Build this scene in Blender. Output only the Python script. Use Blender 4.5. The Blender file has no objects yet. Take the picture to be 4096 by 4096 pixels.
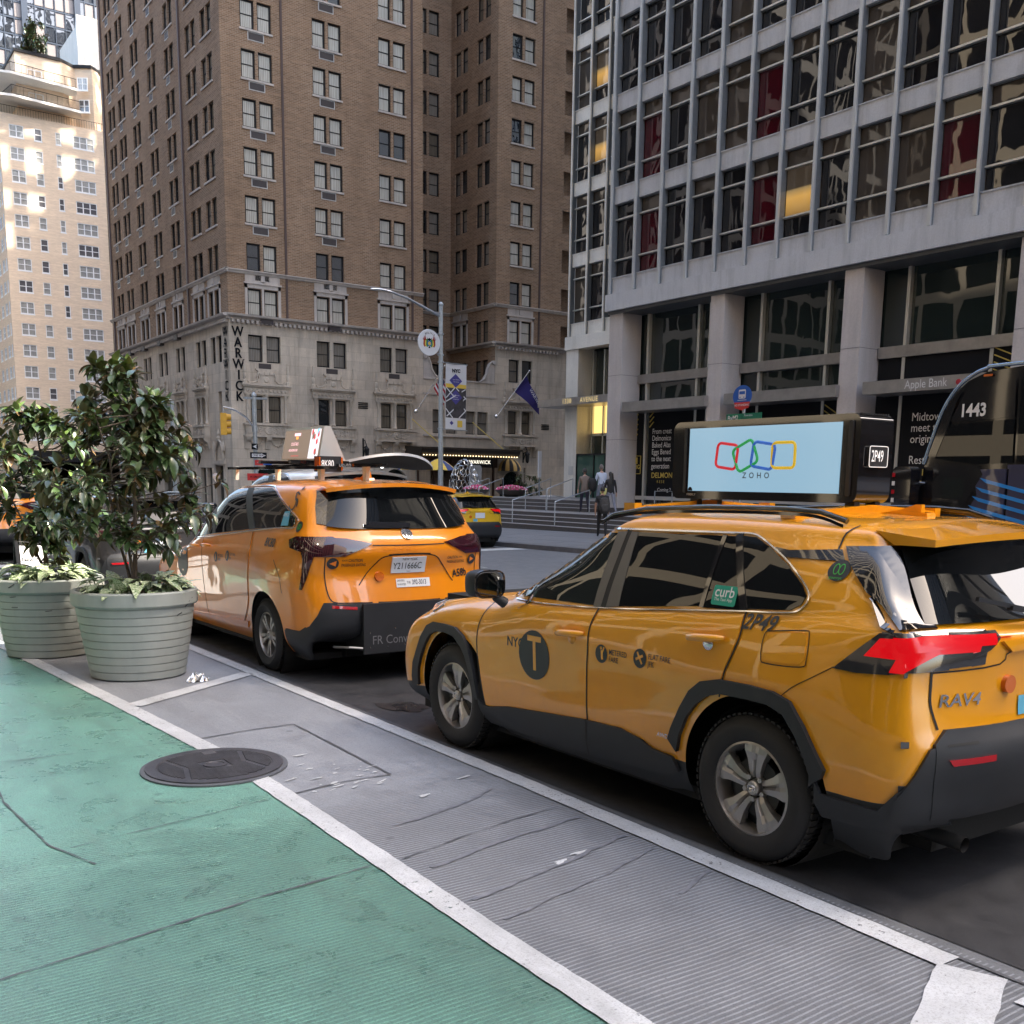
import bpy, bmesh, math, random
from math import sin, cos, pi, radians, sqrt, atan2, hypot
from mathutils import Vector, Matrix
from mathutils.bvhtree import BVHTree
random.seed(7)
SC = bpy.context.scene
COL = SC.collection

# ---------------------------------------------------------------- camera, world, sun, exposure
YAW, PITCH, ROLL, CAMH = 0.611967604, -0.170641981, 0.01366, 1.80
def cam_axes():
    f = Vector((sin(YAW)*cos(PITCH), cos(YAW)*cos(PITCH), sin(PITCH)))
    r = Vector((cos(YAW), -sin(YAW), 0)); u = r.cross(f)
    return cos(ROLL)*r+sin(ROLL)*u, -sin(ROLL)*r+cos(ROLL)*u, f
cr, cu, cf = cam_axes()
cam = bpy.data.cameras.new('camera'); camo = bpy.data.objects.new('camera', cam); COL.objects.link(camo)
camo.matrix_world = Matrix(((cr.x, cu.x, -cf.x, 0), (cr.y, cu.y, -cf.y, 0), (cr.z, cu.z, -cf.z, CAMH), (0, 0, 0, 1)))
cam.sensor_width = 36; cam.sensor_fit = 'HORIZONTAL'; cam.lens = 36*1026.384/1024
cam.shift_y = (658.706-512)/1024; cam.clip_end = 2000; cam.clip_start = 0.05
SC.camera = camo

SUN_EL, SUN_AZ = radians(47), radians(128)      # azimuth clockwise from north (+Y)
w = bpy.data.worlds.new("World"); SC.world = w; w.use_nodes = True
wn = w.node_tree; wn.nodes.clear()
sky = wn.nodes.new('ShaderNodeTexSky'); sky.sky_type = 'NISHITA'; sky.sun_disc = False
sky.sun_elevation = SUN_EL; sky.sun_rotation = SUN_AZ; sky.air_density = 1.0; sky.dust_density = 3.5; sky.ozone_density = 0.7
bg = wn.nodes.new('ShaderNodeBackground'); bg.inputs[1].default_value = 0.15
wo = wn.nodes.new('ShaderNodeOutputWorld')
tint = wn.nodes.new('ShaderNodeMix'); tint.data_type = 'RGBA'; tint.blend_type = 'MULTIPLY'; tint.inputs[0].default_value = 1; tint.inputs[7].default_value = (1.0, 0.96, 0.90, 1)
wn.links.new(sky.outputs[0], tint.inputs[6]); wn.links.new(tint.outputs[2], bg.inputs[0]); wn.links.new(bg.outputs[0], wo.inputs[0])
sl = bpy.data.lights.new('sun', 'SUN'); sl.energy = 3.0; sl.angle = radians(0.6); sl.color = (1.0, 0.90, 0.76)
so = bpy.data.objects.new('sun', sl); COL.objects.link(so)
sd = Vector((sin(SUN_AZ)*cos(SUN_EL), cos(SUN_AZ)*cos(SUN_EL), sin(SUN_EL)))
so.rotation_euler = sd.to_track_quat('Z', 'Y').to_euler(); so.location = (0, 0, 60)
SC.view_settings.view_transform = 'Standard'; SC.view_settings.look = 'None'
SC.view_settings.exposure = 2.65; SC.view_settings.gamma = 1.0; SC.view_settings.use_curve_mapping = False
try:
    SC.cycles.max_bounces = 8; SC.cycles.diffuse_bounces = 4; SC.cycles.glossy_bounces = 4
    SC.cycles.transmission_bounces = 6; SC.cycles.transparent_max_bounces = 8
    SC.cycles.caustics_reflective = False; SC.cycles.caustics_refractive = False; SC.cycles.sample_clamp_indirect = 4
except Exception: pass

SL = 0.0095                                   # the avenue falls away to the north
def gz(y): return -SL*(y-3.2)

# ---------------------------------------------------------------- materials
MATS = {}
def nodes(name):
    m = bpy.data.materials.new(name); m.use_nodes = True; nt = m.node_tree
    b = nt.nodes['Principled BSDF']; MATS[name] = m
    return m, nt, b
def N(nt, t, **k):
    n = nt.nodes.new(t)
    for a, v in k.items():
        if a in n.inputs: n.inputs[a].default_value = v
        else: setattr(n, a, v)
    return n
def ramp(nt, src, stops, interp='LINEAR'):
    r = nt.nodes.new('ShaderNodeValToRGB'); r.color_ramp.interpolation = interp
    el = r.color_ramp.elements
    while len(el) < len(stops): el.new(0.5)
    for e, (p, c) in zip(el, stops):
        e.position = p; e.color = (c if hasattr(c, '__len__') else (c, c, c)) + ((1,) if (not hasattr(c, '__len__') or len(c) == 3) else ())
    nt.links.new(src, r.inputs[0]); return r.outputs[0]
def coords(nt, scale=(1, 1, 1), kind='Object'):
    tc = nt.nodes.new('ShaderNodeTexCoord'); mp = nt.nodes.new('ShaderNodeMapping')
    mp.inputs['Scale'].default_value = scale; nt.links.new(tc.outputs[kind], mp.inputs[0]); return mp.outputs[0]
def wcoords(nt, scale=(1, 1, 1), rot=(0, 0, 0)):
    g = nt.nodes.new('ShaderNodeNewGeometry'); mp = nt.nodes.new('ShaderNodeMapping')
    mp.inputs['Scale'].default_value = scale; mp.inputs['Rotation'].default_value = rot
    nt.links.new(g.outputs['Position'], mp.inputs[0]); return mp.outputs[0]
def noise(nt, vec, scale, detail=4, rough=.55, dist=0):
    n = N(nt, 'ShaderNodeTexNoise'); n.inputs['Scale'].default_value = scale; n.inputs['Detail'].default_value = detail
    n.inputs['Roughness'].default_value = rough; n.inputs['Distortion'].default_value = dist
    nt.links.new(vec, n.inputs['Vector']); return n.outputs['Fac']
def mix(nt, f, a, b, mode='MIX'):
    m = nt.nodes.new('ShaderNodeMix'); m.data_type = 'RGBA'; m.blend_type = mode; m.clamp_factor = True
    for s, v in ((0, f), (6, a), (7, b)):
        if hasattr(v, 'is_output') or isinstance(v, bpy.types.NodeSocket): nt.links.new(v, m.inputs[s])
        else: m.inputs[s].default_value = (tuple(v)+(1,) if hasattr(v, '__len__') and len(v) == 3 else v)
    return m.outputs[2]
def math_(nt, op, a, b=0.0, c=None):
    m = nt.nodes.new('ShaderNodeMath'); m.operation = op
    for i, v in enumerate((a, b) if c is None else (a, b, c)):
        if isinstance(v, bpy.types.NodeSocket): nt.links.new(v, m.inputs[i])
        else: m.inputs[i].default_value = v
    return m.outputs[0]
def bump(nt, b, h, strength=.3, dist=.02):
    n = nt.nodes.new('ShaderNodeBump'); n.inputs['Strength'].default_value = strength; n.inputs['Distance'].default_value = dist
    nt.links.new(h, n.inputs['Height']); nt.links.new(n.outputs[0], b.inputs['Normal']); return n
def simple(name, col, rough=.5, metal=0, spec=.5, coat=0, emis=None, es=1, var=0, vs=6, bumpy=0, bs=30):
    m, nt, b = nodes(name)
    b.inputs['Base Color'].default_value = tuple(col)+(1,); b.inputs['Roughness'].default_value = rough
    b.inputs['Metallic'].default_value = metal; b.inputs['Specular IOR Level'].default_value = spec
    b.inputs['Coat Weight'].default_value = coat; b.inputs['Coat Roughness'].default_value = .03
    if emis: b.inputs['Emission Color'].default_value = tuple(emis)+(1,); b.inputs['Emission Strength'].default_value = es
    if var or bumpy:
        v = coords(nt)
        if var:
            f = noise(nt, v, vs, 5, .6)
            lo = tuple(c*(1-var) for c in col); hi = tuple(min(1, c*(1+var)) for c in col)
            nt.links.new(ramp(nt, f, [(.25, lo), (.75, hi)]), b.inputs['Base Color'])
        if bumpy: bump(nt, b, noise(nt, v, bs, 4), bumpy, .01)
    return m

# ---------------------------------------------------------------- mesh helpers
def add_obj(name, me, parent=None, loc=None):
    o = bpy.data.objects.new(name, me); COL.objects.link(o)
    if parent is not None: o.parent = parent
    if loc is not None: o.location = loc
    return o
def tag(o, label=None, cat=None, group=None, kind=None):
    if label: o['label'] = label
    if cat: o['category'] = cat
    if group: o['group'] = group
    if kind: o['kind'] = kind
    return o
def thing(name, label, cat, loc=(0, 0, 0), rz=0, group=None, rx=0):
    o = bpy.data.objects.new(name, None); COL.objects.link(o); o.location = loc; o.rotation_euler = (rx, 0, rz)
    o.empty_display_size = .2
    return tag(o, label, cat, group)
class MB:
    def __init__(s, org=(0, 0, 0)):
        s.v = []; s.f = []; s.m = []; s.o = Vector(org); s.cur = 0
    def P(s, p): s.v.append((p[0]-s.o.x, p[1]-s.o.y, p[2]-s.o.z)); return len(s.v)-1
    def face(s, pts, m=None):
        s.f.append([s.P(p) for p in pts]); s.m.append(s.cur if m is None else m); return s
    def idx(s, ids, m=None): s.f.append(list(ids)); s.m.append(s.cur if m is None else m)
    def box(s, x0, x1, y0, y1, z0, z1, m=None):
        if x0 > x1: x0, x1 = x1, x0
        if y0 > y1: y0, y1 = y1, y0
        if z0 > z1: z0, z1 = z1, z0
        i = [s.P(p) for p in ((x0, y0, z0), (x1, y0, z0), (x1, y1, z0), (x0, y1, z0), (x0, y0, z1), (x1, y0, z1), (x1, y1, z1), (x0, y1, z1))]
        for q in ((3, 2, 1, 0), (4, 5, 6, 7), (0, 1, 5, 4), (1, 2, 6, 5), (2, 3, 7, 6), (3, 0, 4, 7)): s.idx([i[k] for k in q], m)
        return s
    def obox(s, c, ax, ay, az, m=None):          # oriented box: centre and three half-axis vectors
        c = Vector(c); ax = Vector(ax); ay = Vector(ay); az = Vector(az)
        i = [s.P(c+a*ax+b*ay+d*az) for d in (-1, 1) for a, b in ((-1, -1), (1, -1), (1, 1), (-1, 1))]
        for q in ((3, 2, 1, 0), (4, 5, 6, 7), (0, 1, 5, 4), (1, 2, 6, 5), (2, 3, 7, 6), (3, 0, 4, 7)): s.idx([i[k] for k in q], m)
        return s
    def bar(s, a, b, w, h=None, up=(0, 0, 1), m=None):
        a = Vector(a); b = Vector(b); d = (b-a); u = Vector(up)
        side = d.cross(u)
        if side.length < 1e-6: side = d.cross(Vector((1, 0, 0)))
        side.normalize(); u = side.cross(d).normalized(); h = w if h is None else h
        return s.obox((a+b)/2, d/2, side*(w/2), u*(h/2), m)
    def tube(s, pts, r, n=8, m=None, caps=True, closed=False):
        pts = [Vector(p) for p in pts]; rr = r if hasattr(r, '__len__') else [r]*len(pts); rings = []
        ref = None
        for k, p in enumerate(pts):
            if closed: d = pts[(k+1) % len(pts)]-pts[k-1]
            else: d = pts[min(k+1, len(pts)-1)]-pts[max(k-1, 0)]
            if d.length < 1e-9: d = Vector((0, 0, 1))
            d.normalize()
            if ref is None: ref = Vector((0, 0, 1)) if abs(d.z) < .9 else Vector((1, 0, 0))
            a = d.cross(ref)
            if a.length < 1e-4: a = d.cross(Vector((0, 1, 0)))
            a.normalize(); b = a.cross(d).normalized(); ref = b
            rings.append([s.P(p+rr[k]*(cos(2*pi*j/n)*a+sin(2*pi*j/n)*b)) for j in range(n)])
        L = len(rings)
        for k in range(L if closed else L-1):
            A, B = rings[k], rings[(k+1) % L]
            for j in range(n): s.idx([A[j], A[(j+1) % n], B[(j+1) % n], B[j]], m)
        if caps and not closed: s.idx(rings[0], m); s.idx(list(reversed(rings[-1])), m)
        return s
    def cyl(s, a, b, r, n=12, m=None): return s.tube([a, b], r, n, m)
    def lathe(s, prof, n=24, c=(0, 0, 0), m=None, axis='z', caps=True):
        rings = []
        for r, z in prof:
            ring = []
            for j in range(n):
                t = 2*pi*j/n; x, y = r*cos(t), r*sin(t)
                p = (c[0]+x, c[1]+y, c[2]+z) if axis == 'z' else ((c[0]+z, c[1]+x, c[2]+y) if axis == 'x' else (c[0]+y, c[1]+z, c[2]+x))
                ring.append(s.P(p))
            rings.append(ring)
        for A, B in zip(rings, rings[1:]):
            for j in range(n): s.idx([A[j], A[(j+1) % n], B[(j+1) % n], B[j]], m)
        if caps: s.idx(list(reversed(rings[0])), m); s.idx(rings[-1], m)
        return s
    def prism(s, poly, axis, a, b, m=None):      # poly in the two other axes, extruded from a to b along axis
        def P3(p, t): return {'x': (t, p[0], p[1]), 'y': (p[0], t, p[1]), 'z': (p[0], p[1], t)}[axis]
        A = [s.P(P3(p, a)) for p in poly]; B = [s.P(P3(p, b)) for p in poly]; n = len(poly)
        s.idx(A, m); s.idx(list(reversed(B)), m)
        for j in range(n): s.idx([A[j], B[j], B[(j+1) % n], A[(j+1) % n]], m)
        return s
    def grid(s, fn, nu, nv, m=None):
        I = [[s.P(fn(i/nu, j/nv)) for j in range(nv+1)] for i in range(nu+1)]
        for i in range(nu):
            for j in range(nv): s.idx([I[i][j], I[i+1][j], I[i+1][j+1], I[i][j+1]], m)
        return s
    def add(s, vf, m=None):
        base = len(s.v); vs, fs = vf
        for p in vs: s.P(p)
        for f in fs: s.f.append([base+i for i in f]); s.m.append(s.cur if m is None else m)
        return s
    def mesh(s, name, mats, smooth=False, fix=True):
        me = bpy.data.meshes.new(name); me.from_pydata(s.v, [], s.f)
        for mm in (mats if isinstance(mats, (list, tuple)) else [mats]): me.materials.append(MATS[mm] if isinstance(mm, str) else mm)
        me.polygons.foreach_set('material_index', s.m)
        me.update()
        if fix:
            bm = bmesh.new(); bm.from_mesh(me); bmesh.ops.recalc_face_normals(bm, faces=bm.faces); bm.to_mesh(me); bm.free()
        if smooth:
            me.polygons.foreach_set('use_smooth', [True]*len(me.polygons))
            try: me.set_sharp_from_angle(angle=radians(smooth if smooth is not True else 35))
            except Exception: pass
        me.update(); return me
    def build(s, name, mats, parent=None, smooth=False, loc=None, fix=True, kind=None):
        o = add_obj(name, s.mesh(name, mats, smooth, fix), parent, loc)
        if kind: o['kind'] = kind
        return o
def copy_tree(o, parent=None):
    c = o.copy(); COL.objects.link(c); c.parent = parent
    for ch in list(o.children): copy_tree(ch, c)
    return c
_txt = {}
def text_geo(s, size=1.0, bold=0.0, align='LEFT', xs=1.0, shear=0.0, space=1.0):
    """flat triangulated lettering in the xy plane: (verts2d, faces)"""
    key = (s, bold, align, shear, space)
    if key not in _txt:
        cu_ = bpy.data.curves.new('t', 'FONT'); cu_.body = s; cu_.size = 1; cu_.offset = bold; cu_.align_x = align; cu_.align_y = 'CENTER'
        cu_.shear = shear; cu_.space_character = space; cu_.resolution_u = 3
        o = bpy.data.objects.new('t', cu_); COL.objects.link(o)
        dg = bpy.context.evaluated_depsgraph_get(); me = o.evaluated_get(dg).to_mesh()
        vs = [(v.co.x, v.co.y) for v in me.vertices]; fs = [list(p.vertices) for p in me.polygons]
        o.evaluated_get(dg).to_mesh_clear(); bpy.data.objects.remove(o); bpy.data.curves.remove(cu_)
        _txt[key] = (vs, fs)
    vs, fs = _txt[key]
    return [(x*size*xs, y*size) for x, y in vs], fs
def text_on(mb, s, o, ax, ay, size, m=None, **k):
    o = Vector(o); ax = Vector(ax).normalized(); ay = Vector(ay).normalized()
    vs, fs = text_geo(s, size, **k)
    mb.add(([o+ax*x+ay*y for x, y in vs], fs), m)
    return mb
def lerp(a, b, t): return a+(b-a)*t
def interp(x, xs, ys):
    if x <= xs[0]: return ys[0]
    for i in range(1, len(xs)):
        if x <= xs[i]: return lerp(ys[i-1], ys[i], (x-xs[i-1])/(xs[i]-xs[i-1]))
    return ys[-1]
# ---------------------------------------------------------------- ground materials
def mat_road(name, base, var=.25, groove=0, rough=.62, speck=.35, green=False, dark=(.02, .02, .02), worn=0, bmp=.35):
    m, nt, b = nodes(name)
    v = wcoords(nt)
    big = noise(nt, v, .55, 6, .6); mid = noise(nt, v, 4.5, 6, .65, .4); fine = noise(nt, v, 120, 3, .7)
    lo = tuple(c*(1-var) for c in base); hi = tuple(min(1, c*(1+var)) for c in base)
    c = ramp(nt, big, [(.3, lo), (.7, hi)])
    c2 = ramp(nt, mid, [(.25, tuple(x*.55 for x in base)), (.6, hi)])
    c = mix(nt, .45, c, c2)
    sp = ramp(nt, fine, [(.36, 1.0), (.5, 0.0)])
    c = mix(nt, math_(nt, 'MULTIPLY', sp, speck), c, dark)
    grit = noise(nt, v, 46, 4, .75); dens = ramp(nt, noise(nt, v, 1.1, 5, .6), [(.3, .25), (.7, 1.0)])
    c = mix(nt, math_(nt, 'MULTIPLY', math_(nt, 'MULTIPLY', ramp(nt, grit, [(.33, 1.0), (.42, 0.0)]), dens), min(1, speck*1.4)), c, dark)
    c = mix(nt, math_(nt, 'MULTIPLY', ramp(nt, grit, [(.60, 0.0), (.70, 1.0)]), speck*.6), c, tuple(min(.8, x*1.7+.03) for x in base))
    vo = N(nt, 'ShaderNodeTexVoronoi'); vo.inputs['Scale'].default_value = 2.1; nt.links.new(wcoords(nt), vo.inputs['Vector'])
    gum = ramp(nt, vo.outputs['Distance'], [(.045, 1.0), (.07, 0.0)])
    c = mix(nt, math_(nt, 'MULTIPLY', gum, .6), c, tuple(x*.35 for x in base))
    h = math_(nt, 'ADD', math_(nt, 'MULTIPLY', mid, .5), math_(nt, 'MULTIPLY', fine, .5))
    if groove:
        sep = nt.nodes.new('ShaderNodeSeparateXYZ'); nt.links.new(wcoords(nt), sep.inputs[0])
        wob = math_(nt, 'MULTIPLY', noise(nt, wcoords(nt), 1.3, 3), .05)
        yy = math_(nt, 'ADD', sep.outputs[1], wob)
        s = math_(nt, 'SINE', math_(nt, 'MULTIPLY', yy, 2*pi/.027))
        # the tining is worn away past the joint and in blotches
        edge = math_(nt, 'SUBTRACT', 5.5, sep.outputs[1])
        edge = math_(nt, 'ADD', edge, math_(nt, 'MULTIPLY', math_(nt, 'SUBTRACT', noise(nt, wcoords(nt), 2.2, 5), .5), groove[1]))
        fade = ramp(nt, edge, [(0.0, 0.12), (.9, 1.0)])
        st = math_(nt, 'MULTIPLY', ramp(nt, s, [(0.35, 1.0), (.75, 0.0)]), fade)
        c = mix(nt, math_(nt, 'MULTIPLY', st, groove[0]), c, tuple(x*.22 for x in base))
        h = math_(nt, 'SUBTRACT', h, math_(nt, 'MULTIPLY', st, 1.2))
    if worn:
        # long scuffs running with the traffic
        wv = noise(nt, wcoords(nt, (2.2, .35, 1), (0, 0, .12)), 1.6, 7, .7, .8)
        c = mix(nt, math_(nt, 'MULTIPLY', ramp(nt, wv, [(.5, 0.0), (.72, 1.0)]), worn), c, tuple(x*.45+.03 for x in base))
    nt.links.new(c, b.inputs['Base Color'])
    r = ramp(nt, mid, [(.3, rough-.12), (.7, rough+.12)]); nt.links.new(r, b.inputs['Roughness'])
    b.inputs['Specular IOR Level'].default_value = .6
    bump(nt, b, h, bmp, .006)
    return m
mat_road('asphalt', (.026, .027, .031), .3, rough=.6, speck=.5, dark=(.015, .015, .016))
mat_road('avenue', (.15, .158, .17), .2, rough=.55, speck=.35)
mat_road('street_far', (.13, .135, .145), .2, rough=.6, speck=.2)
mat_road('buffer', (.262, .278, .303), .2, groove=(.62, 1.8), rough=.6, speck=.35, worn=.5)
mat_road('bike_green', (.165, .355, .285), .28, groove=(.5, 3.6), rough=.33, speck=.7, dark=(.03, .08, .06), worn=.75, bmp=.9)
mat_road('patch', (.25, .262, .285), .18, rough=.62, speck=.2)
mat_road('line_paint', (.55, .57, .585), .12, rough=.65, speck=.4, dark=(.2, .2, .21), worn=.6)
def chip(name):                      # worn-through flecks and chipped edges of the road paint
    m = MATS[name]; nt = m.node_tree; b = nt.nodes['Principled BSDF']
    a = noise(nt, wcoords(nt), 38, 5, .7); c = noise(nt, wcoords(nt), 3.0, 4, .6)
    nt.links.new(ramp(nt, math_(nt, 'ADD', a, math_(nt, 'MULTIPLY', c, .45)), [(.53, 0.0), (.59, 1.0)]), b.inputs['Alpha'])
chip('line_paint')
mat_road('sidewalk', (.17, .172, .18), .2, rough=.7, speck=.2)
mat_road('joint', (.085, .09, .10), .3, speck=.2)
mat_road('wet', (.03, .028, .03), .3, rough=.3, speck=.1)
simple('kerb_steel', (.12, .12, .13), .5, var=.3)
simple('iron', (.085, .083, .09), .5, .55, var=.35, bumpy=.3, bs=90)
simple('step_granite', (.075, .068, .068), .45, var=.25, vs=14, bumpy=.15)
simple('step_edge', (.30, .29, .29), .5, var=.15)
simple('plaza_stone', (.20, .195, .195), .45, var=.15)

def sheet(name, pts, mat, dz=0.0, parent=None, kind='structure', label=None, cuts=1):
    mb = MB()
    mb.face([(x, y, gz(y)+dz) for x, y in pts]); o = mb.build(name, mat, parent, fix=False)
    if kind and parent is None: o['kind'] = kind
    if label: o['label'] = label
    return o
def ribbon(pts, w, dz, mb=None, m=None, jag=0, n=1):
    """painted line along pts (x, y), width w, edges a little uneven"""
    mb = mb or MB()
    P = []
    for a, b in zip(pts, pts[1:]):
        L = hypot(b[0]-a[0], b[1]-a[1]); k = max(1, int(L/.07) if jag else 1)
        P += [(lerp(a[0], b[0], i/k), lerp(a[1], b[1], i/k)) for i in range(k)]
    P.append(pts[-1]); L = []; R_ = []
    for i, p in enumerate(P):
        q = P[min(i+1, len(P)-1)]; o = P[max(i-1, 0)]; d = Vector((q[0]-o[0], q[1]-o[1])).normalized()
        nx, ny = -d.y, d.x; a = w/2+random.uniform(-jag, jag); c = w/2+random.uniform(-jag, jag)
        L.append(mb.P((p[0]+nx*a, p[1]+ny*a, gz(p[1]+ny*a)+dz))); R_.append(mb.P((p[0]-nx*c, p[1]-ny*c, gz(p[1]-ny*c)+dz)))
    for i in range(len(P)-1): mb.idx([L[i], R_[i], R_[i+1], L[i+1]], m)
    return mb
def R4(x0, x1, y0, y1): return [(x0, y0), (x1, y0), (x1, y1), (x0, y1)]

sheet('ground', R4(-900, 900, -700, 1000), 'street_far', -.30)
sheet('avenue_road', R4(-.55, 18.4, -120, 420), 'avenue', 0)
sheet('cross_street', R4(18.4, 400, 48.6, 61.0), 'avenue', 0.0)
sheet('cross_street', R4(-400, -.55, 48.6, 61.0), 'avenue', 0.0)
sheet('parking_lane', R4(3.66, 6.35, -20, 43), 'asphalt', .004)
LB = [(2.17, -20), (2.21, 4.0), (2.235, 6.3), (2.11, 8.55), (1.83, 12.6), (1.55, 17), (1.1, 24)]
sheet('bike_lane', [(-.52, -20)]+LB+[(.9, 40), (-.52, 40)], 'bike_green', .004)
sheet('buffer_lane', LB[:5]+[(3.60, 12.6), (3.60, -20)], 'buffer', .004)
sheet('buffer_lane', LB[4:]+[(3.60, 24), (3.60, 12.6)], 'street_far', .004)
# painted lines
def line(name, pts, w, jag=.0035, dz=.012): ribbon(pts, w, dz, jag=jag).build(name, 'line_paint', fix=False)['kind'] = 'structure'
line('lane_line', [(1.55, 17), (1.83, 12.6), (2.11, 8.55), (2.22, 6.72)], .135)
line('lane_line', [(2.235, 5.90), (2.20, 4.2), (2.17, 3.1), (2.165, -4)], .125)
line('lane_line', [(3.57, 24), (3.555, 9.4), (3.545, 5.05), (3.48, 2.03)], .125)
line('lane_line', [(3.44, 1.72), (3.42, -4)], .125)
line('cross_line', [(2.17, 8.47), (3.50, 9.40)], .17)
line('cross_line', [(3.47, 1.93), (3.02, 1.74), (2.2, 1.38)], .24, .008, .016)
line('lane_line', [(2.2, 16.05), (3.5, 16.9)], .13)
line('lane_line', [(6.35, -10), (6.35, 43)], .11)
for k in range(14): line('lane_dash', [(9.4, -4+k*7.2), (9.4, -1.2+k*7.2)], .11)
for k in range(14): line('lane_dash', [(13.0, -2+k*7.2), (13.0, .8+k*7.2)], .11)
line('stop_line', [(2.9, 25.1), (18.2, 25.6)], .9, .01)
for k in range(12): line('crosswalk_bar', [(1.2+k*1.45, 44.6), (1.2+k*1.45, 47.8)], .6, .01)
# joints, patch outline and cracks
jm = MB()
for pts, wd in (([(2.27, 7.07), (2.62, 7.13), (3.0, 7.14), (2.98, 6.3), (2.95, 5.51), (2.6, 5.52), (2.27, 5.45)], .022), ([(2.3, 4.16), (2.7, 4.27), (3.1, 4.36), (3.42, 4.40)], .012),
                ([(.2, 3.80), (.48, 3.88), (.9, 3.96), (1.5, 4.08), (2.12, 4.16)], .013), ([(3.66, 9.6), (3.63, 5.2), (3.575, 3.5), (3.55, 2.2), (3.53, 0)], .028),
                ([(.9, 7.1), (.86, 6.2), (.92, 5.3), (1.05, 4.9)], .014), ([(-.2, 7.3), (.9, 7.15), (2.1, 7.05)], .008), ([(1.0, 5.2), (2.1, 5.42)], .008)):
    ribbon(pts, wd*.7, .010, jm, jag=.004)
jm.build('pavement_joints', 'joint', fix=False)['kind'] = 'structure'
def blob(x, y, rx, ry, a=0, n=26, jag=.18, seed=0):
    rnd = random.Random(seed+int(x*100)); ph = [rnd.uniform(0, 6.28) for _ in range(4)]
    out = []
    for i in range(n):
        t = 2*pi*i/n; k = 1+jag*(sin(2*t+ph[0])+.6*sin(3*t+ph[1])+.5*sin(5*t+ph[2])+.3*sin(9*t+ph[3]))
        px_, py_ = rx*k*cos(t), ry*k*sin(t); out.append((x+px_*cos(a)-py_*sin(a), y+px_*sin(a)+py_*cos(a)))
    return out
sheet('wet_stain', blob(4.0, 7.25, .14, .26, .3), 'wet', .010)
sheet('oil_stain', blob(4.7, 1.7, .45, .3, .2), 'wet', .008)
wm = MB()
for pts, wd in (([(2.35, 3.98), (2.8, 4.1), (3.4, 4.2)], .03), ([(2.3, 3.55), (2.9, 3.68), (3.42, 3.83)], .022), ([(2.3, 3.3), (3.0, 3.46), (3.4, 3.6)], .016), ([(2.5, 4.62), (3.0, 4.75), (3.3, 4.9)], .03), ([(3.1, 3.1), (3.42, 3.22)], .02)):
    ribbon(pts, wd, .009, wm, jag=.010)
simple('damp', (.17, .18, .205), .45, var=.3, vs=20)
wm.build('damp_streaks', 'damp', fix=False)['kind'] = 'structure'
# small spots of spilt paint
sp = MB()
for i in range(26):
    x = random.uniform(2.35, 2.98); y = random.uniform(5.35, 6.05); sp.face([(a, b_, gz(b_)+.011) for a, b_ in blob(x, y, random.uniform(.006, .05), random.uniform(.004, .014), random.uniform(.1, .5), 9, .25, i)])
for x, y in ((2.66, 6.25), (3.05, 3.75), (2.9, 3.7), (2.9, 5.0), (3.3, 5.2), (.9, 6.9)):
    sp.face([(a, b_, gz(b_)+.011) for a, b_ in blob(x, y, .05, .014, .2, 12, .3, 5)])
sp.build('paint_spots', 'line_paint', fix=False)['kind'] = 'structure'

# manhole cover
mh = thing('manhole_cover', 'round iron manhole cover with rows of slots between bike lane and grey lane', 'manhole cover', (2.10, 6.28, gz(6.28)+.006), rx=-SL)
MB().lathe([(.0, 0), (.455, 0), (.455, .010), (.435, .012), (.43, .012), (0, .012)], 48, caps=False).build('frame', 'joint', mh)
mb = MB(); mb.lathe([(.0, .012), (.425, .012), (.425, .020), (.36, .021), (.355, .017), (0, .017)], 48, caps=False)
for j in range(-13, 14):
    y = j*.0255; 
    if abs(y) > .345: continue
    L = sqrt(max(0, .345**2-y*y))
    segs = [(-L, L)]
    cuts = [(-.085, .085)] if abs(y) < .085 else []
    off = .17*(1 if j % 2 else 1)+abs(y)*.25
    cuts += [(off, off+.035), (-off-.035, -off)]
    for a, c in cuts:
        ns = []
        for s0, s1 in segs:
            if c <= s0 or a >= s1: ns.append((s0, s1)); continue
            if a > s0: ns.append((s0, a))
            if c < s1: ns.append((c, s1))
        segs = ns
    for s0, s1 in segs:
        if s1-s0 > .02: mb.box(s0, s1, y-.0065, y+.0065, .017, .024)
mb.lathe([(.0, .017), (.075, .017), (.075, .024), (.06, .024), (.055, .019), (0, .019)], 20, caps=False)
mb.build('lid', 'iron', mh); MB().box(.02, .10, .25, .33, .018, .024).build('pick_plate', 'kerb_steel', mh)

# west kerb and sidewalk (behind the camera), far kerb and sidewalk
mb = MB(); mb.box(-.80, -.55, -120, 48, -1, 0)
for v in range(len(mb.v)):
    x, y, z = mb.v[v]; mb.v[v] = (x, y, gz(y)+(.14 if z == 0 else -.6))
mb.build('west_kerb', 'sidewalk')['kind'] = 'structure'
sheet('west_sidewalk', R4(-6.5, -.80, -120, 48), 'sidewalk', .145)
sheet('west_sidewalk', R4(-6.5, -.60, 61.5, 300), 'sidewalk', .145)
def swz(x, y): return gz(y)+.14+(x-18.4)*.017
mb = MB()
for y0, y1 in ((-120, 48.3), (61.3, 128), (146, 400)):
    mb.box(18.4, 18.62, y0, y1, -1, 0)
for v in range(len(mb.v)):
    x, y, z = mb.v[v]; mb.v[v] = (x, y, gz(y)+(.14 if z == 0 else -.6))
mb.build('east_kerb', 'kerb_steel')['kind'] = 'structure'
fl = [MB().box(0, 1.585, 0, 1.585, -.03, 0).mesh('flagstone', 'sidewalk') for k in range(1)][0]
es = MB().box(18.62, 18.64, 0, 48, -.5, -.4).build('east_sidewalk', 'joint'); es['kind'] = 'structure'
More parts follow.
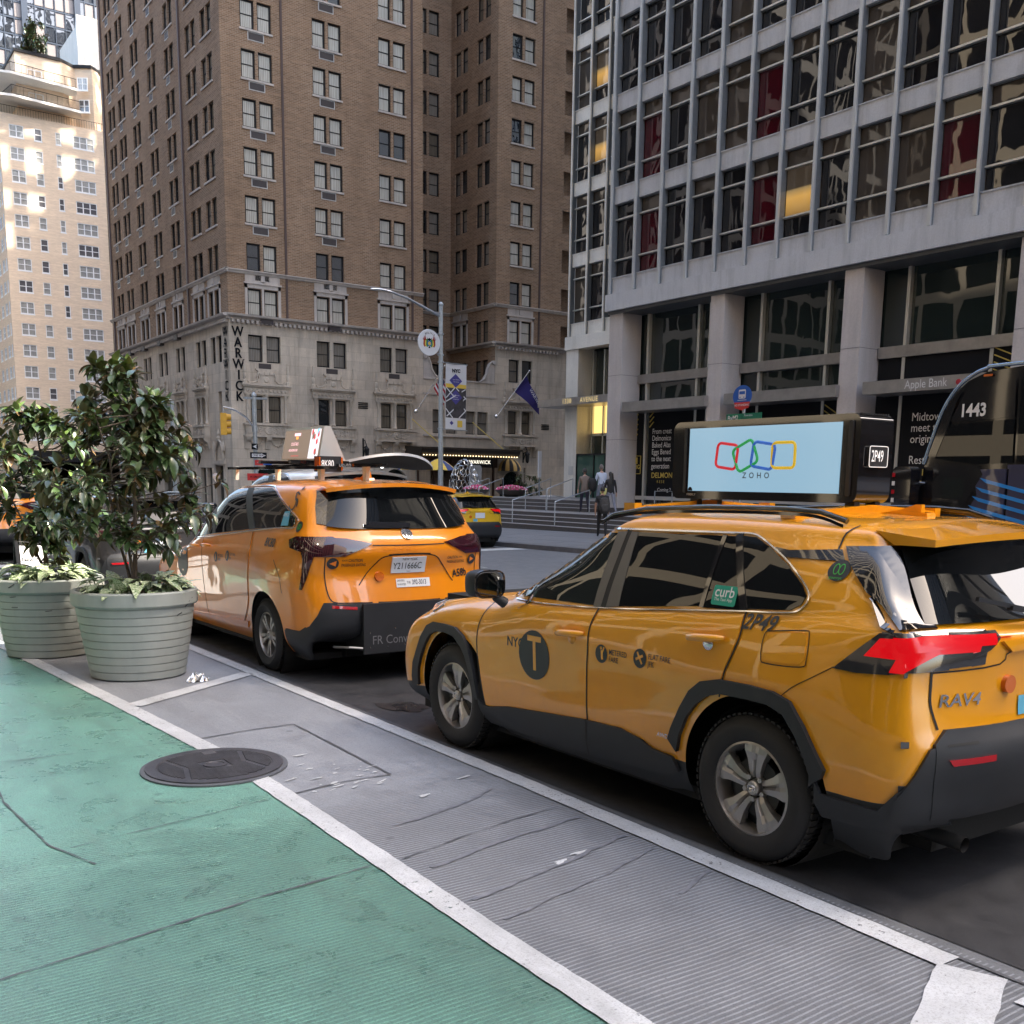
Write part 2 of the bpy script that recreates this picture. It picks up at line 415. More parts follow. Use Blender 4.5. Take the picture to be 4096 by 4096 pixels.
for j in range(2, 30):                       # flagstones of the far sidewalk, each a part
    for i in range(4):
        o = add_obj('flagstone', fl, es, (18.62+i*1.6, j*1.6, swz(18.62+i*1.6, j*1.6)+random.uniform(0, .003))); o.rotation_euler = (-SL, -.017, 0)
mb = MB()
for j in range(-60, 2):
    for i in range(4):
        x0, x1, y0, y1 = 18.62+i*1.6, 18.62+i*1.6+1.585, j*1.6, j*1.6+1.585
        q = random.uniform(0, .003)
        mb.face([(x0, y0, swz(x0, y0)+q), (x1, y0, swz(x1, y0)+q), (x1, y1, swz(x1, y1)+q), (x0, y1, swz(x0, y1)+q)])
o = mb.build('east_sidewalk', 'sidewalk', fix=False); o['kind'] = 'structure'
mb = MB(); mb.face([(18.5, -120, swz(18.5, -120)-.012), (33, -120, swz(25, -120)-.012), (33, 48.4, swz(25, 48.4)-.012), (18.5, 48.4, swz(18.5, 48.4)-.012)])
mb.build('east_sidewalk', 'joint', fix=False)['kind'] = 'structure'
mb = MB()
for y0, y1, xe in ((61.2, 128, 24.6), (146, 420, 25.4)):
    mb.face([(18.5, y0, gz(y0)+.15), (xe, y0, gz(y0)+.15), (xe, y1, gz(y1)+.15), (18.5, y1, gz(y1)+.15)])
mb.face([(18.5, 61.2, gz(61)+.15), (90, 61.2, gz(61)+.15), (90, 67.2, gz(67)+.15), (18.5, 67.2, gz(67)+.15)])
mb.build('north_sidewalk', 'sidewalk', fix=False)['kind'] = 'structure'
mb = MB(); mb.face([(24, 45.3, -.28), (90, 45.3, -.28), (90, 48.3, -.30), (24, 48.3, -.30)]); mb.build('north_sidewalk', 'sidewalk', fix=False)['kind'] = 'structure'
# two flights of granite steps up to the plaza
st = thing('plaza_steps', 'two flights of dark granite steps up to the tower entrance plaza', 'steps', (24, 12, 0))
def stairs(x0, tread, n, z0, y0, y1):
    for k in range(n):
        z = z0+.15*(k+1); x = x0+tread*k
        MB((24, 12, 0)).box(x, x+tread+.2, y0, y1, z-.45, z-.012, 0).box(x-.015, x+tread+.2, y0, y1, z-.012, z, 1).build('step', ['step_granite', 'step_edge'], st)
stairs(24.0, .4, 4, 0.0, 12, 44.9)
MB((24, 12, 0)).box(25.4, 29.6, 12, 44.9, .1, .596).build('landing', 'plaza_stone', st)
stairs(27.2, .4, 3, .6, 33.5, 44.9)
MB((24, 12, 0)).box(28.2, 34.4, 33.5, 45.2, .1, 1.046).build('upper_landing', 'plaza_stone', st)
# ---------------------------------------------------------------- building materials
def mat_brick(name, c1, c2, mortar, sx=1.0, weather=.35):
    m, nt, b = nodes(name)
    g = nt.nodes.new('ShaderNodeNewGeometry'); sep = nt.nodes.new('ShaderNodeSeparateXYZ'); nt.links.new(g.outputs['Position'], sep.inputs[0])
    cmb = nt.nodes.new('ShaderNodeCombineXYZ'); nt.links.new(math_(nt, 'ADD', sep.outputs[0], sep.outputs[1]), cmb.inputs[0]); nt.links.new(sep.outputs[2], cmb.inputs[1])
    br = N(nt, 'ShaderNodeTexBrick'); nt.links.new(cmb.outputs[0], br.inputs['Vector'])
    br.inputs['Color1'].default_value = c1+(1,); br.inputs['Color2'].default_value = c2+(1,); br.inputs['Mortar'].default_value = mortar+(1,)
    br.inputs['Scale'].default_value = 1; br.inputs['Brick Width'].default_value = .23*sx; br.inputs['Row Height'].default_value = .075*sx; br.inputs['Mortar Size'].default_value = .010*sx
    v = wcoords(nt, (.6, .6, .25)); f = noise(nt, v, .9, 6, .65, .3); f2 = noise(nt, wcoords(nt, (1, 1, 9)), .55, 4, .7)
    c = mix(nt, math_(nt, 'MULTIPLY', ramp(nt, f, [(.35, 0.0), (.75, 1.0)]), weather), br.outputs['Color'], tuple(x*.55 for x in c1))
    c = mix(nt, math_(nt, 'MULTIPLY', ramp(nt, f2, [(.45, 0.0), (.7, 1.0)]), .35), c, tuple(min(1, x*1.45) for x in c2))
    nt.links.new(c, b.inputs['Base Color']); b.inputs['Roughness'].default_value = .85; b.inputs['Specular IOR Level'].default_value = .2
    bump(nt, b, math_(nt, 'SUBTRACT', noise(nt, wcoords(nt), 9, 5), math_(nt, 'MULTIPLY', br.outputs['Fac'], .8)), .5, .02)
    return m
mat_brick('brick', (.215, .132, .080), (.330, .215, .138), (.38, .31, .24), 1.35, .5)
mat_brick('brick_cream', (.62, .49, .36), (.70, .56, .42), (.68, .56, .44), 1.3, .12)
def mat_stone(name, base, streak=.4, var=.15, block=None, rough=.75, sv=2.0):
    m, nt, b = nodes(name)
    v = wcoords(nt, (1, 1, .12)); f = noise(nt, v, sv, 7, .7, .2); f3 = noise(nt, wcoords(nt), .5, 5, .6); fine = noise(nt, wcoords(nt), 22, 5, .6)
    c = ramp(nt, f3, [(.3, tuple(x*(1-var) for x in base)), (.7, tuple(min(1, x*(1+var)) for x in base))])
    c = mix(nt, math_(nt, 'MULTIPLY', ramp(nt, f, [(.48, 0.0), (.70, 1.0)]), streak), c, tuple(x*.42 for x in base))
    c = mix(nt, math_(nt, 'MULTIPLY', ramp(nt, fine, [(.35, 1.0), (.6, 0.0)]), .25), c, tuple(x*.6 for x in base))
    if block:
        g = nt.nodes.new('ShaderNodeNewGeometry'); sep = nt.nodes.new('ShaderNodeSeparateXYZ'); nt.links.new(g.outputs['Position'], sep.inputs[0])
        cmb = nt.nodes.new('ShaderNodeCombineXYZ'); nt.links.new(math_(nt, 'ADD', sep.outputs[0], sep.outputs[1]), cmb.inputs[0]); nt.links.new(sep.outputs[2], cmb.inputs[1])
        br = N(nt, 'ShaderNodeTexBrick'); nt.links.new(cmb.outputs[0], br.inputs['Vector']); br.inputs['Scale'].default_value = 1
        br.inputs['Brick Width'].default_value = block[0]; br.inputs['Row Height'].default_value = block[1]; br.inputs['Mortar Size'].default_value = .012
        br.inputs['Color1'].default_value = (.9, .9, .9, 1); br.inputs['Color2'].default_value = (1.06, 1.05, 1.03, 1); br.inputs['Mortar'].default_value = (.8, .78, .75, 1)
        c = mix(nt, 1.0, c, br.outputs['Color'], 'MULTIPLY')
    nt.links.new(c, b.inputs['Base Color']); b.inputs['Roughness'].default_value = rough; b.inputs['Specular IOR Level'].default_value = .3
    bump(nt, b, noise(nt, wcoords(nt), 12, 6), .25, .02)
    return m
mat_stone('limestone', (.60, .52, .43), .55, .18, (1.25, .62))
mat_stone('carved', (.54, .47, .39), .6, .2)
mat_stone('terra', (.52, .47, .43), .5, .15)
mat_stone('panel_grey', (.50, .515, .545), .42, .06, rough=.45, sv=3.2)
mat_stone('pillar_stone', (.52, .485, .475), .25, .08, rough=.5)
mat_stone('panel_warm', (.76, .73, .67), .30, .08, rough=.4)  # the wing's warm, brighter light is put into this paler panel colour
simple('frame_black', (.012, .012, .014), .6, spec=.3); simple('mullion', (.20, .225, .25), .38, .35, var=.12); simple('bar_alu', (.62, .62, .58), .35, .5)
simple('mullion_face', (.50, .52, .53), .35, .4); simple('ac_grille', (.055, .045, .045), .6, var=.3, vs=40); simple('alu_trim', (.55, .55, .54), .4, .3)
simple('sign_black', (.010, .011, .014), .8, spec=.15); simple('steel_band', (.40, .385, .37), .33, .75, var=.18, vs=3); simple('white_frame', (.72, .73, .74), .5)
simple('dark_void', (.012, .013, .016), .35); simple('soffit', (.08, .085, .09), .5); simple('gold_letter', (.75, .6, .3), .3, .8, emis=(.9, .7, .35), es=.10)
simple('gold_print', (.62, .47, .10), .5); simple('white_print', (.8, .8, .8), .5); simple('red_wall', (.16, .008, .02), .6); simple('downpipe', (.085, .055, .05), .5)
def mat_glass(name, base, wav=.35, ws=1.1, ior=1.9, rough=.015, curtain=None, tint=(1, 1, 1)):
    """window pane: mirror-like, each pane bowed a little differently, with what hangs behind it"""
    m, nt, b = nodes(name)
    oi = nt.nodes.new('ShaderNodeObjectInfo'); v = wcoords(nt, (1, 1, .8))
    add = nt.nodes.new('ShaderNodeVectorMath'); add.operation = 'ADD'; nt.links.new(v, add.inputs[0]); nt.links.new(oi.outputs['Location'], add.inputs[1])
    h = noise(nt, add.outputs[0], ws, 1.5, .4, .6)
    bump(nt, b, h, 1.0, wav)
    if curtain:
        sep = nt.nodes.new('ShaderNodeSeparateXYZ'); nt.links.new(wcoords(nt), sep.inputs[0])
        s = math_(nt, 'SINE', math_(nt, 'MULTIPLY', math_(nt, 'ADD', sep.outputs[0], sep.outputs[1]), 52.0))
        n2 = noise(nt, wcoords(nt, (6, 6, .4)), 2.5, 3)
        f = math_(nt, 'ADD', math_(nt, 'MULTIPLY', s, .25), n2)
        c = ramp(nt, f, [(.2, tuple(x*.55 for x in curtain)), (.9, curtain)])
        dark = ramp(nt, oi.outputs['Random'], [(.12, 1.0), (.13, 0.0)], 'CONSTANT')
        c = mix(nt, dark, c, base)
        nt.links.new(c, b.inputs['Base Color'])
    else: b.inputs['Base Color'].default_value = tuple(base)+(1,)
    b.inputs['Roughness'].default_value = rough; b.inputs['IOR'].default_value = ior; b.inputs['Specular Tint'].default_value = tint+(1,)
    return m
mat_glass('pane_hotel', (.03, .032, .035), .022, 1.6, 3.0, curtain=(.72, .68, .58))
mat_glass('pane_hotel_dark', (.022, .025, .028), .018, 1.3, 1.8, curtain=(.20, .17, .13))
mat_glass('pane_curtain', (.05, .05, .05), .012, 1.3, 1.6, curtain=(.30, .27, .23))
mat_glass('pane_office', (.010, .010, .012), .006, .8, 1.7); mat_glass('pane_blind', (.060, .050, .041), .006, .8, 1.55)
mat_glass('pane_red', (.055, .003, .008), .006, .8, 1.6); mat_glass('pane_store', (.016, .026, .026), .006, .6, 1.7); mat_glass('pane_beige', (.10, .10, .11), .018, 1.2, 2.0, curtain=(.42, .42, .40))
mat_glass('pane_tower', (.03, .035, .045), .05, .45, 2.3)
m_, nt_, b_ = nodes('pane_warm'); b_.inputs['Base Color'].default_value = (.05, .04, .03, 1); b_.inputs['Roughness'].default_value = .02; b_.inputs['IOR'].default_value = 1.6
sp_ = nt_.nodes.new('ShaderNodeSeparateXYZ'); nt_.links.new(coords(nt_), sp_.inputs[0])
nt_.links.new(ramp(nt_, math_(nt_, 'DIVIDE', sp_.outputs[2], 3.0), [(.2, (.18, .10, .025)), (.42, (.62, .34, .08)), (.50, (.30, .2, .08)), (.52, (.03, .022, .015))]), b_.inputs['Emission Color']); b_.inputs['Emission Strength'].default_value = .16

def facade(mb, O, ax, n, W, z0, z1, rects, depth=.22, m=0, mr=None):
    """wall with real openings: O at (u=0), ax along the wall, n outward; rects = (u0, u1, za, zb)"""
    O = Vector(O); ax = Vector(ax); n = Vector(n); mr = m if mr is None else mr
    P = lambda u, z, d=0: tuple(O+ax*u+n*d+Vector((0, 0, z)))
    us = sorted({0, W}|{round(min(max(r[k], 0), W), 4) for r in rects for k in (0, 1)}); zs = sorted({z0, z1}|{round(r[k], 4) for r in rects for k in (2, 3) if z0 < r[k] < z1})
    for j in range(len(zs)-1):
        zc = (zs[j]+zs[j+1])/2; run = None
        for i in range(len(us)-1):
            uc = (us[i]+us[i+1])/2; hole = any(r[0] < uc < r[1] and r[2] < zc < r[3] for r in rects)
            if not hole: run = us[i] if run is None else run
            if (hole or i == len(us)-2) and run is not None:
                e = us[i] if hole else us[i+1]
                mb.face([P(run, zs[j]), P(e, zs[j]), P(e, zs[j+1]), P(run, zs[j+1])], m); run = None
    for a, c, za, zb in rects:
        if zb <= z0 or za >= z1: continue
        for q in (((a, za), (c, za)), ((c, za), (c, zb)), ((c, zb), (a, zb)), ((a, zb), (a, za))):
            (u0, w0), (u1, w1) = q; mb.face([P(u0, w0), P(u0, w0, -depth), P(u1, w1, -depth), P(u1, w1)], mr)

# shared window units: local x along the wall, outside is -y, origin bottom left of the pair
def pair_meshes(w, gap, h, fr=.095, depth=.10):
    f = MB(); panes = []
    for k in (0, 1):
        x0 = k*(w+gap)
        f.box(x0, x0+fr, -depth, 0, 0, h).box(x0+w-fr, x0+w, -depth, 0, 0, h).box(x0+fr, x0+w-fr, -depth, 0, h-fr, h).box(x0+fr, x0+w-fr, -depth, 0, 0, fr)
        f.box(x0+fr, x0+w-fr, -depth+.03, -.01, h*.50-.025, h*.50+.025)
        panes.append(x0)
    f.box(w-.01, w+gap+.01, .005, .03, h*.48, h*.52)
    fm = f.mesh('window', ['frame_black'])
    def pm(mat): return MB().face([(fr, -.03, fr), (w-fr, -.03, fr), (w-fr, -.03, h-fr), (fr, -.03, h-fr)]) or None
    return fm, panes
def pane_mesh(w, h, fr, mat, y=-.035):
    mb = MB(); mb.face([(fr, y, fr), (w-fr, y, fr), (w-fr, y, h-fr), (fr, y, h-fr)]); return mb.mesh('pane', mat, fix=False)
class Win:
    def __init__(s, w, gap, h, mats, fr=.095):
        s.fm, s.px = pair_meshes(w, gap, h, fr); s.pm = [pane_mesh(w, h, fr, m) for m in mats]; s.w = w
    def put(s, parent, loc, rz, pick=None):
        o = add_obj('window', s.fm, parent, loc); o.rotation_euler.z = rz
        for k, x in enumerate(s.px):
            p = add_obj('pane', random.choice(s.pm) if pick is None else s.pm[pick], o, (x, 0, 0))
        return o

# ---------------------------------------------------------------- the brick hotel
WX, WY = 24.4, 67.11
hotel = thing('hotel_building', 'brown brick hotel with carved limestone base and WARWICK letters on its corner', 'building', (WX, WY, 0))
H0 = (WX, WY, 0); HT = 52.0
WW, GP, WH = .93, .20, 1.70
SO = [1.32, 6.16, 10.98]                        # left edge of each south pair, from the corner
WC = [2.56, 5.61, 10.19, 14.34, 18.53, 22.46, 25.46]
TOPS = [13.97, 16.78, 19.68, 22.58, 25.46, 28.34, 31.24, 34.12, 37.0, 39.88, 42.76, 45.6, 48.5]
PW = WW*2+GP
winU = Win(WW, GP, WH, ['pane_hotel']); winD = Win(.98, .26, 1.74, ['pane_curtain', 'pane_hotel_dark']); winS = Win(WW, GP, WH, ['pane_hotel_dark', 'pane_curtain'])
rs = []; rw = []
for t in TOPS:
    for s in SO: rs += [(s, s+WW, t-WH, t), (s+WW+GP, s+PW, t-WH, t)]
    for c in WC: rw += [(c-PW/2, c-GP/2, t-WH, t), (c+GP/2, c+PW/2, t-WH, t)]
mb = MB(H0)
facade(mb, (WX, WY, 0), (1, 0, 0), (0, -1, 0), 14.44, 12.1, HT, rs)
facade(mb, (WX, WY, 0), (0, 1, 0), (-1, 0, 0), 28.4, 12.1, HT, rw)
# recess: east return of the main block, back wall, west wall of the wing, south wall of the wing
facade(mb, (WX+14.44, WY, 0), (0, 1, 0), (1, 0, 0), 6.5, 3.0, HT, [])
rb = [(u, u+.9, t-1.7, t) for t in [11.05]+TOPS for u in (1.0, 3.2, 4.32)]
facade(mb, (WX+14.44, WY+6.5, 0), (1, 0, 0), (0, -1, 0), 6.31, 3.0, HT, rb)
rwg = [(u, u+.78, t-1.7, t) for t in [11.05]+TOPS for u in (1.15, 2.35, 4.75, 5.75)] if False else [(u, u+.8, t-1.7, t) for t in [11.05]+TOPS for u in (1.0, 2.0, 4.1, 5.1)]
facade(mb, (45.15, WY, 0), (0, 1, 0), (-1, 0, 0), 6.5, 3.0, HT, rwg)
rww = []
for t in TOPS:
    for s in (1.27, 6.2, 11.2): rww += [(s, s+WW, t-WH, t), (s+WW+GP, s+PW, t-WH, t)]
facade(mb, (45.15, WY, 0), (1, 0, 0), (0, -1, 0), 20, 12.1, HT, rww)
# backing so nothing shows through, roof
mb.box(WX+.5, 38.4, WY+.6, WY+27.9, 0, HT-.1); mb.box(38.3, 45.8, WY+7.0, WY+27.9, 0, HT-.1); mb.box(45.6, 65, WY+.6, WY+27.9, 0, HT-.1)
mb.face([(WX, WY+28.4, 0), (65.15, WY+28.4, 0), (65.15, WY+28.4, HT), (WX, WY+28.4, HT)])
mb.build('brick_wall', 'brick', hotel)
for t in TOPS:
    if t > 43: continue
    b0 = t < 15
    for i, s in enumerate(SO): (winU).put(hotel, (s, .22, t-WH), 0)
    for c in WC: winS.put(hotel, (.22, c+PW/2, t-WH), -pi/2)
    for s in (1.27,): winU.put(hotel, (20.75+s, .22, t-WH), 0)
nar = Win(.9, .22, 1.7, ['pane_curtain', 'pane_hotel_dark']); nar2 = Win(.8, .2, 1.7, ['pane_hotel_dark', 'pane_curtain'])
for t in [11.05]+TOPS:
    if t > 40: continue
    nar.put(hotel, (14.44+3.2, 6.72, t-1.7), 0)
    for u in (1.0, 4.1): nar2.put(hotel, (20.75+.22, u+1.8, t-1.7), -pi/2)
# air-conditioner grilles under most pairs, light frame round each
acm = MB().box(-.48, .48, -.03, .05, 0, .40, 0).box(-.54, .54, -.015, .05, -.06, .46, 1).mesh('air_conditioner', ['ac_grille', 'alu_trim'])
acs = MB().box(-.34, .34, -.03, .05, 0, .40, 0).box(-.41, .41, -.015, .05, -.07, .47, 1).mesh('air_conditioner', ['ac_grille', 'alu_trim'])
for t in TOPS[1:]:
    if t > 43: continue
    for i, s in enumerate(SO[:2]): add_obj('air_conditioner', acm, hotel, (s+PW/2-.02, 0, t-WH-.58))
    for c in WC[2:]:
        o = add_obj('air_conditioner', acs, hotel, (0, c+.25, t-WH-.60)); o.rotation_euler.z = -pi/2
# window sills and flat brick lintels
sill = MB().box(-.06, PW+.06, -.07, .10, -.12, 0).mesh('sill', ['terra']); lint = MB().box(-.12, PW+.12, -.012, .05, 0, .30).mesh('lintel', ['brick'])
for t in TOPS[1:]:
    if t > 43: continue
    for s in SO+[22.02]:
        add_obj('sill', sill, hotel, (s, 0, t-WH))
    for c in WC: o = add_obj('sill', sill, hotel, (0, c+PW/2, t-WH)); o.rotation_euler.z = -pi/2
# drainpipes
for p in ((.0-.07, 7.71), (.0-.07, 27.5)): MB(H0).box(WX+p[0]-.06, WX, WY+p[1]-.08, WY+p[1]+.08, 12.3, HT).build('drainpipe', 'downpipe', hotel)
for x in (4.02, 13.56, 24.8): MB(H0).box(WX+x-.07, WX+x+.07, WY-.07, WY, 12.3, HT).build('drainpipe', 'downpipe', hotel)
# belt course and cornice
def course(name, prof, mat, segs):
    for a, b_, n_ in segs:     # a, b plan points; n outward
        mb = MB(H0); a = Vector(a); b_ = Vector(b_); n_ = Vector(n_)
        A = [mb.P((a.x+n_.x*d, a.y+n_.y*d, z)) for d, z in prof]; B = [mb.P((b_.x+n_.x*d, b_.y+n_.y*d, z)) for d, z in prof]
        for k in range(len(prof)-1): mb.idx([A[k], B[k], B[k+1], A[k+1]])
        mb.idx(A); mb.idx(list(reversed(B))); mb.build(name, mat, hotel)
W2, S2 = (WX, WY+28.6), (WX-.22, WY)
segs = [((WX-.20, WY), (38.84, WY), (0, -1)), ((WX, WY-.20), (WX, WY+28.5), (-1, 0)), ((45.15-.2, WY), (65, WY), (0, -1)), ((45.15, WY-.2), (45.15, WY+6.5), (-1, 0)), ((38.84, WY+6.5), (45.15, WY+6.5), (0, -1))]
course('belt_course', [(0, 14.82), (.08, 14.84), (.12, 14.93), (.20, 15.0), (.20, 15.06), (0, 15.10)], 'terra', segs)
course('cornice', [(0, 11.92), (.10, 11.95), (.14, 12.06), (.42, 12.14), (.46, 12.26), (0, 12.32)], 'terra', segs[:4])
# dentils, one part each along the two visible runs
den = MB().box(-.085, .085, -.28, .02, -.19, 0).mesh('dentil', ['terra'])
for k in range(44): add_obj('dentil', den, hotel, (.2+k*.325, 0, 11.94))
for k in range(86): o = add_obj('dentil', den, hotel, (0, .2+k*.325, 11.94)); o.rotation_euler.z = -pi/2
for k in range(18): add_obj('dentil', den, hotel, (20.95+k*.325, 0, 11.94))
# limestone surrounds of the band floor
def surround(loc, rz, pw=PW):
    mb = MB(); y = -.06
    mb.box(-.20, -.02, y, .02, 12.32, 14.25).box(pw+.02, pw+.20, y, .02, 12.32, 14.25).box(-.20, pw+.20, y, .02, 14.0, 14.25).box(-.26, pw+.26, y-.07, .02, 14.25, 14.36).box(-.16, pw+.16, y+.03, .02, 14.36, 14.84)
    mb.box(WW+.03, WW+GP-.03, y, .1, 12.32, 14.0)
    mb.box(pw/2-.13, pw/2+.13, -.12, 0, 14.42, 14.80)
    o = mb.build('window_surround', 'terra', hotel, loc=loc); o.rotation_euler.z = rz; return o
for s in SO+[22.02]: surround((s, 0, 0), 0)
for c in WC: surround((0, c+PW/2, 0), -pi/2)
surround((20.75, 5.1+.8, 0), -pi/2, 1.8)
# the limestone base
LO = [(s+.0, s+.98, 9.36, 11.08) for s in (1.27, 6.10, 10.93)]+[(s+1.24, s+2.22, 9.36, 11.08) for s in (1.27, 6.10, 10.93)]
LL = [(s, s+.85, 5.46, 7.2) for s in (1.31, 6.16, 10.98)]+[(s+1.25, s+2.12, 5.46, 7.2) for s in (1.31, 6.16, 10.98)]
arch = []
for s in (2.4, 7.2, 12.1): arch.append((s-1.15, s+1.15, -.45, 2.9))
mb = MB(H0)
facade(mb, (WX, WY, 0), (1, 0, 0), (0, -1, 0), 14.44, -1, 12.1, LO+LL+arch, .3)
WLO = [(c-1.07, c-.12, 9.36, 11.08) for c in WC]+[(c+.12, c+1.07, 9.36, 11.08) for c in WC]
WLL = [(c-1.0, c-.14, 5.46, 7.2) for c in WC[1:]]+[(c+.14, c+1.0, 5.46, 7.2) for c in WC[1:]]+[(1.75, 2.45, 5.46, 7.5)]
WAR = [(1.6, 3.2, -.9, 2.6), (4.2, 5.3, -.2, 2.5), (5.5, 6.6, -.2, 2.5), (9, 11.4, -.9, 2.8), (13, 15.4, -.9, 2.8), (17.3, 19.6, -.9, 2.8), (21.3, 23.6, -.9, 2.8)]
facade(mb, (WX, WY, 0), (0, 1, 0), (-1, 0, 0), 28.4, -1, 12.1, WLO+WLL+WAR, .3)
facade(mb, (45.15, WY, 0), (1, 0, 0), (0, -1, 0), 20, -1, 12.1, [(1.27, 2.25, 9.36, 11.08), (2.51, 3.5, 9.36, 11.08), (1.27, 2.1, 5.46, 7.2), (2.55, 3.4, 5.46, 7.2), (.55, 3.0, -.6, 2.9)], .3)
facade(mb, (38.84, WY, 0), (1, 0, 0), (0, -1, 0), 6.31, -1, 9.2, [(.8, 1.75, 5.3, 7.0), (1.95, 2.9, 5.3, 7.0), (3.7, 4.55, 5.3, 7.0), (4.75, 5.7, 5.3, 7.0), (.6, 5.2, -.6, 2.9)], .3)
mb.build('limestone_wall', 'limestone', hotel)
for s in (1.27, 6.10, 10.93, 22.02): winD.put(hotel, (s, .28, 9.36), 0)
for c in WC: winD.put(hotel, (.28, c+1.11, 9.36), -pi/2)
lw = Win(.86, .40, 1.74, ['pane_hotel_dark'], .06)
for s in (1.31, 6.16, 10.98, 22.02): lw.put(hotel, (s, .28, 5.46), 0)
for c in WC[1:]: lw.put(hotel, (.28, c+1.0, 5.46), -pi/2)
lr = Win(.95, .20, 1.7, ['pane_curtain'], .06)
for s in (15.24, 18.14): lr.put(hotel, (s, .28, 5.3), 0)
# curved gable over the recess wall (scrolls at both ends)
mb = MB(H0)
def scroll(xc, sgn):
    pts = [(0, 9.2), (0, 10.75), (.25, 10.75), (.45, 10.6), (.62, 10.2), (.70, 9.85), (.95, 9.45), (1.35, 9.2)]
    mb.prism([(xc+sgn*x, z) for x, z in pts], 'y', WY, WY+.32)
    mb.tube([(xc+sgn*x, WY-.03, z+.03) for x, z in pts[1:]], .07, 6)
    mb.lathe([(.0, -.1), (.15, -.1), (.15, .1), (0, .1)], 12, (xc+sgn*.12, WY, 10.72), axis='y')
scroll(38.86, 1); scroll(45.13, -1); mb.box(38.84, 45.15, WY-.06, WY+.34, 9.14, 9.24); mb.build('curved_gable', 'terra', hotel)
MB(H0).box(38.84, 45.15, WY-.05, WY, 8.05, 8.17).box(38.84, 45.15, WY-.10, WY, 5.05, 5.17).build('string_course', 'terra', hotel)
# ornate bays of the base: hood, frieze, finials, columns, balcony front, brackets, arch ring with voussoirs
def bay_meshes():
    out = []
    h = MB(); h.box(-1.72, 1.72, -.34, .02, 7.84, 7.96).box(-1.64, 1.64, -.26, .02, 7.74, 7.84).box(-1.55, 1.55, -.16, .02, 7.28, 7.74)
    for k in range(-5, 6): h.lathe([(.0, -.22), (.075, -.2), (.10, -.16), (.0, -.15)], 8, (k*.27, 0, 7.51), axis='y', caps=False)
    out.append(('hood', h))
    c = MB()
    for x in (-1.33, 0, 1.33): c.lathe([(.12, 5.44), (.15, 5.5), (.10, 5.6), (.095, 7.05), (.14, 7.12), (.17, 7.28)], 10, (x, -.10, 0))
    out.append(('columns', c))
    f = MB()
    for x in (-1.5, 1.5): f.lathe([(.14, 7.96), (.14, 8.15), (.07, 8.2), (.11, 8.35), (.11, 8.55), (.06, 8.62), (.10, 8.7), (.085, 8.95), (.03, 9.3), (.05, 9.34), (0, 9.4)], 8, (x, -.14, 0))
    out.append(('finials', f))
    p = MB(); p.prism([(-.70, 8.94), (.70, 8.94), (.70, 8.86), (.55, 8.8), (.55, 8.52), (.5, 8.3), (.62, 8.1), (1.05, 7.97), (-1.05, 7.97), (-.62, 8.1), (-.5, 8.3), (-.55, 8.52), (-.55, 8.8), (-.70, 8.86)], 'y', -.14, .01)
    for s in (-1, 1): p.tube([(s*.52, -.16, 8.72), (s*.66, -.17, 8.45), (s*.6, -.17, 8.2), (s*.85, -.17, 8.04), (s*1.2, -.16, 8.0), (s*1.28, -.15, 8.15)], .05, 6)
    for k in (-1, 0, 1): p.box(k*.36-.14, k*.36+.14, -.2, -.1, 8.56, 8.74)
    p.lathe([(0, -.2), (.15, -.19), (.2, -.14), (0, -.13)], 12, (0, 0, 8.25), axis='y', caps=False)
    out.append(('pediment', p))
    b = MB(); b.box(-1.66, 1.66, -.46, .0, 5.28, 5.40).box(-1.55, 1.55, -.36, 0, 4.62, 5.28).box(-1.66, 1.66, -.44, 0, 4.52, 4.62)
    for x0, x1 in ((-1.45, -1.1), (1.1, 1.45)): b.box(x0, x1, -.39, -.3, 4.72, 5.18); b.box(x0+.12, x1-.12, -.42, -.3, 4.78, 5.12)
    b.lathe([(.12, -.42), (.25, -.42), (.29, -.36), (.0, -.36)], 18, (0, 0, 4.95), axis='y', caps=False); b.lathe([(0, -.45), (.10, -.44), (.14, -.36), (0, -.35)], 12, (0, 0, 4.95), axis='y', caps=False)
    rnd = random.Random(3)
    for s in (-1, 1):
        for k in range(16): x = s*rnd.uniform(.38, 1.0); z = rnd.uniform(4.74, 5.16); r = rnd.uniform(.035, .075); b.lathe([(0, -.40), (r, -.39), (r*1.2, -.35), (0, -.34)], 6, (x, 0, z), axis='y', caps=False)
    out.append(('balcony_front', b))
    k_ = MB()
    for x in (-1.42, 0, 1.42): k_.prism([(-.42, 4.52), (-.42, 4.38), (-.36, 4.28), (-.2, 4.2), (-.14, 4.0), (-.1, 3.75), (0, 3.7), (0, 4.52)], 'x', x-.17, x+.17)
    for s in (-1, 1):
        for j in range(9): t = pi*j/8; x = s*.72+.4*cos(t); z = 4.42-.5*sin(t)*.9; k_.lathe([(0, -.12), (.08, -.11), (.1, -.04), (0, -.03)], 6, (x, 0, z), axis='y', caps=False)
    out.append(('brackets', k_))
    return [(n, mb.mesh(n, ['carved'], 40)) for n, mb in out]
BM = bay_meshes()
ring = MB()
for k in range(16):
    t0, t1 = pi*k/16, pi*(k+1)/16
    for q in ((1.0, 1.12),):
        ring.prism([(cos(t0)*1.0, sin(t0)*1.0), (cos(t0)*1.12, sin(t0)*1.12), (cos(t1)*1.12, sin(t1)*1.12), (cos(t1)*1.0, sin(t1)*1.0)], 'y', -.06, .0)
for k in range(7):        # spandrel filling the square opening above the arch
    pass
NSEG = 12
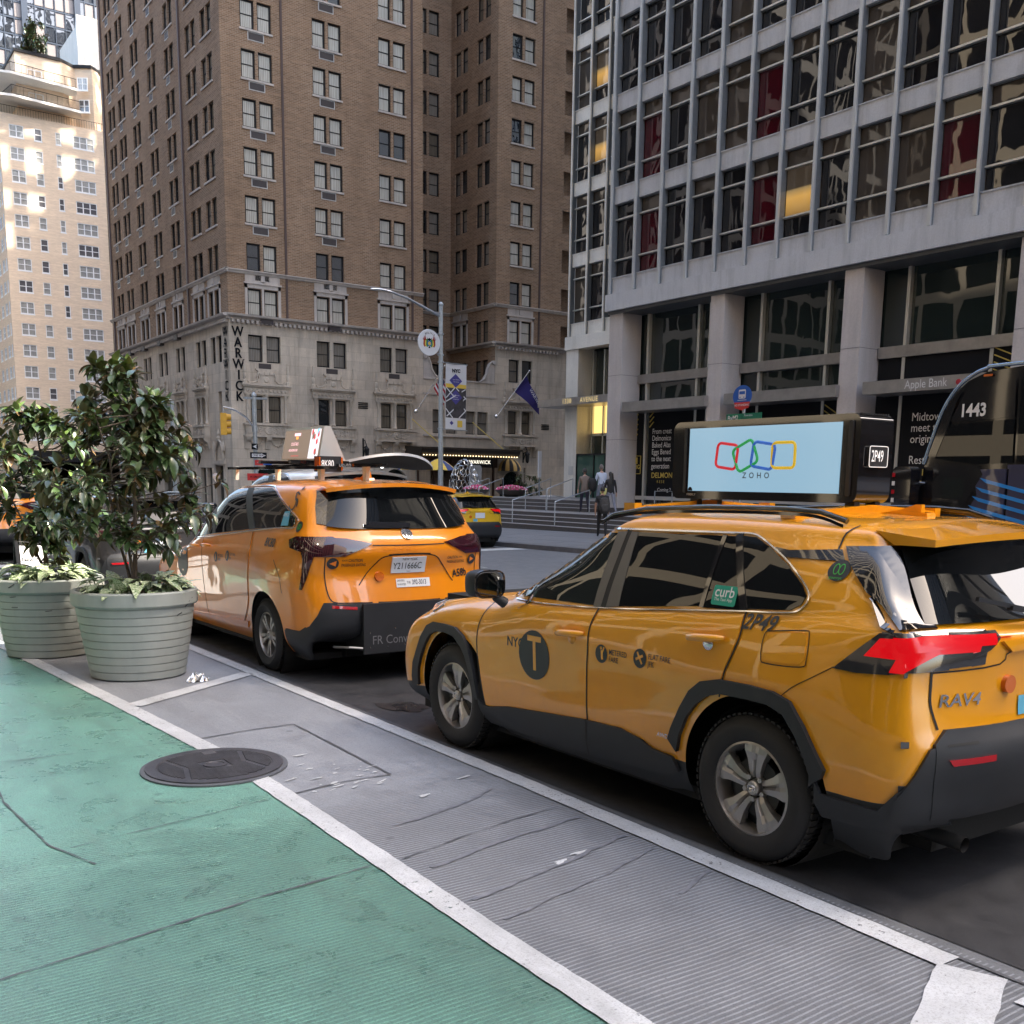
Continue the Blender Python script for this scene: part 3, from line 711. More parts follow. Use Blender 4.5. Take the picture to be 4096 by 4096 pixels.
for s in (-1, 1):
    pts = [(s*1.15, 0)]+[(s*cos(pi/2*k/NSEG)*1.0, sin(pi/2*k/NSEG)*1.0) for k in range(NSEG+1)]+[(0, 1.3), (s*1.15, 1.3)]
    ring.prism(pts, 'y', -.002, .28)
for a in (.18, .42, .66, 1.0-.18+.0, ):
    for s in (-1, 1): ring.bar((s*cos(a*pi/2)*1.15, -.02, sin(a*pi/2)*1.15), (s*cos(a*pi/2)*1.75, -.02, sin(a*pi/2)*1.6), .03, .05, (0, 1, 0))
ringm = ring.mesh('arch', ['carved'])
vo = MB(); vo.box(-1.15, 1.15, .28, .30, -2.2, 1.3); vom = vo.mesh('arch_glass', ['pane_store'])
for s in (2.4, 7.2, 12.1): add_obj('arch', ringm, hotel, (s, 0, 1.6)); add_obj('arch_glass', vom, hotel, (s, 0, 1.6))
for n_, me in BM:
    for s in (2.39, 7.23, 12.05, 23.1): add_obj(n_, me, hotel, (s, 0, 0))
    for c in WC[1:]: o = add_obj(n_, me, hotel, (0, c, 0)); o.rotation_euler.z = -pi/2; o.scale = (.80, 1, 1)
add_obj('arch', ringm, hotel, (22.45, 0, 1.6)); add_obj('arch_glass', vom, hotel, (22.45, 0, 1.6))
for c in (10.2, 14.2, 18.45, 22.45): o = add_obj('arch', ringm, hotel, (0, c, 1.5)); o.rotation_euler.z = -pi/2; o = add_obj('arch_glass', vom, hotel, (0, c, 1.5)); o.rotation_euler.z = -pi/2
MB(H0).box(WX+.25, WX+.3, WY+1.6, WY+6.7, -.9, 2.7).build('door_glass', 'pane_store', hotel)
# relief portal at the corner door (west front)
mb = MB(); mb.box(-.10, .02, 1.3, 1.65, -.9, 3.1).box(-.10, .02, 3.15, 3.5, -.9, 3.1).box(-.22, .02, 1.25, 3.55, 2.7, 2.95)
mb.tube([(-.08, 2.4-.8, 3.0), (-.1, 2.4-.75, 3.6), (-.1, 2.4-.45, 4.1), (-.1, 2.4, 4.35), (-.1, 2.4+.45, 4.1), (-.1, 2.4+.75, 3.6), (-.08, 2.4+.8, 3.0)], .09, 6)
mb.lathe([(.12, 4.3), (.16, 4.45), (.06, 4.6), (.12, 4.75), (0, 5.1)], 8, (-.1, 2.4, 0)); mb.lathe([(.1, 3.6), (.12, 3.9), (.02, 4.3)], 6, (-.1, 1.5, 0)); mb.lathe([(.1, 3.6), (.12, 3.9), (.02, 4.3)], 6, (-.1, 3.3, 0))
mb.build('portal', 'carved', hotel)
# window AC boxes of the base
for s in (2.36, 7.2, 12.05): MB(H0).box(WX+s-.42, WX+s+.42, WY-.05, WY+.02, 8.93, 9.28).build('air_conditioner', 'ac_grille', hotel)
for s in (2.5, 7.35): MB(H0).box(WX+s-.42, WX+s+.42, WY-.30, WY+.02, 11.78, 12.05).build('air_conditioner', 'ac_grille', hotel)
for s in (10.19, 14.34, 18.53, 22.46, 25.46): MB(H0).box(WX-.32, WX+.02, WY+s-.38, WY+s+.38, 11.6, 11.96).build('air_conditioner', 'ac_grille', hotel)
for x, z in ((9.55, 6.75), (25.6, 5.9)):
    for k in range(4): MB(H0).box(WX+x-.38, WX+x+.38, WY-.04, WY, z+k*.12, z+k*.12+.07).build('vent_slat', 'frame_black', hotel)
# the letters down the corner, both faces
zs_ = [11.46-.685*i for i in range(7)]
for ch, z in zip('WARWICK', zs_):
    mb = MB(H0); vs, fs = text_geo(ch, .86, bold=.015, align='CENTER', xs=.86)
    mb.add(([(WX+.55+x, WY-.09, z-.29+y) for x, y in vs], fs)); mb.add(([(WX+.55+x, WY-.02, z-.29+y) for x, y in vs], fs)); mb.build('letter', 'sign_black', hotel, fix=False)
    mb = MB(H0); mb.add(([(WX-.09, WY+.62-x, z-.29+y) for x, y in vs], fs)); mb.add(([(WX-.02, WY+.62-x, z-.29+y) for x, y in vs], fs)); mb.build('letter', 'sign_black', hotel, fix=False)
# wall lanterns on the base
def lantern(x, y, z, dx, dy, lab):
    t = thing('wall_lantern', lab, 'wall lamp', (x, y, z)); mb = MB()
    mb.bar((0, 0, .1), (dx*.55, dy*.55, .25), .06); mb.bar((0, 0, -.5), (dx*.35, dy*.35, .15), .05); mb.tube([(0, 0, .7), (dx*.3, dy*.3, .65), (dx*.55, dy*.55, .3)], .035, 6); mb.box(-.05, .05, -.05, .05, -.6, .8)
    mb.build('bracket', 'frame_black', t); MB().lathe([(.05, -.75), (.13, -.6), (.17, -.1), (.2, -.05), (.05, .12), (0, .2)], 8, (dx*.6, dy*.6, .1)).build('lamp_housing', 'frame_black', t)
lantern(33.92, WY, 3.9, 0, -1, 'black iron wall lantern on the stone base beside the third arched window')
lantern(WX, WY+7.4, 3.6, -1, 0, 'black iron lantern on the west front left of the hotel corner door')
lantern(47.9, WY, 3.9, 0, -1, 'black iron wall lantern right of the striped awning')

MATS['ctx_cream2'] = simple('ctx_cream2', (.75, .70, .60), .5)
# ---------------------------------------------------------------- the curtain-wall office tower
TX, TYN = 28.0, 33.33
tower = thing('office_tower', 'grey office tower with curtain wall windows and square stone pillars at street level', 'building', (TX, 0, 0))
T0 = (TX, 0, 0); FL = 3.41; SZ = 9.92; BW = 1.428
nb = 19; rows = 4
# spandrels: one panel per bay and storey
spm = MB().box(.035, BW-.035, -.03, .10, 0, .60).box(.02, BW-.02, -.06, .10, .60, .635).mesh('spandrel_panel', ['panel_grey'])
spw = MB().box(.03, 1.37-.03, -.03, .10, 0, .60).box(.02, 1.35, -.06, .10, .60, .635).mesh('spandrel_panel', ['panel_warm'])
def office_win(W, H, pm_, kinds):
    f = MB(); f.box(.05, W-.05, .10, .20, H-.04, H).box(.05, W-.05, .10, .2, 0, .05)
    f.box(.05, W-.05, .02, .16, H*.775, H*.775+.055, 1).box(.05, W-.05, .02, .16, H*.225, H*.225+.055, 1)
    fm = f.mesh('window', ['mullion', 'bar_alu'])
    def pn(z0, z1, mt):
        q = MB(); q.face([(.04, .17, z0), (W-.04, .17, z0), (W-.04, .17, z1), (.04, .17, z1)]); return q.mesh('pane', mt, fix=False)
    return fm, {k: [pn(0, H*.225, a), pn(H*.225, H*.775, b2), pn(H*.775, H, c2)] for k, (a, b2, c2) in kinds.items()}
KN = {'dark': ('pane_office', 'pane_office', 'pane_blind'), 'all': ('pane_office', 'pane_office', 'pane_office'), 'blind': ('pane_blind', 'pane_blind', 'pane_blind'), 'red': ('pane_red', 'pane_red', 'pane_blind'), 'warm': ('pane_office', 'pane_warm', 'pane_blind')}
fmM, pnM = office_win(BW, FL-.62, None, KN); fmW, pnW = office_win(1.37, FL-.62, None, KN)
mulm = MB().box(-.055, .055, -.20, -.13, 0, 24, 1).box(-.035, .035, -.13, .14, 0, 24, 0).mesh('mullion', ['mullion', 'mullion_face'])
mulw = MB().box(-.05, .05, -.20, -.13, 0, 24, 1).box(-.035, .035, -.13, .14, 0, 24, 0).mesh('mullion', ['mullion', 'panel_warm'])
def put(me, name, loc, rz=-pi/2, par=None):
    o = add_obj(name, me, par or tower, loc); o.rotation_euler.z = rz; return o
special = {(0, 1): 'red', (0, 2): 'all', (0, 5): 'red', (0, 6): 'warm', (0, 7): 'dark', (0, 9): 'blind', (0, 10): 'red', (1, 1): 'red', (1, 5): 'red', (1, 3): 'blind', (1, 8): 'blind', (2, 0): 'all', (2, 1): 'all', (2, 2): 'all', (2, 3): 'all', (2, 4): 'blind', (3, 5): 'all', (0, 8): 'blind', (1, 4): 'blind', (2, 8): 'dark', (1, 9): 'dark', (2, 10): 'warm'}
for r in range(rows):
    z = SZ+FL*r
    for i in range(nb):
        yn = TYN-.12-i*BW                     # north edge of the bay
        put(spm, 'spandrel_panel', (0, yn, z-.64))
        w_ = put(fmM, 'window', (0, yn, z)); k = special.get((r, i), 'dark' if (i+r) % 4 else 'all')
        for pm_ in pnM[k]: add_obj('pane', pm_, w_)
    for i in range(nb): put(spm, 'spandrel_panel', (0, TYN-.12-i*BW, SZ+FL*rows-.64)) if r == 0 else None
for i in range(nb+1): put(mulm, 'mullion', (0, TYN-.12-i*BW, SZ-.64))
# fascia over the shopfronts, soffit, upper mass
mb = MB(T0); mb.box(TX-.22, TX+.4, 1.0, TYN+.06, 8.62, 9.26); mb.build('fascia', 'panel_grey', tower)
MB(T0).box(TX-.1, TX+1.4, 1, TYN, 8.50, 8.62).build('soffit', 'soffit', tower)
YS = TYN-.12-nb*BW
mb = MB(T0); mb.box(TX+.22, 50, -2, TYN-.05, 9.2, 62); mb.box(50, TX+60, -2, TYN-.05, 9.2, 125); mb.box(TX+.02, TX+2, -2, YS, 8.6, 62); mb.box(TX+.1, TX+6, 0, TYN, SZ+FL*rows+.02, 62)
mb.build('upper_storeys', 'dark_void', tower)
mb = MB(T0); mb.box(34.32, 70, TYN-.05, 43.35, 9.2, 27.5); mb.build('wing_wall', 'dark_void', tower)
# end wall of the north corner and pillar strip
MB(T0).box(TX-.10, TX+.22, TYN-.12, TYN+.05, 9.26, 24).build('corner_fin', 'mullion', tower)
MB(T0).box(TX+.22, TX+6.2, TYN-.05, TYN+.02, 9.2, 24).build('return_wall', 'panel_warm', tower)
# the wing set back to the north
TW = 34.05; nw = 8; YW = 43.66
for r in range(5):
    z = SZ-.05+FL*r
    for i in range(nw):
        yn = YW-.06-i*1.37
        put(spw, 'spandrel_panel', (TW-TX, yn, z-.64)); w_ = put(fmW, 'window', (TW-TX, yn, z)); k = ('warm' if (r, i) in ((3, 1), (2, 1)) else ('dark' if (i+r) % 3 else 'blind'))
        for pm_ in pnW[k]: add_obj('pane', pm_, w_)
for i in range(nw+1): put(mulw, 'mullion', (TW-TX, YW-.06-i*1.37, SZ-.69))
MB(T0).box(TW-.25, TW+.4, TYN, YW+.12, 8.55, 9.2).build('fascia', 'panel_warm', tower)
MB(T0).box(TW+.2, 70, YW-.32, YW, 8.6, 27.6).build('north_wall', 'panel_warm', tower)
MB(T0).box(TX+.3, 50, TYN-.04, TYN+.01, 27.6, 61).box(50, 86, TYN-.04, TYN+.01, 27.6, 124).build('tower_north_wall', 'ctx_cream2', tower)  # unseen face, coloured pale to look bright in the hotel windows
# shopfront level
for yc, w_ in ((32.9, .80), (27.33, .68), (21.5, .72), (15.78, .72), (10.0, .72), (4.3, .72)):
    MB(T0).box(TX-.02, TX+1.0, yc-w_/2, yc+w_/2, .80, 8.60).box(TX+.0, TX+.98, yc-w_/2+.02, yc+w_/2-.02, .3, .80, 1).build('pillar', ['pillar_stone', 'step_granite'], tower)
    for z in (3.55, 6.1): MB(T0).box(TX-.026, TX+1.006, yc-w_/2-.006, yc+w_/2+.006, z, z+.012).build('pillar_joint', 'joint', tower)
MB(T0).box(29.08, 29.3, 1, 33.4, .6, 8.6).build('shop_glass', 'pane_store', tower)
mb = MB(T0)
for y in (32.02, 29.2, 28.6, 26.1, 23.2, 20.2, 17.3, 14.4, 11.6, 8.4): mb.box(28.93, 29.12, y-.055, y+.055, .6, 8.5)
mb.build('shop_mullion', 'bar_alu', tower)
for a, c in ((27.7, 32.48), (21.9, 26.95), (16.2, 21.1), (10.4, 15.4), (4.7, 9.6)):
    MB(T0).box(28.86, 29.12, a, c, 5.80, 6.15).build('metal_band', 'steel_band', tower)
    lo = a if a > 27 else a-.0
    MB(T0).box(27.78, 28.9, a-.1, c-.32, 4.62, 5.0).build('metal_band', 'steel_band', tower)
    MB(T0).box(28.9, 29.12, a, c, 1.15, 1.30).build('metal_band', 'alu_trim', tower)
# black hoarding film with print behind the glass line
hp = MB(T0); hp.box(28.95, 29.06, 27.7, 31.77, 1.30, 4.66).box(28.95, 29.06, 32.1, 32.95, .65, 4.66).box(28.95, 29.06, 16.2, 21.1, .65, 4.66).box(28.95, 29.06, 21.9, 26.9, .65, 4.66).box(28.95, 29.06, 16.2, 21.1, 5.0, 5.8)
hp.build('window_film', 'sign_black', tower)
def tside(s, X, y, z, size, mat, name='lettering', par=None, org=T0, **k):      # text readable from the west: runs toward -y
    mb = MB(org); text_on(mb, s, (X, y, z), (0, -1, 0), (0, 0, 1), size, **k); return mb.build(name, mat, par or tower, fix=False)
for s, z in (('From creat', 3.87), ('Delmonico', 3.60), ('Baked Alas', 3.33), ('Eggs Bened', 3.06), ('to the next', 2.79), ('generation', 2.50)): tside(s, 28.93, 31.56, z, .30, 'white_print', xs=.82)
tside('DELMON', 28.93, 31.54, 2.13, .30, 'gold_print', bold=.012); tside('RESE', 28.93, 31.2, 1.88, .15, 'gold_print', space=1.6); tside('Coming 2', 28.93, 31.15, 1.56, .20, 'white_print')
for s, z in (('Midtown', 3.94), ('meet the', 3.61), ('original', 3.27), ('Restaurant.', 2.63)): tside(s, 28.93, 19.75, z, .36, 'white_print', xs=.9)
tside('DELM', 28.93, 19.7, 2.25, .27, 'gold_print', bold=.012, space=1.4); tside('RESE', 28.93, 19.3, 1.95, .15, 'gold_print', space=1.6)
tside('Apple Bank', 27.76, 19.28, 4.81, .36, 'white_print', xs=.84)
mb = MB(T0); mb.lathe([(.0, -.02), (.07, -.02), (.085, 0), (0, .0)], 14, (27.75, 17.52, 4.79), axis='x'); mb.build('apple_emblem', simple('apple_red', (.35, .02, .03), .4), tower)
mb = MB(T0); mb.bar((28.92, 32.85, 2.92), (28.92, 32.85, 2.2), .02).bar((28.92, 32.2, 2.92), (28.92, 32.2, 2.2), .02).bar((28.92, 32.2, 2.92), (28.92, 32.85, 2.92), .02).bar((28.92, 32.2, 2.2), (28.92, 32.85, 2.2), .02); mb.box(28.91, 28.93, 32.4, 32.62, 2.6, 2.86)
mb.build('emblem', 'gold_print', tower); tside('DHG', 28.92, 32.76, 2.47, .24, 'gold_print', bold=.02)
mb = MB(T0)
for k in range(7): mb.bar((28.93, 32.92, 4.5-k*.2), (28.93, 32.45, 4.66-k*.2+.35-.15*k*0), .03)
for k in range(3): mb.bar((28.93, 31.75, 4.45-k*.2), (28.93, 31.5, 4.66-k*.2), .03)
for k in range(4): mb.bar((28.93, 17.2, 5.8-k*.2), (28.93, 16.4, 5.45-k*.2), .03)
for k in range(3): mb.bar((28.93, 23.1, 4.5-k*.2), (28.93, 22.6, 4.2-k*.2), .03)
mb.build('gold_stripes', 'gold_print', tower)
# the entrance in the wing
for a, c, x1 in ((42.75, 43.75, 35.0), (36.6, 37.6, 35)): MB(T0).box(TW-.15, x1, a, c, 1.04, 8.6).build('pillar', 'panel_warm', tower)
MB(T0).box(TW+.9, TW+1.2, 33.4, 43.5, 1.0, 8.6).build('lobby_glass', 'pane_store', tower)
mw, ntw, bw_ = nodes('lobby_glow'); bw_.inputs['Base Color'].default_value = (.35, .22, .08, 1); bw_.inputs['Emission Color'].default_value = (1, .68, .22, 1); bw_.inputs['Emission Strength'].default_value = .24
MB(T0).box(TW+.84, TW+.89, 38.0, 42.7, 4.35, 5.75).build('lobby_lighting', 'lobby_glow', tower)
mb = MB(T0)
for y in (42.6, 41.7, 39.9, 38.2): mb.box(TW+.72, TW+.9, y-.05, y+.05, 1.04, 8.5)
mb.box(TW+.72, TW+.9, 37.6, 42.7, 4.2, 4.32).box(TW+.72, TW+.9, 37.6, 42.7, 3.1, 3.25); mb.build('lobby_mullion', 'bar_alu', tower)
mb = MB(T0); mb.box(TW-.2, TW+.8, 37.7, 42.6, 1.04, 3.2); mb.build('glass_vestibule', simple('vestibule_glass', (.045, .10, .075), .05, spec=.9), tower)
mb = MB(T0)
for y in (42.6, 41.2, 40.3, 38.9, 37.7): mb.box(TW-.25, TW-.2, y-.03, y+.03, 1.04, 3.2)
mb.box(TW-.27, TW-.2, 37.7, 42.6, 3.2, 3.27); mb.build('vestibule_frame', 'frame_black', tower)
MB(T0).box(TW-1.05, TW+.5, 34.0, 44.97, 5.68, 6.06).build('entrance_canopy', 'steel_band', tower)
for s, y in (('1330', 42.85), ('AVENUE', 41.4), ('OF', 39.1)): tside(s, TW-1.07, y, 5.87, .34, 'gold_letter', space=1.15, bold=.008)
MB(T0).box(TW-.17, TW-.15, 43.0, 43.35, 2.2, 2.65).build('wall_plaque', 'alu_trim', tower)

# ---------------------------------------------------------------- pale brick apartment building beyond
LX, LY = 25.3, 147.0
apt = thing('apartment_building', 'pale cream brick apartment block with white windows and railed balconies at its top', 'building', (LX, LY, 0))
L0 = (LX, LY, 0)
floors = [44.43-2.62*k for k in range(15)]
cols = [(1.1, 2.75, 2), (3.95, 4.85, 1), (6.45, 7.1, 1), (8.5, 11.05, 3), (13.0, 14.6, 2), (16, 17.6, 2)]
rr = [(a, c, t-1.45, t) for t in floors for a, c, _ in cols]
wr = []; wc = [(.5, 1.5), (2.2, 3.8), (5.0, 6.6), (8.0, 9.6), (11.5, 13.0), (14.5, 16)]
wr = [(a, c, t-1.45, t) for t in floors for a, c in wc]
mb = MB(L0); facade(mb, (LX, LY, 0), (1, 0, 0), (0, -1, 0), 30, 5.0, 45.6, rr, .15); facade(mb, (LX, LY, 0), (0, 1, 0), (-1, 0, 0), 30, 5.0, 45.6, wr, .15)
mb.box(LX+.3, LX+29, LY+.3, LY+29, 0, 45.5)
mb.build('brick_wall', 'brick_cream', apt)
MB(L0).box(LX-.1, LX+30, LY-.12, LY+30, 3.6, 5.0).box(LX+.3, LX+29, LY+.3, LY+1, -2, 3.6).build('street_storey', 'dark_void', apt)
def apt_win(w, h, n):
    f = MB(); fr = .09
    f.box(0, w, -.05, .04, 0, fr).box(0, w, -.05, .04, h-fr, h).box(0, fr, -.05, .04, fr, h-fr).box(w-fr, w, -.05, .04, fr, h-fr)
    for k in range(1, n): f.box(w*k/n-.06, w*k/n+.06, -.05, .04, fr, h-fr)
    f.box(fr, w-fr, -.04, .03, h/2-.035, h/2+.035); f.box(-.05, w+.05, -.10, .02, -.12, 0)
    return f.mesh('window', ['white_frame']), pane_mesh(w, h, .04, 'pane_beige', .02)
cache = {}
for a, c, n in cols:
    k = round(c-a, 2); cache[k] = cache.get(k) or apt_win(c-a, 1.45, n)
    for t in floors:
        o = add_obj('window', cache[k][0], apt, (a, .08, t-1.45)); add_obj('pane', cache[k][1], o)
for a, c in wc:
    k = round(c-a, 2); cache[k] = cache.get(k) or apt_win(c-a, 1.45, 2)
    for t in floors: o = add_obj('window', cache[k][0], apt, (.08, c, t-1.45)); o.rotation_euler.z = -pi/2; add_obj('pane', cache[k][1], o)
# stepped-back top with a chamfered plan, balconies and railings
top = [(27.75, 147.9), (33.1, 147.9), (34.95, 149.2), (36.8, 147.9), (37.9, 149.0), (52, 149.0), (52, 170), (27.75, 170)]
MB(L0).prism(top, 'z', 45.5, 53.2).build('penthouse_wall', 'brick_cream', apt)
MB(L0).prism([(x-.15 if x < 50 else x, y-.2) for x, y in top], 'z', 53.2, 53.55).build('parapet', 'frame_black', apt)
for z, y0, x1 in ((49.55, 144.8, 34.4), (47.0, 144.8, 34.8)):
    MB(L0).prism([(25.3, y0+.4), (26.6, y0), (x1, y0+1.2), (x1+.4, 147.9), (25.3, 156)], 'z', z, z+.28).build('balcony_slab', simple('slab%d' % int(z), (.62, .61, .58), .7, var=.1), apt)
    rl = MB(L0); a, b2 = Vector((26.6, y0+.05, z+.28)), Vector((x1, y0+1.25, z+.28)); rl.bar(a+Vector((0, 0, 1.05)), b2+Vector((0, 0, 1.05)), .06); rl.bar(a+Vector((0, 0, .1)), b2+Vector((0, 0, .1)), .04)
    for k in range(56): p = a.lerp(b2, k/55); rl.bar(p, p+Vector((0, 0, 1.05)), .05 if k % 9 == 0 else .022)
    a, b2 = Vector((26.6, y0+.05, z+.28)), Vector((25.35, 155, z+.28)); rl.bar(a+Vector((0, 0, 1.05)), b2+Vector((0, 0, 1.05)), .06)
    for k in range(40): p = a.lerp(b2, k/39); rl.bar(p, p+Vector((0, 0, 1.05)), .03)
    rl.build('railing', 'frame_black', apt)
for x0, x1, z, yy in ((29.05, 30.8, 50.0, 147.88), (29.05, 30.8, 47.3, 147.88), (33.4, 34.6, 50.3, 148.9), (35.0, 36.3, 50.3, 148.1), (33.6, 34.7, 47.7, 148.9), (35.1, 36.4, 47.7, 148.1)):
    me = apt_win(x1-x0, 1.5, 2); o = add_obj('window', me[0], apt, (x0-LX, yy-LY, z)); add_obj('pane', me[1], o)
    if yy > 148: o.rotation_euler.z = radians(35 if x0 < 34.9 else -35)
mb = MB(L0); mb.bar((25.4, 147.0, 46.5), (40, 147.0, 46.5), .05)
for k in range(50): mb.bar((25.4+k*.3, 147, 45.6), (25.4+k*.3, 147, 46.5), .025)
mb.build('railing', 'frame_black', apt)
MB(L0).box(36.2, 46, 152, 162, 53, 59.5).prism([(36.2, 152), (46, 152), (46, 162), (38, 162)], 'z', 59.5, 60.8).build('bulkhead', 'panel_warm', apt)

# ---------------------------------------------------------------- dark glass tower behind
dt = thing('glass_tower', 'dark blue glass skyscraper rising behind the cream apartment block', 'building', (20, 190, 0))
D0 = (20, 190, 0)
MB(D0).box(20, 45.0, 190.3, 220, 0, 120).box(45.9, 60, 190.3, 220, 0, 120).build('core_wall', simple('tower_core', (.035, .045, .06), .3), dt)
dm = simple('tower_mullion', (.05, .065, .09), .35, .5)
pn_ = MB().face([(.12, -.05, .2), (1.42, -.05, .2), (1.42, -.05, 2.2), (.12, -.05, 2.2)])
q = MB(); q.face([(.12, -.05, .25), (1.42, -.05, .25), (1.42, -.05, 2.3), (.12, -.05, 2.3)]); pt1 = q.mesh('window', 'pane_tower', fix=False)
q = MB(); q.face([(.12, -.05, .25), (1.42, -.05, .25), (1.42, -.05, 2.3), (.12, -.05, 2.3)]); pt2 = q.mesh('window', simple('tower_blind', (.22, .2, .2), .3), fix=False)
for i in range(16):
    x = 31.3+i*1.53
    for k in range(8): add_obj('window', pt2 if random.random() < .3 else pt1, dt, (x-20, .0, 58+2.45*k))
mb = MB(D0)
for i in range(17): mb.box(31.3+i*1.53-.06, 31.3+i*1.53+.06, 189.8, 190.3, 40, 120)
for k in range(9): mb.box(31, 56, 189.85, 190.3, 58+2.45*k-.12, 58+2.45*k+.12)
for x in (37.4, 45.4): mb.box(x-.45, x+.45, 189.4, 190.3, 40, 120)
mb.build('tower_mullions', dm, dt)
# ---------------------------------------------------------------- the rest of the canyon (behind and beside the camera; seen in glass and paint, plus added sun blockers)
def mat_context(name, wall, glass, bw, bh, fw=.62, fh=.6):
    m, nt, b = nodes(name)
    g = nt.nodes.new('ShaderNodeNewGeometry'); sep = nt.nodes.new('ShaderNodeSeparateXYZ'); nt.links.new(g.outputs['Position'], sep.inputs[0])
    u = math_(nt, 'FRACT', math_(nt, 'DIVIDE', math_(nt, 'ADD', sep.outputs[0], sep.outputs[1]), bw)); v = math_(nt, 'FRACT', math_(nt, 'DIVIDE', sep.outputs[2], bh))
    w_ = math_(nt, 'MULTIPLY', math_(nt, 'LESS_THAN', u, fw), math_(nt, 'LESS_THAN', v, fh))
    nt.links.new(mix(nt, w_, wall, glass), b.inputs['Base Color'])
    nt.links.new(ramp(nt, w_, [(0, .8), (1, .06)]), b.inputs['Roughness']); return m
mat_context('ctx_cream', (.42, .37, .29), (.012, .013, .015), 2.9, 3.7, .86, .80); mat_context('ctx_grey', (.42, .41, .40), (.015, .016, .02), 1.8, 3.7, .8, .8)
mat_context('ctx_brick', (.42, .30, .22), (.05, .055, .06), 2.6, 3.2, .5, .55); mat_context('ctx_dark', (.10, .10, .11), (.03, .035, .04), 1.5, 3.8, .85, .8)
def block(name, lab, x0, x1, y0, y1, h, mat, step=True):
    t = thing(name, lab, 'building', (x0, y0, 0)); mb = MB((x0, y0, 0)); mb.box(x0, x1, y0, y1, -1, h)
    if step: mb.box(x0+(x1-x0)*.12, x1-(x1-x0)*.12, y0+(y1-y0)*.15, y1-(y1-y0)*.15, h, h*1.3)
    mb.box(x0-.15, x1+.15, y0-.15, y1+.15, h, h+.6); mb.build('wall', mat, t); return t
block('office_building', 'cream office building on the west side of the avenue behind the camera', -52, -6.6, -8, 46, 62, 'ctx_cream')
block('office_building', 'grey office building north of the cross street on the west side', -52, -6.6, 63, 126, 48, 'ctx_grey')
block('office_building', 'brick building south of the camera on the west side', -52, -6.6, -84, -26, 40, 'ctx_brick')
block('office_building', 'grey tower south of the office tower on the east side', 28, 90, -90, -22, 58, 'ctx_dark', False)
block('office_building', 'cream building further north on the west side of the avenue', -52, -6.6, 146, 220, 55, 'ctx_cream')
block('office_building', 'added unseen grey tower east of the office tower, keeping sun off the hotel', 71, 150, -2, 43.5, 125, 'ctx_grey', False)  # unseen block, added to keep direct sun off the hotel's south front
block('office_building', 'brick building behind the brick hotel', 66, 110, 64, 128, 70, 'ctx_brick')
block('office_building', 'added unseen brick block behind the hotel, keeping sun off the apartment block', 48, 100, 99, 128, 34, 'ctx_brick', False)  # unseen block, put here to shade the apartment building from the sun
block('office_building', 'added unseen building east of the cream apartment block, blocking sun', 70, 120, 146, 190, 90, 'ctx_brick', False)  # also unseen, added against sun on the apartment building
# added unseen fins and bands behind the hotel, dappling sun on the apartments
fr = thing('sun_dapple_screen', 'added unseen screen of fins and bands that dapples sun onto the apartment block', 'building', (48, 126, 34)); mb = MB((48, 126, 34)); rf = random.Random(12)
x = 46.0
while x < 84: w_ = rf.uniform(.8, 1.9); mb.box(x, x+w_, 126, 126.7, 34, 100+rf.uniform(-8, 6)); x += w_+rf.uniform(1.2, 3.4)
z = 36.0
while z < 103: h_ = rf.uniform(.7, 2.0); mb.box(46, 84, 126.8, 127.2, z, z+h_); z += h_+rf.uniform(1.8, 4.5)
mb.build('frame', 'ctx_grey', fr)
# ---------------------------------------------------------------- vehicle materials
def mat_paint(name, col, rough=.32):
    m, nt, b = nodes(name)
    v = coords(nt); f = noise(nt, v, 1.1, 4, .6)
    base = ramp(nt, f, [(.3, tuple(c*.90 for c in col)), (.7, tuple(min(1, c*1.06) for c in col))])
    sp = nt.nodes.new('ShaderNodeSeparateXYZ'); nt.links.new(v, sp.inputs[0]); low = ramp(nt, sp.outputs[2], [(.25, 1.0), (.75, .12)])
    dirt = math_(nt, 'MULTIPLY', ramp(nt, noise(nt, v, 7, 7, .7, .5), [(.42, 0.0), (.75, 1.0)]), low)
    nt.links.new(mix(nt, math_(nt, 'MULTIPLY', dirt, .22), base, (.10, .085, .065)), b.inputs['Base Color'])
    nt.links.new(math_(nt, 'SUBTRACT', 1.0, math_(nt, 'MULTIPLY', dirt, .3)), b.inputs['Coat Weight'])
    b.inputs['Roughness'].default_value = rough; b.inputs['Coat Roughness'].default_value = .03; b.inputs['Specular IOR Level'].default_value = .4
    d = noise(nt, v, 2.4, 2, .5); bmp = nt.nodes.new('ShaderNodeBump'); bmp.inputs['Strength'].default_value = .5; bmp.inputs['Distance'].default_value = .006
    nt.links.new(d, bmp.inputs['Height']); nt.links.new(bmp.outputs[0], b.inputs['Coat Normal']); return m
mat_paint('taxi_yellow', (.76, .315, .003)); mat_paint('taxi_orange', (.80, .255, .004)); mat_paint('black_paint', (.012, .012, .014)); mat_paint('white_paint', (.72, .74, .76)); mat_paint('bus_blue', (.015, .022, .07)); mat_paint('bus_stripe', (.0, .24, .70)); mat_paint('far_yellow', (.68, .42, .02))
simple('cladding', (.015, .017, .021), .55, bumpy=.1, bs=300, var=.15); simple('tyre', (.014, .014, .015), .75, bumpy=.15, bs=60); simple('rim_grey', (.40, .385, .37), .34, .7)
simple('rim_dark', (.03, .03, .03), .5, .4); simple('chrome', (.72, .72, .74), .12, 1.0); simple('gloss_black', (.008, .008, .01), .06, coat=1); simple('seam', (.006, .005, .004), .6)
simple('glass_car', (.006, .007, .008), .012, spec=.45); simple('glass_light', (.014, .018, .017), .012, spec=.7); simple('pillar_film', (.11, .10, .09), .3)
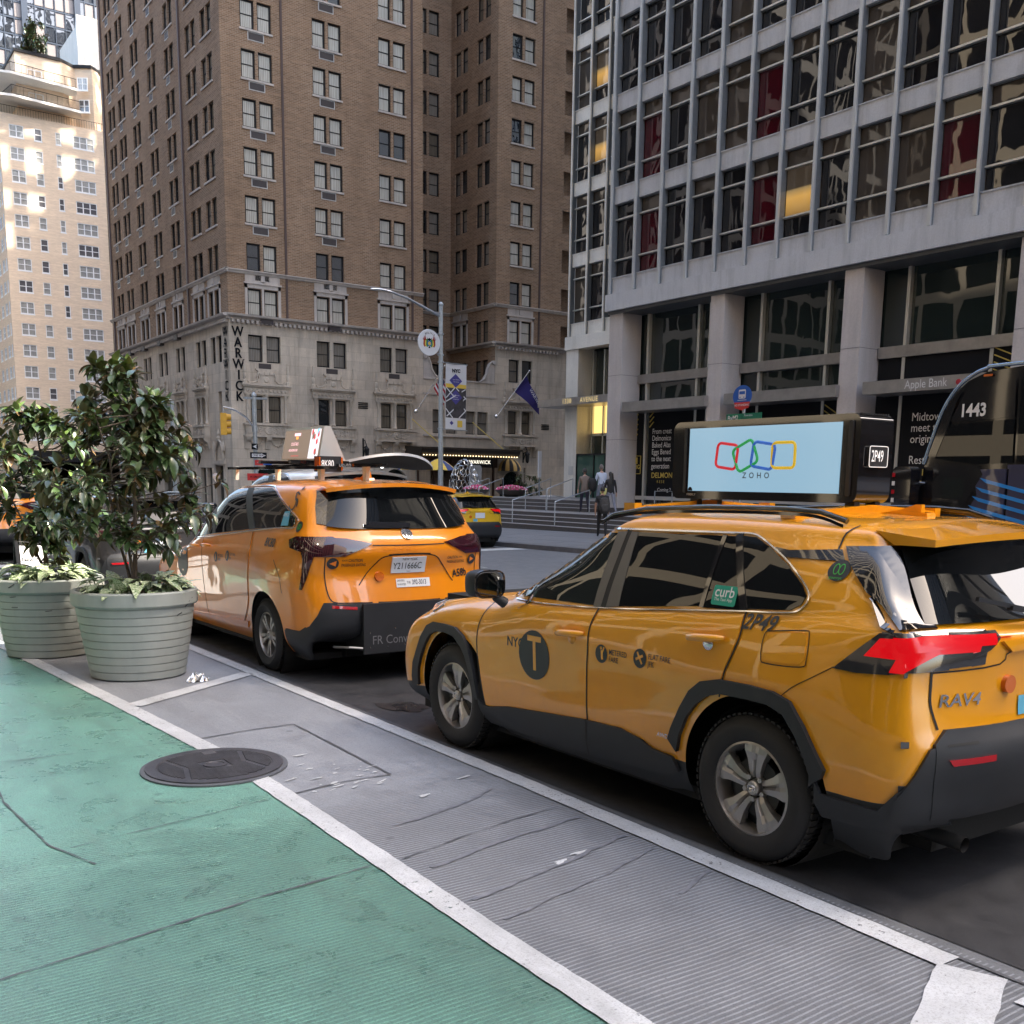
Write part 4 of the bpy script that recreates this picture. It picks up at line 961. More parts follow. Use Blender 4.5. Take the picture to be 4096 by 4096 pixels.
simple('lamp_red', (.42, .004, .012), .08, coat=1); simple('lamp_red_lit', (.25, .001, .003), .2, spec=.3, coat=.2, emis=(1, .004, .012), es=.085); simple('lamp_dark', (.035, .006, .012), .05, coat=1); simple('lamp_smoke', (.03, .03, .032), .07, coat=1); simple('lamp_clear', (.35, .36, .38), .08, .3, coat=1)
simple('amber', (.55, .12, .01), .2, coat=.6); simple('decal_black', (.02, .024, .03), .4); simple('decal_white', (.75, .75, .75), .4); simple('plate_white', (.62, .66, .72), .35); simple('sticker_green', (.0, .30, .20), .35); simple('sticker_lime', (.05, .40, .06), .4); simple('sticker_blue', (.12, .40, .55), .4); simple('decal_orange', (.75, .20, .02), .4)
simple('underbody', (.008, .008, .008), .9); simple('mirror_glass', (.35, .37, .40), .03, 1.0)

def cr(p0, p1, p2, p3, t):
    return [0.5*((2*b)+(-a+c)*t+(2*a-5*b+4*c-d)*t*t+(-a+3*b-3*c+d)*t**3) for a, b, c, d in zip(p0, p1, p2, p3)]
def dense(pts, n):
    out = []
    for i in range(len(pts)-1):
        p0 = pts[max(i-1, 0)]; p1 = pts[i]; p2 = pts[i+1]; p3 = pts[min(i+2, len(pts)-1)]
        if i == 0: p0 = [2*a-b for a, b in zip(p1, p2)]
        if i == len(pts)-2: p3 = [2*b-a for a, b in zip(p1, p2)]
        for k in range(n): out.append(cr(p0, p1, p2, p3, k/n))
    out.append(list(pts[-1])); return out
class Hull:
    """half body given as rings (bottom to roof centre), each from rear centre round the side to front centre"""
    def __init__(s, rings, nu=11, nv=5):
        R = [dense(r, nu) for r in rings]
        C = [dense([r[j] for r in R], nv) for j in range(len(R[0]))]
        s.g = C; s.nj = len(C); s.nk = len(C[0]); vs = []; fs = []
        for sg in (1, -1):
            base = len(vs)
            for c in C: vs += [(sg*max(p[0], 0), p[1], p[2]) for p in c]
            for j in range(s.nj-1):
                for k in range(s.nk-1):
                    q = [base+j*s.nk+k, base+(j+1)*s.nk+k, base+(j+1)*s.nk+k+1, base+j*s.nk+k+1]
                    fs.append(q if sg > 0 else q[::-1])
        s.vs = vs; s.fs = fs; s.bvh = BVHTree.FromPolygons([Vector(v) for v in vs], fs)
        if nu < 20: s.bvh = Hull(rings, 26, 14).bvh
    def mesh(s, name, mat, wheels, wr=.40, xin=.55, dark=None, smooth=40):
        bm = bmesh.new(); V = [bm.verts.new(v) for v in s.vs]
        for f in s.fs:
            c = sum((Vector(s.vs[i]) for i in f), Vector())/4
            if abs(c.x) > xin and any(hypot(c.y-wy, c.z-wz) < wr for wy, wz in wheels): continue
            try:
                nf = bm.faces.new([V[i] for i in f])
                if dark and dark(c): nf.material_index = 1
            except ValueError: pass
        bmesh.ops.remove_doubles(bm, verts=bm.verts, dist=.0008)
        for e in bm.edges:
            if len(e.link_faces) == 1:
                for v in e.verts:
                    if abs(v.co.x) < xin: continue
                    for wy, wz in wheels:
                        d = hypot(v.co.y-wy, v.co.z-wz)
                        if wr-.13 < d < wr+.13: v.co.y = wy+(v.co.y-wy)*wr/d; v.co.z = wz+(v.co.z-wz)*wr/d; break; bmesh.ops.recalc_face_normals(bm, faces=bm.faces)
        bmesh.ops.delete(bm, geom=[v for v in bm.verts if not v.link_faces], context='VERTS')
        me = bpy.data.meshes.new(name); bm.to_mesh(me); bm.free(); me.materials.append(MATS[mat]); me.materials.append(MATS['cladding'])
        me.polygons.foreach_set('use_smooth', [True]*len(me.polygons))
        try: me.set_sharp_from_angle(angle=radians(smooth))
        except Exception: pass
        return me
    def hit(s, p, d):
        d = Vector(d); o = Vector(p)-d*3.0; loc, n, i, dist = s.bvh.ray_cast(o, d, 6.0)
        if loc is None:
            loc, n, i, dist = s.bvh.find_nearest(Vector(p))
        if n.dot(d) > 0: n = -n
        return loc, n
def clip_cell(poly, x0, x1, y0, y1):
    def cl(P, ins, isec):
        out = []
        for i in range(len(P)):
            a, b = P[i-1], P[i]; ia, ib = ins(a), ins(b)
            if ia != ib: out.append(isec(a, b))
            if ib: out.append(b)
        return out
    def ix(v): return lambda a, b: (v, a[1]+(b[1]-a[1])*(v-a[0])/(b[0]-a[0]))
    def iy(v): return lambda a, b: (a[0]+(b[0]-a[0])*(v-a[1])/(b[1]-a[1]), v)
    for ins, isec in ((lambda p: p[0] >= x0, ix(x0)), (lambda p: p[0] <= x1, ix(x1)), (lambda p: p[1] >= y0, iy(y0)), (lambda p: p[1] <= y1, iy(y1))):
        poly = cl(poly, ins, isec)
        if len(poly) < 3: return []
    return poly
def proj(hull, poly, mode, off, name, mat, parent, rim=0.0, step=.04, x=0, smooth=40, bulge=0.0):
    """lay a flat outline on the body: mode 'L'/'R' outline in (y, z) from the side, 'B' in (x, z) from behind, 'T' in (x, y) from above, 'F' from the front"""
    a0 = min(p[0] for p in poly); a1 = max(p[0] for p in poly); b0 = min(p[1] for p in poly); b1 = max(p[1] for p in poly)
    cx_, cy_ = (a0+a1)/2, (b0+b1)/2
    nx = max(1, int(math.ceil((a1-a0)/step))); ny = max(1, int(math.ceil((b1-b0)/step)))
    keys = {}; pts = []; faces = []
    def vid(p):
        k = (round(p[0], 4), round(p[1], 4))
        if k not in keys: keys[k] = len(pts); pts.append(k)
        return keys[k]
    for i in range(nx):
        for j in range(ny):
            q = clip_cell(list(poly), a0+(a1-a0)*i/nx, a0+(a1-a0)*(i+1)/nx, b0+(b1-b0)*j/ny, b0+(b1-b0)*(j+1)/ny)
            if len(q) < 3: continue
            ids = []
            for p in q:
                v = vid(p)
                if not ids or ids[-1] != v: ids.append(v)
            if len(ids) > 2 and ids[0] == ids[-1]: ids.pop()
            if len(set(ids)) > 2: faces.append(ids)
    return _lay(hull, pts, faces, mode, off, name, mat, parent, rim, smooth)
def _ray(mode, p):
    if mode == 'L': return (-1.2, p[0], p[1]), (1, 0, 0)
    if mode in ('CL', 'CR'):
        sg = -1 if mode == 'CL' else 1; d = Vector((-sg*.7071, .7071, 0)); q = Vector((sg*.78, -.80, p[1]))+Vector((-sg*.7071, -.7071, 0))*p[0]-d*1.0
        return tuple(q), tuple(d)
    if mode == 'R': return (1.2, p[0], p[1]), (-1, 0, 0)
    if mode == 'B': return (p[0], -1.6, p[1]), (0, 1, 0)
    if mode == 'F': return (p[0], 5.6, p[1]), (0, -1, 0)
    return (p[0], p[1], 2.4), (0, 0, -1)
def _lay(hull, pts, faces, mode, off, name, mat, parent, rim, smooth, rnm=True):
    top = []; base = []
    for p in pts:
        o, d = _ray(mode, p); l, n = hull.hit(o, d); top.append(l+n*off); base.append(l+n*min(-.002, off-rim))
    bm = bmesh.new(); V = [bm.verts.new(v) for v in top]
    for f in faces:
        try: bm.faces.new([V[i] for i in f])
        except ValueError: pass
    bm.normal_update()
    _, d0 = _ray(mode, pts[0]); dv = Vector(d0)
    for f in bm.faces:
        if f.normal.dot(dv) > 0: f.normal_flip()
    if rim:
        Bv = {}
        for e in [e for e in bm.edges if len(e.link_faces) == 1]:
            q = []
            for v in e.verts:
                if v not in Bv: Bv[v] = bm.verts.new(base[V.index(v)] if False else base[v.index] if v.index >= 0 else v.co)
        bm.verts.index_update()
    me = bpy.data.meshes.new(name)
    if rim:
        bm.free(); vs = [tuple(v) for v in top]; fs = []
        edges = {}
        for f in faces:
            for i in range(len(f)):
                a, b = f[i-1], f[i]; edges[(a, b)] = 1
        for a, b in list(edges):
            if (b, a) in edges: edges[(a, b)] = 0
        bmap = {}
        fs = [list(f) for f in faces]
        for (a, b), k in edges.items():
            if not k: continue
            for v in (a, b):
                if v not in bmap: bmap[v] = len(vs); vs.append(tuple(base[v]))
            fs.append([b, a, bmap[a], bmap[b]])
        me.from_pydata(vs, [], fs)
        bm = bmesh.new(); bm.from_mesh(me); bmesh.ops.recalc_face_normals(bm, faces=bm.faces); bm.to_mesh(me); bm.free()
    else: bm.to_mesh(me); bm.free()
    me.materials.append(MATS[mat]); me.polygons.foreach_set('use_smooth', [True]*len(me.polygons))
    try: me.set_sharp_from_angle(angle=radians(smooth))
    except Exception: pass
    return add_obj(name, me, parent)
def strip(hull, pts, mode, w, off, name, mat, parent, rim=0.0, n=6, closed=False):
    P = dense([tuple(p) for p in pts], n) if n > 1 else [list(p) for p in pts]
    vs = []; fs = []
    for i, p in enumerate(P):
        a = P[max(i-1, 0)]; b = P[min(i+1, len(P)-1)]; d = Vector((b[0]-a[0], b[1]-a[1])).normalized(); ww = w(i/(len(P)-1)) if callable(w) else w
        vs += [(p[0]-d.y*ww/2, p[1]+d.x*ww/2), (p[0]+d.y*ww/2, p[1]-d.x*ww/2)]
    fs = [[2*i, 2*i+1, 2*i+3, 2*i+2] for i in range(len(P)-1)]
    return _lay(hull, vs, fs, mode, off, name, mat, parent, rim, 40)
def lettering(hull, s, at, mode, size, mat, parent, name='lettering', off=.006, slope=0, flip=None, **k):
    vs, fs = text_geo(s, size, **k); c, sn = cos(slope), sin(slope)
    sg = {'L': -1, 'R': 1, 'B': 1}[mode]
    P = [(at[0]+sg*(x*c-y*sn), at[1]+x*sn+y*c) for x, y in vs]
    return _lay(hull, P, fs, mode, off, name, mat, parent, 0, 40)
def ell(c, rx, ry, n=20, a=0): return [(c[0]+rx*cos(2*pi*i/n)*cos(a)-ry*sin(2*pi*i/n)*sin(a), c[1]+rx*cos(2*pi*i/n)*sin(a)+ry*sin(2*pi*i/n)*cos(a)) for i in range(n)]
def rrect(x0, x1, y0, y1, r, n=4):
    out = []
    for cx_, cy_, t0 in ((x1-r, y1-r, 0), (x0+r, y1-r, pi/2), (x0+r, y0+r, pi), (x1-r, y0+r, 3*pi/2)):
        out += [(cx_+r*cos(t0+pi/2*i/n), cy_+r*sin(t0+pi/2*i/n)) for i in range(n+1)]
    return out
def ring_mb(outer, inner):      # closed band between two outlines with equal counts
    n = len(outer); return outer+inner, [[i, (i+1) % n, n+(i+1) % n, n+i] for i in range(n)]

# ---------------------------------------------------------------- wheels
def wheel_meshes(R, rr, w, style):
    """axis along x, outside is -x. tyre outer radius R, rim radius rr, width w"""
    t = MB(); h = w/2
    prof = [(rr-.005, -h+.025), (rr+.012, -h+.005), ((R+rr)/2, -h-.006), (R-.045, -h+.004), (R-.014, -h+.028), (R, -h+.06), (R, h-.06), (R-.014, h-.028), (R-.05, h), (rr, h-.01)]
    t.lathe([(r, x) for r, x in prof], 56, axis='x', caps=False)
    for k in range(64):
        a = 2*pi*k/64
        for x0, x1, s in ((-h+.03, -h+.075, 1), (-.03, .03, -1), (h-.075, h-.03, 1)):
            t.obox((0+(x0+x1)/2, cos(a+.02*s)*(R+.001), sin(a+.02*s)*(R+.001)), ((x1-x0)/2, 0, 0), (0, -sin(a)*.011, cos(a)*.011), (0, cos(a)*.005, sin(a)*.005))
    tm = t.mesh('tyre', ['tyre'], 40)
    b = MB(); b.lathe([(rr, -h+.022), (rr-.012, -h+.018), (rr-.020, -h+.05), (rr-.03, h-.03), (rr, h-.02)], 48, axis='x', caps=False)
    bk = MB(); bk.lathe([(.0, .0), (rr-.025, .0), (rr-.03, .02), (.0, .03)], 32, axis='x', caps=False); bk.lathe([(.0, -.045), (rr*.62, -.045), (rr*.62, -.02), (0, -.02)], 32, axis='x', caps=False)
    f = MB(); X = -h+.03
    if style == 5:
        for k in range(5):
            a = pi/2+2*pi*k/5+.06
            def p(r, s, x): return (x, cos(a)*r-sin(a)*s, sin(a)*r+cos(a)*s)
            st = [(.050, .030, X+.020), (.085, .034, X+.006), (.14, .048, X+.002), (rr-.055, .066, X-.002), (rr-.012, .078, X+.004)]
            for (r0, s0, x0), (r1, s1, x1) in zip(st, st[1:]):
                g = .30
                for u0, u1, d in ((-1, -g, 0), (-g, 0, 1), (0, g, 2), (g, 1, 3)):
                    dx0 = .020 if r0 < rr*.75 else .004; dx1 = .020 if r1 < rr*.75 else .004
                    q = lambda r, s, x, u, dd: p(r, s*u, x+(dd if abs(u) < 1e-6 else 0)+(.006 if abs(u) > .9 else 0))
                    f.face([q(r0, s0, x0, u0, dx0), q(r0, s0, x0, u1, dx0), q(r1, s1, x1, u1, dx1), q(r1, s1, x1, u0, dx1)])
                for u in (-1, 1): f.face([p(r0, s0*u, x0+.006), p(r1, s1*u, x1+.006), p(r1, s1*u, x1+.055), p(r0, s0*u, x0+.045)])
        for k in range(5):
            a = pi/2+2*pi*(k+.5)/5+.06; f.lathe([(.0, .012), (.013, .012), (.013, .03), (.016, .05)], 6, (X, cos(a)*.057, sin(a)*.057), axis='x', caps=False)
        f.lathe([(.0, 0), (.030, .0), (.036, .006), (.040, .035), (.085, .045)], 24, (X+.002, 0, 0), axis='x', caps=False)
    else:
        for k in range(10):
            a = 2*pi*k/10+(.14 if k % 2 else -.14)
            def p(r, s, x): return (x, cos(a)*r-sin(a)*s, sin(a)*r+cos(a)*s)
            st = [(.045, .012, X+.02), (.10, .014, X+.004), (rr-.03, .017, X), (rr-.010, .024, X+.006)]
            for (r0, s0, x0), (r1, s1, x1) in zip(st, st[1:]):
                f.face([p(r0, -s0, x0), p(r0, s0, x0), p(r1, s1, x1), p(r1, -s1, x1)])
                for u in (-1, 1): f.face([p(r0, s0*u, x0), p(r1, s1*u, x1), p(r1, s1*u, x1+.045), p(r0, s0*u, x0+.035)])
        f.lathe([(.0, 0), (.034, .0), (.05, .01), (.07, .035)], 24, (X+.002, 0, 0), axis='x', caps=False)
    lg = MB(); 
    for ry, rz in ((.022, .015), (.0085, .015)): lg.tube([(X-.002, ry*cos(2*pi*i/20), rz*sin(2*pi*i/20)) for i in range(20)], .0018, 5, closed=True)
    lg.tube([(X-.002, .022*cos(2*pi*i/20), .007+.008*sin(2*pi*i/20)) for i in range(20)], .0018, 5, closed=True)
    return {'tyre': tm, 'rim_barrel': b.mesh('rim_barrel', ['rim_grey'], 40), 'brake_disc': bk.mesh('brake_disc', ['rim_dark'], 40), 'rim': f.mesh('rim', ['rim_grey'], 25), 'centre_cap': lg.mesh('centre_cap', ['chrome'], True)}
def put_wheel(W, parent, x, y, z, steer=0):
    e = add_obj('wheel', W['tyre'], parent, (x, y, z)); e.rotation_euler = (0, 0, (pi if x > 0 else 0)+steer)
    for n in ('rim_barrel', 'brake_disc', 'rim', 'centre_cap'): add_obj(n, W[n], e)
    return e

# ---------------------------------------------------------------- compact SUV
def suv_hull():
    ys = [-.70, -.35, 0, .5, 1.25, 1.9, 2.35, 2.75, 3.14]
    def ring(rc, rm, rk, xs, zs, fk, fm, fc, yy=ys): return [rc, rm, rk]+[(x, y, z) for x, y, z in zip(xs, yy, zs)]+[fk, fm, fc]
    c9 = lambda v: [v]*9
    R = []
    R.append(ring((0, -.70, .30), (.45, -.70, .30), (.74, -.66, .30), [.80, .80, .80, .82, .82, .82, .80, .80, .78], c9(.20), (.70, 3.28, .20), (.42, 3.46, .19), (0, 3.52, .18)))
    R.append(ring((0, -.90, .40), (.45, -.89, .40), (.76, -.82, .38), [.86, .88, .885, .865, .865, .87, .88, .88, .86], [.36, .34, .33]+[.32]*6, (.84, 3.40, .30), (.50, 3.60, .30), (0, 3.64, .30)))
    R.append(ring((0, -.965, .55), (.45, -.95, .55), (.80, -.84, .54), [.895, .91, .912, .895, .89, .895, .91, .905, .885], c9(.50), (.87, 3.43, .46), (.52, 3.63, .46), (0, 3.68, .46)))
    R.append(ring((0, -.985, .70), (.45, -.97, .70), (.80, -.85, .69), [.905, .918, .920, .905, .896, .902, .915, .91, .89], c9(.68), (.87, 3.42, .62), (.52, 3.61, .62), (0, 3.66, .62)))
    R.append(ring((0, -.93, .80), (.45, -.915, .80), (.80, -.83, .80), [.90, .918, .925, .912, .905, .908, .918, .912, .885], [.80, .82, .84, .84, .83, .82, .81, .80, .78], (.85, 3.38, .76), (.51, 3.57, .76), (0, 3.62, .76)))
    R.append(ring((0, -.915, .95), (.45, -.90, .95), (.79, -.81, .96), [.88, .905, .915, .905, .905, .905, .905, .895, .86], [.96, .98, .97, .95, .94, .93, .91, .89, .86], (.79, 3.31, .85), (.48, 3.50, .86), (0, 3.56, .87)))
    R.append(ring((0, -.915, 1.10), (.45, -.90, 1.10), (.775, -.80, 1.10), [.855, .882, .892, .893, .895, .893, .870, .855, .80], [1.10, 1.11, 1.09, 1.05, 1.02, 1.0, .985, .965, .92], (.66, 3.20, .905), (.40, 3.36, .925), (0, 3.42, .935)))
    # shoulder top / hood edge
    R.append(ring((0, -.90, 1.17), (.45, -.885, 1.17), (.765, -.775, 1.17), [.838, .858, .868, .872, .875, .868, .815, .785, .70], [1.185, 1.185, 1.165, 1.125, 1.085, 1.060, 1.04, 1.02, .965], (.55, 2.98, .99), (.34, 3.02, 1.0), (0, 3.04, 1.005)))
    # glass base / cowl
    R.append(ring((0, -.83, 1.225), (.45, -.81, 1.225), (.735, -.70, 1.23), [.80, .832, .846, .852, .856, .84, .76, .70, .62], [1.245, 1.24, 1.21, 1.165, 1.125, 1.10, 1.105, 1.085, 1.05], (.48, 2.55, 1.075), (.28, 2.56, 1.08), (0, 2.56, 1.085), [-.62, -.35, 0, .5, 1.25, 1.9, 2.22, 2.42, 2.56]))
    R.append(ring((0, -.765, 1.30), (.45, -.745, 1.30), (.715, -.62, 1.31), [.775, .808, .822, .828, .832, .812, .755, .66, .56], [1.32, 1.315, 1.29, 1.255, 1.225, 1.20, 1.15, 1.14, 1.135], (.42, 2.12, 1.135), (.25, 2.13, 1.135), (0, 2.13, 1.135), [-.55, -.33, 0, .5, 1.25, 1.82, 2.0, 2.08, 2.11]))
    R.append(ring((0, -.68, 1.43), (.45, -.66, 1.43), (.68, -.53, 1.44), [.725, .755, .772, .780, .782, .765, .71, .62, .52], [1.445, 1.44, 1.42, 1.40, 1.385, 1.345, 1.30, 1.31, 1.33], (.38, 1.73, 1.345), (.22, 1.75, 1.35), (0, 1.76, 1.35), [-.46, -.28, 0, .5, 1.2, 1.58, 1.72, 1.74, 1.74]))
    R.append(ring((0, -.60, 1.555), (.42, -.58, 1.55), (.62, -.46, 1.535), [.655, .688, .706, .716, .720, .712, .66, .58, .50], [1.54, 1.545, 1.555, 1.56, 1.555, 1.52, 1.51, 1.525, 1.545], (.37, 1.40, 1.565), (.22, 1.42, 1.575), (0, 1.43, 1.58), [-.38, -.2, 0, .5, 1.15, 1.32, 1.38, 1.39, 1.40]))
    R.append(ring((0, -.56, 1.615), (.40, -.54, 1.61), (.58, -.42, 1.60), [.61, .635, .645, .65, .652, .645, .60, .53, .46], [1.605, 1.615, 1.625, 1.635, 1.63, 1.612, 1.605, 1.61, 1.615], (.35, 1.24, 1.625), (.21, 1.25, 1.63), (0, 1.26, 1.635), [-.34, -.16, .02, .5, 1.02, 1.14, 1.2, 1.22, 1.23]))
    R.append(ring((0, -.46, 1.645), (.28, -.44, 1.645), (.40, -.34, 1.64), [.43, .44, .45, .45, .45, .44, .42, .38, .32], [1.645, 1.65, 1.658, 1.665, 1.662, 1.652, 1.65, 1.65, 1.652], (.24, 1.04, 1.655), (.14, 1.05, 1.66), (0, 1.06, 1.66), [-.28, -.1, .05, .45, .86, .94, 1.0, 1.02, 1.03]))
    R.append([(0, y, z) for y, z in ((-.40, 1.652), (-.35, 1.655), (-.30, 1.658), (-.24, 1.66), (-.1, 1.667), (.05, 1.672), (.4, 1.682), (.7, 1.682), (.8, 1.68), (.85, 1.68), (.9, 1.678), (.93, 1.677), (.95, 1.676), (.96, 1.675), (.97, 1.675))])
    return Hull(R)
SUV = suv_hull(); SUVW = wheel_meshes(.362, .232, .225, 5)
def make_suv(name, label, loc, paint='taxi_yellow', taxi=True, group=None, lit='lamp_red_lit', near=True):
    t = thing(name, label, 'taxi' if taxi else 'car', loc, 0, group, rx=-SL); H = SUV
    wh = [(0, .362), (2.69, .362)]
    add_obj('body', H.mesh('body', paint, wh, .455, .55, lambda c: c.z < (.47 if c.y < -.30 else (.36 if c.y > 3.1 else .40))), t)
    MB().box(-.78, .78, -.6, 3.3, .17, .24).box(-.55, .55, -.75, 3.35, .2, 1.0).build('underbody', 'underbody', t)
    for wy in (0, 2.69):
        for sx in (-1, 1): MB().lathe([(.40, -.16), (.40, .30)], 28, (sx*.68, wy, .362), axis='x', caps=False).lathe([(0, 0), (.40, 0)], 28, (sx*.54, wy, .362), axis='x', caps=False).build('wheel_well', 'underbody', t)
    for sx in (-1, 1):
        for wy in (0, 2.69): put_wheel(SUVW, t, sx*.805, wy, .362)
    for md in ('L', 'R'):
        sx = -1 if md == 'L' else 1
        # windows
        fw = [(2.02, 1.115), (2.0, 1.17), (1.84, 1.36), (1.62, 1.487), (1.44, 1.53), (1.20, 1.535), (1.235, 1.125)]
        proj(H, fw, md, .004, 'front_door_window', 'glass_light' if near else 'glass_car', t, .004)
        proj(H, [(1.20, 1.54), (1.12, 1.545), (1.185, 1.12), (1.25, 1.12)], md, .007, 'pillar_trim', 'pillar_film', t, .005)
        proj(H, [(1.085, 1.545), (1.03, 1.545), (1.035, 1.14), (1.14, 1.125)], md, .007, 'pillar_trim', 'pillar_film', t, .005)
        strip(H, [(1.103, 1.55), (1.163, 1.12)], md, .045, .006, 'pillar_gap', 'seam', t, 0, 4)
        proj(H, [(1.03, 1.545), (.405, 1.55), (.425, 1.20), (1.035, 1.14)], md, .004, 'rear_door_window', 'glass_car', t, .004)
        proj(H, [(.375, 1.55), (.315, 1.55), (.155, 1.205), (.40, 1.195)], md, .004, 'quarter_light', 'glass_car', t, .004)
        strip(H, [(.39, 1.553), (.415, 1.195)], md, .028, .009, 'window_divider', 'gloss_black', t, .005, 4)
        proj(H, [(.29, 1.555), (.19, 1.55), (.08, 1.505), (-.05, 1.435), (-.17, 1.35), (-.21, 1.305), (-.195, 1.265), (-.14, 1.235), (.12, 1.215)], md, .005, 'quarter_window', 'glass_car', t, .004)
        strip(H, [(.30, 1.56), (.22, 1.385), (.13, 1.205)], md, .04, .009, 'window_divider', 'gloss_black', t, .005, 4)
        strip(H, [(2.09, 1.10), (1.97, 1.22), (1.80, 1.395), (1.60, 1.50), (1.42, 1.548), (1.15, 1.556), (.8, 1.56), (.33, 1.565)], md, .010, .010, 'window_chrome', 'chrome', t, .006)
        strip(H, [(.33, 1.566), (.20, 1.562), (.08, 1.515), (-.06, 1.442), (-.19, 1.35), (-.228, 1.30), (-.21, 1.255), (-.14, 1.222), (.12, 1.203), (.5, 1.172), (1.15, 1.118), (1.7, 1.09), (2.05, 1.088)], md, .007, .010, 'window_chrome', 'chrome' , t, .006)
        # panels: front wing, two doors, rear quarter seams
        fd = [(2.29, 1.06), (2.34, .95), (2.365, .82), (2.36, .68), (2.33, .54), (2.30, .36), (2.05, .385), (1.25, .455), (1.255, .55), (1.25, .74), (1.24, .86), (1.235, 1.0), (1.195, 1.10), (1.7, 1.075), (2.05, 1.07)]
        proj(H, fd, md, .005, 'front_door', paint, t, .006)
        rd = [(1.18, 1.10), (1.222, 1.0), (1.228, .86), (1.238, .74), (1.242, .55), (1.238, .46), (.98, .475), (.80, .45), (.64, .415), (.52, .42), (.50, .58), (.43, .72), (.36, .82), (.195, .87), (.175, .93), (.15, 1.0), (.12, 1.09), (.125, 1.19), (.6, 1.15)]
        proj(H, rd, md, .005, 'rear_door', paint, t, .006)
        for q in ([(1.188, 1.12), (1.228, 1.0), (1.234, .86), (1.246, .72), (1.248, .55), (1.245, .44), (1.255, .30)], [(2.30, 1.06), (2.35, .95), (2.374, .82), (2.37, .68), (2.34, .54), (2.305, .36)], [(.115, 1.20), (.11, 1.09), (.14, .99), (.17, .92), (.185, .86), (.20, .78)]):
            strip(H, q, md, .011, .0045 if q[0][0] != 1.188 else .0075, 'seam', 'seam', t, 0, 5)
        # fuel flap, panel lines
        if md == 'L':
            strip(H, [(-.045, 1.13), (-.25, 1.155), (-.285, 1.14), (-.295, 1.03), (-.27, .995), (-.08, .985), (-.04, 1.005), (-.035, 1.11), (-.06, 1.14)], md, .005, .003, 'seam', 'seam', t, 0, 4)
            proj(H, [(-.055, 1.12), (-.24, 1.145), (-.275, 1.13), (-.285, 1.035), (-.265, 1.005), (-.085, .995), (-.05, 1.01)], md, .004, 'fuel_flap', paint, t, .004)
        strip(H, [(-.44, 1.02), (-.34, .96), (-.24, .90), (-.17, .84)], md, .004, .003, 'seam', 'seam', t, 0, 4)
        # wheel-arch and sill cladding
        for wy, o in ((0, 0), (2.69, 0)):
            if wy == 0:
                out = [(.56, .50), (.535, .56), (.47, .68), (.40, .78), (.32, .84), (.2, .868), (0, .872), (-.14, .865), (-.24, .835), (-.32, .74), (-.40, .62), (-.445, .56), (-.43, .52), (-.385, .49)]
                inn = [(.50, .44), (.475, .53), (.42, .64), (.35, .72), (.27, .775), (.18, .80), (.0, .805), (-.12, .80), (-.21, .77), (-.28, .69), (-.345, .58), (-.37, .52), (-.365, .48), (-.36, .46)]
            else:
                out = [(2.37, .40), (2.385, .50), (2.42, .62), (2.47, .735), (2.53, .80), (2.64, .845), (2.80, .85), (2.95, .845), (3.05, .81), (3.14, .72), (3.20, .62), (3.25, .52), (3.27, .42), (3.27, .36)]
                inn = [(2.41, .38), (2.42, .48), (2.46, .58), (2.505, .67), (2.56, .73), (2.65, .785), (2.78, .795), (2.91, .785), (3.0, .75), (3.08, .67), (3.14, .58), (3.185, .49), (3.20, .41), (3.20, .36)]
            vs, fs = out+inn, [[i, i+1, len(out)+i+1, len(out)+i] for i in range(len(out)-1)]
            # subdivide across the width for a rounded lip
            n = len(out); V = []; F = []
            lv = 4
            for q in range(lv+1): V += [(lerp(a[0], b[0], q/lv), lerp(a[1], b[1], q/lv)) for a, b in zip(out, inn)]
            for q in range(lv): F += [[q*n+i, q*n+i+1, (q+1)*n+i+1, (q+1)*n+i] for i in range(n-1)]
            _lay(H, V, F, md, .024, 'arch_cladding', 'cladding', t, .07, 50)
        proj(H, [(2.37, .40), (2.31, .365), (2.25, .365), (2.05, .40), (1.26, .465), (.95, .475), (.80, .45), (.70, .41), (.54, .40), (.50, .33), (.6, .29), (1.4, .25), (2.30, .25), (2.38, .31)], md, .020, 'sill_cladding', 'cladding', t, .05)
        strip(H, [(1.245, .47), (1.26, .26)], md, .011, .022, 'seam', 'seam', t, 0, 3)
        # handles
        for y0, z0 in ((1.40, .955), (.32, 1.06)):
            proj(H, ell((y0, z0-.005), .075, .055, 18), md, .001, 'handle_cup', paint, t, 0)
            h = thing_part('door_handle', t); hx = sx*.925
            MB().tube([(hx*.985, y0+.115, z0-.012), (hx+sx*.012, y0+.09, z0-.008), (hx+sx*.022, y0+.03, z0-.002), (hx+sx*.020, y0-.05, z0+.004), (hx+sx*.006, y0-.105, z0+.008), (hx*.985, y0-.125, z0+.010)], [.012, .018, .020, .020, .017, .010], 10).build('grip', paint, h, 60)
            MB().lathe([(.0, 0), (.028, .0), (.034, .008), (0, .01)], 14, (hx-sx*.005, y0-.02, z0-.030), axis='x', caps=False).build('grip_recess', 'chrome' if y0 < 1 else paint, h, 60)
        # black roof strip, rear pillar panel and taillight
        proj(H, [(.06, 1.512), (-.03, 1.50), (-.30, 1.515), (-.345, 1.465), (-.02, 1.468), (.0, 1.475)], md, .006, 'roof_strip', 'gloss_black', t, .005)
        strip(H, [(-.28, 1.515), (-.275, 1.57), (-.30, 1.62)], md, .009, .004, 'seam', 'seam', t, 0, 3)
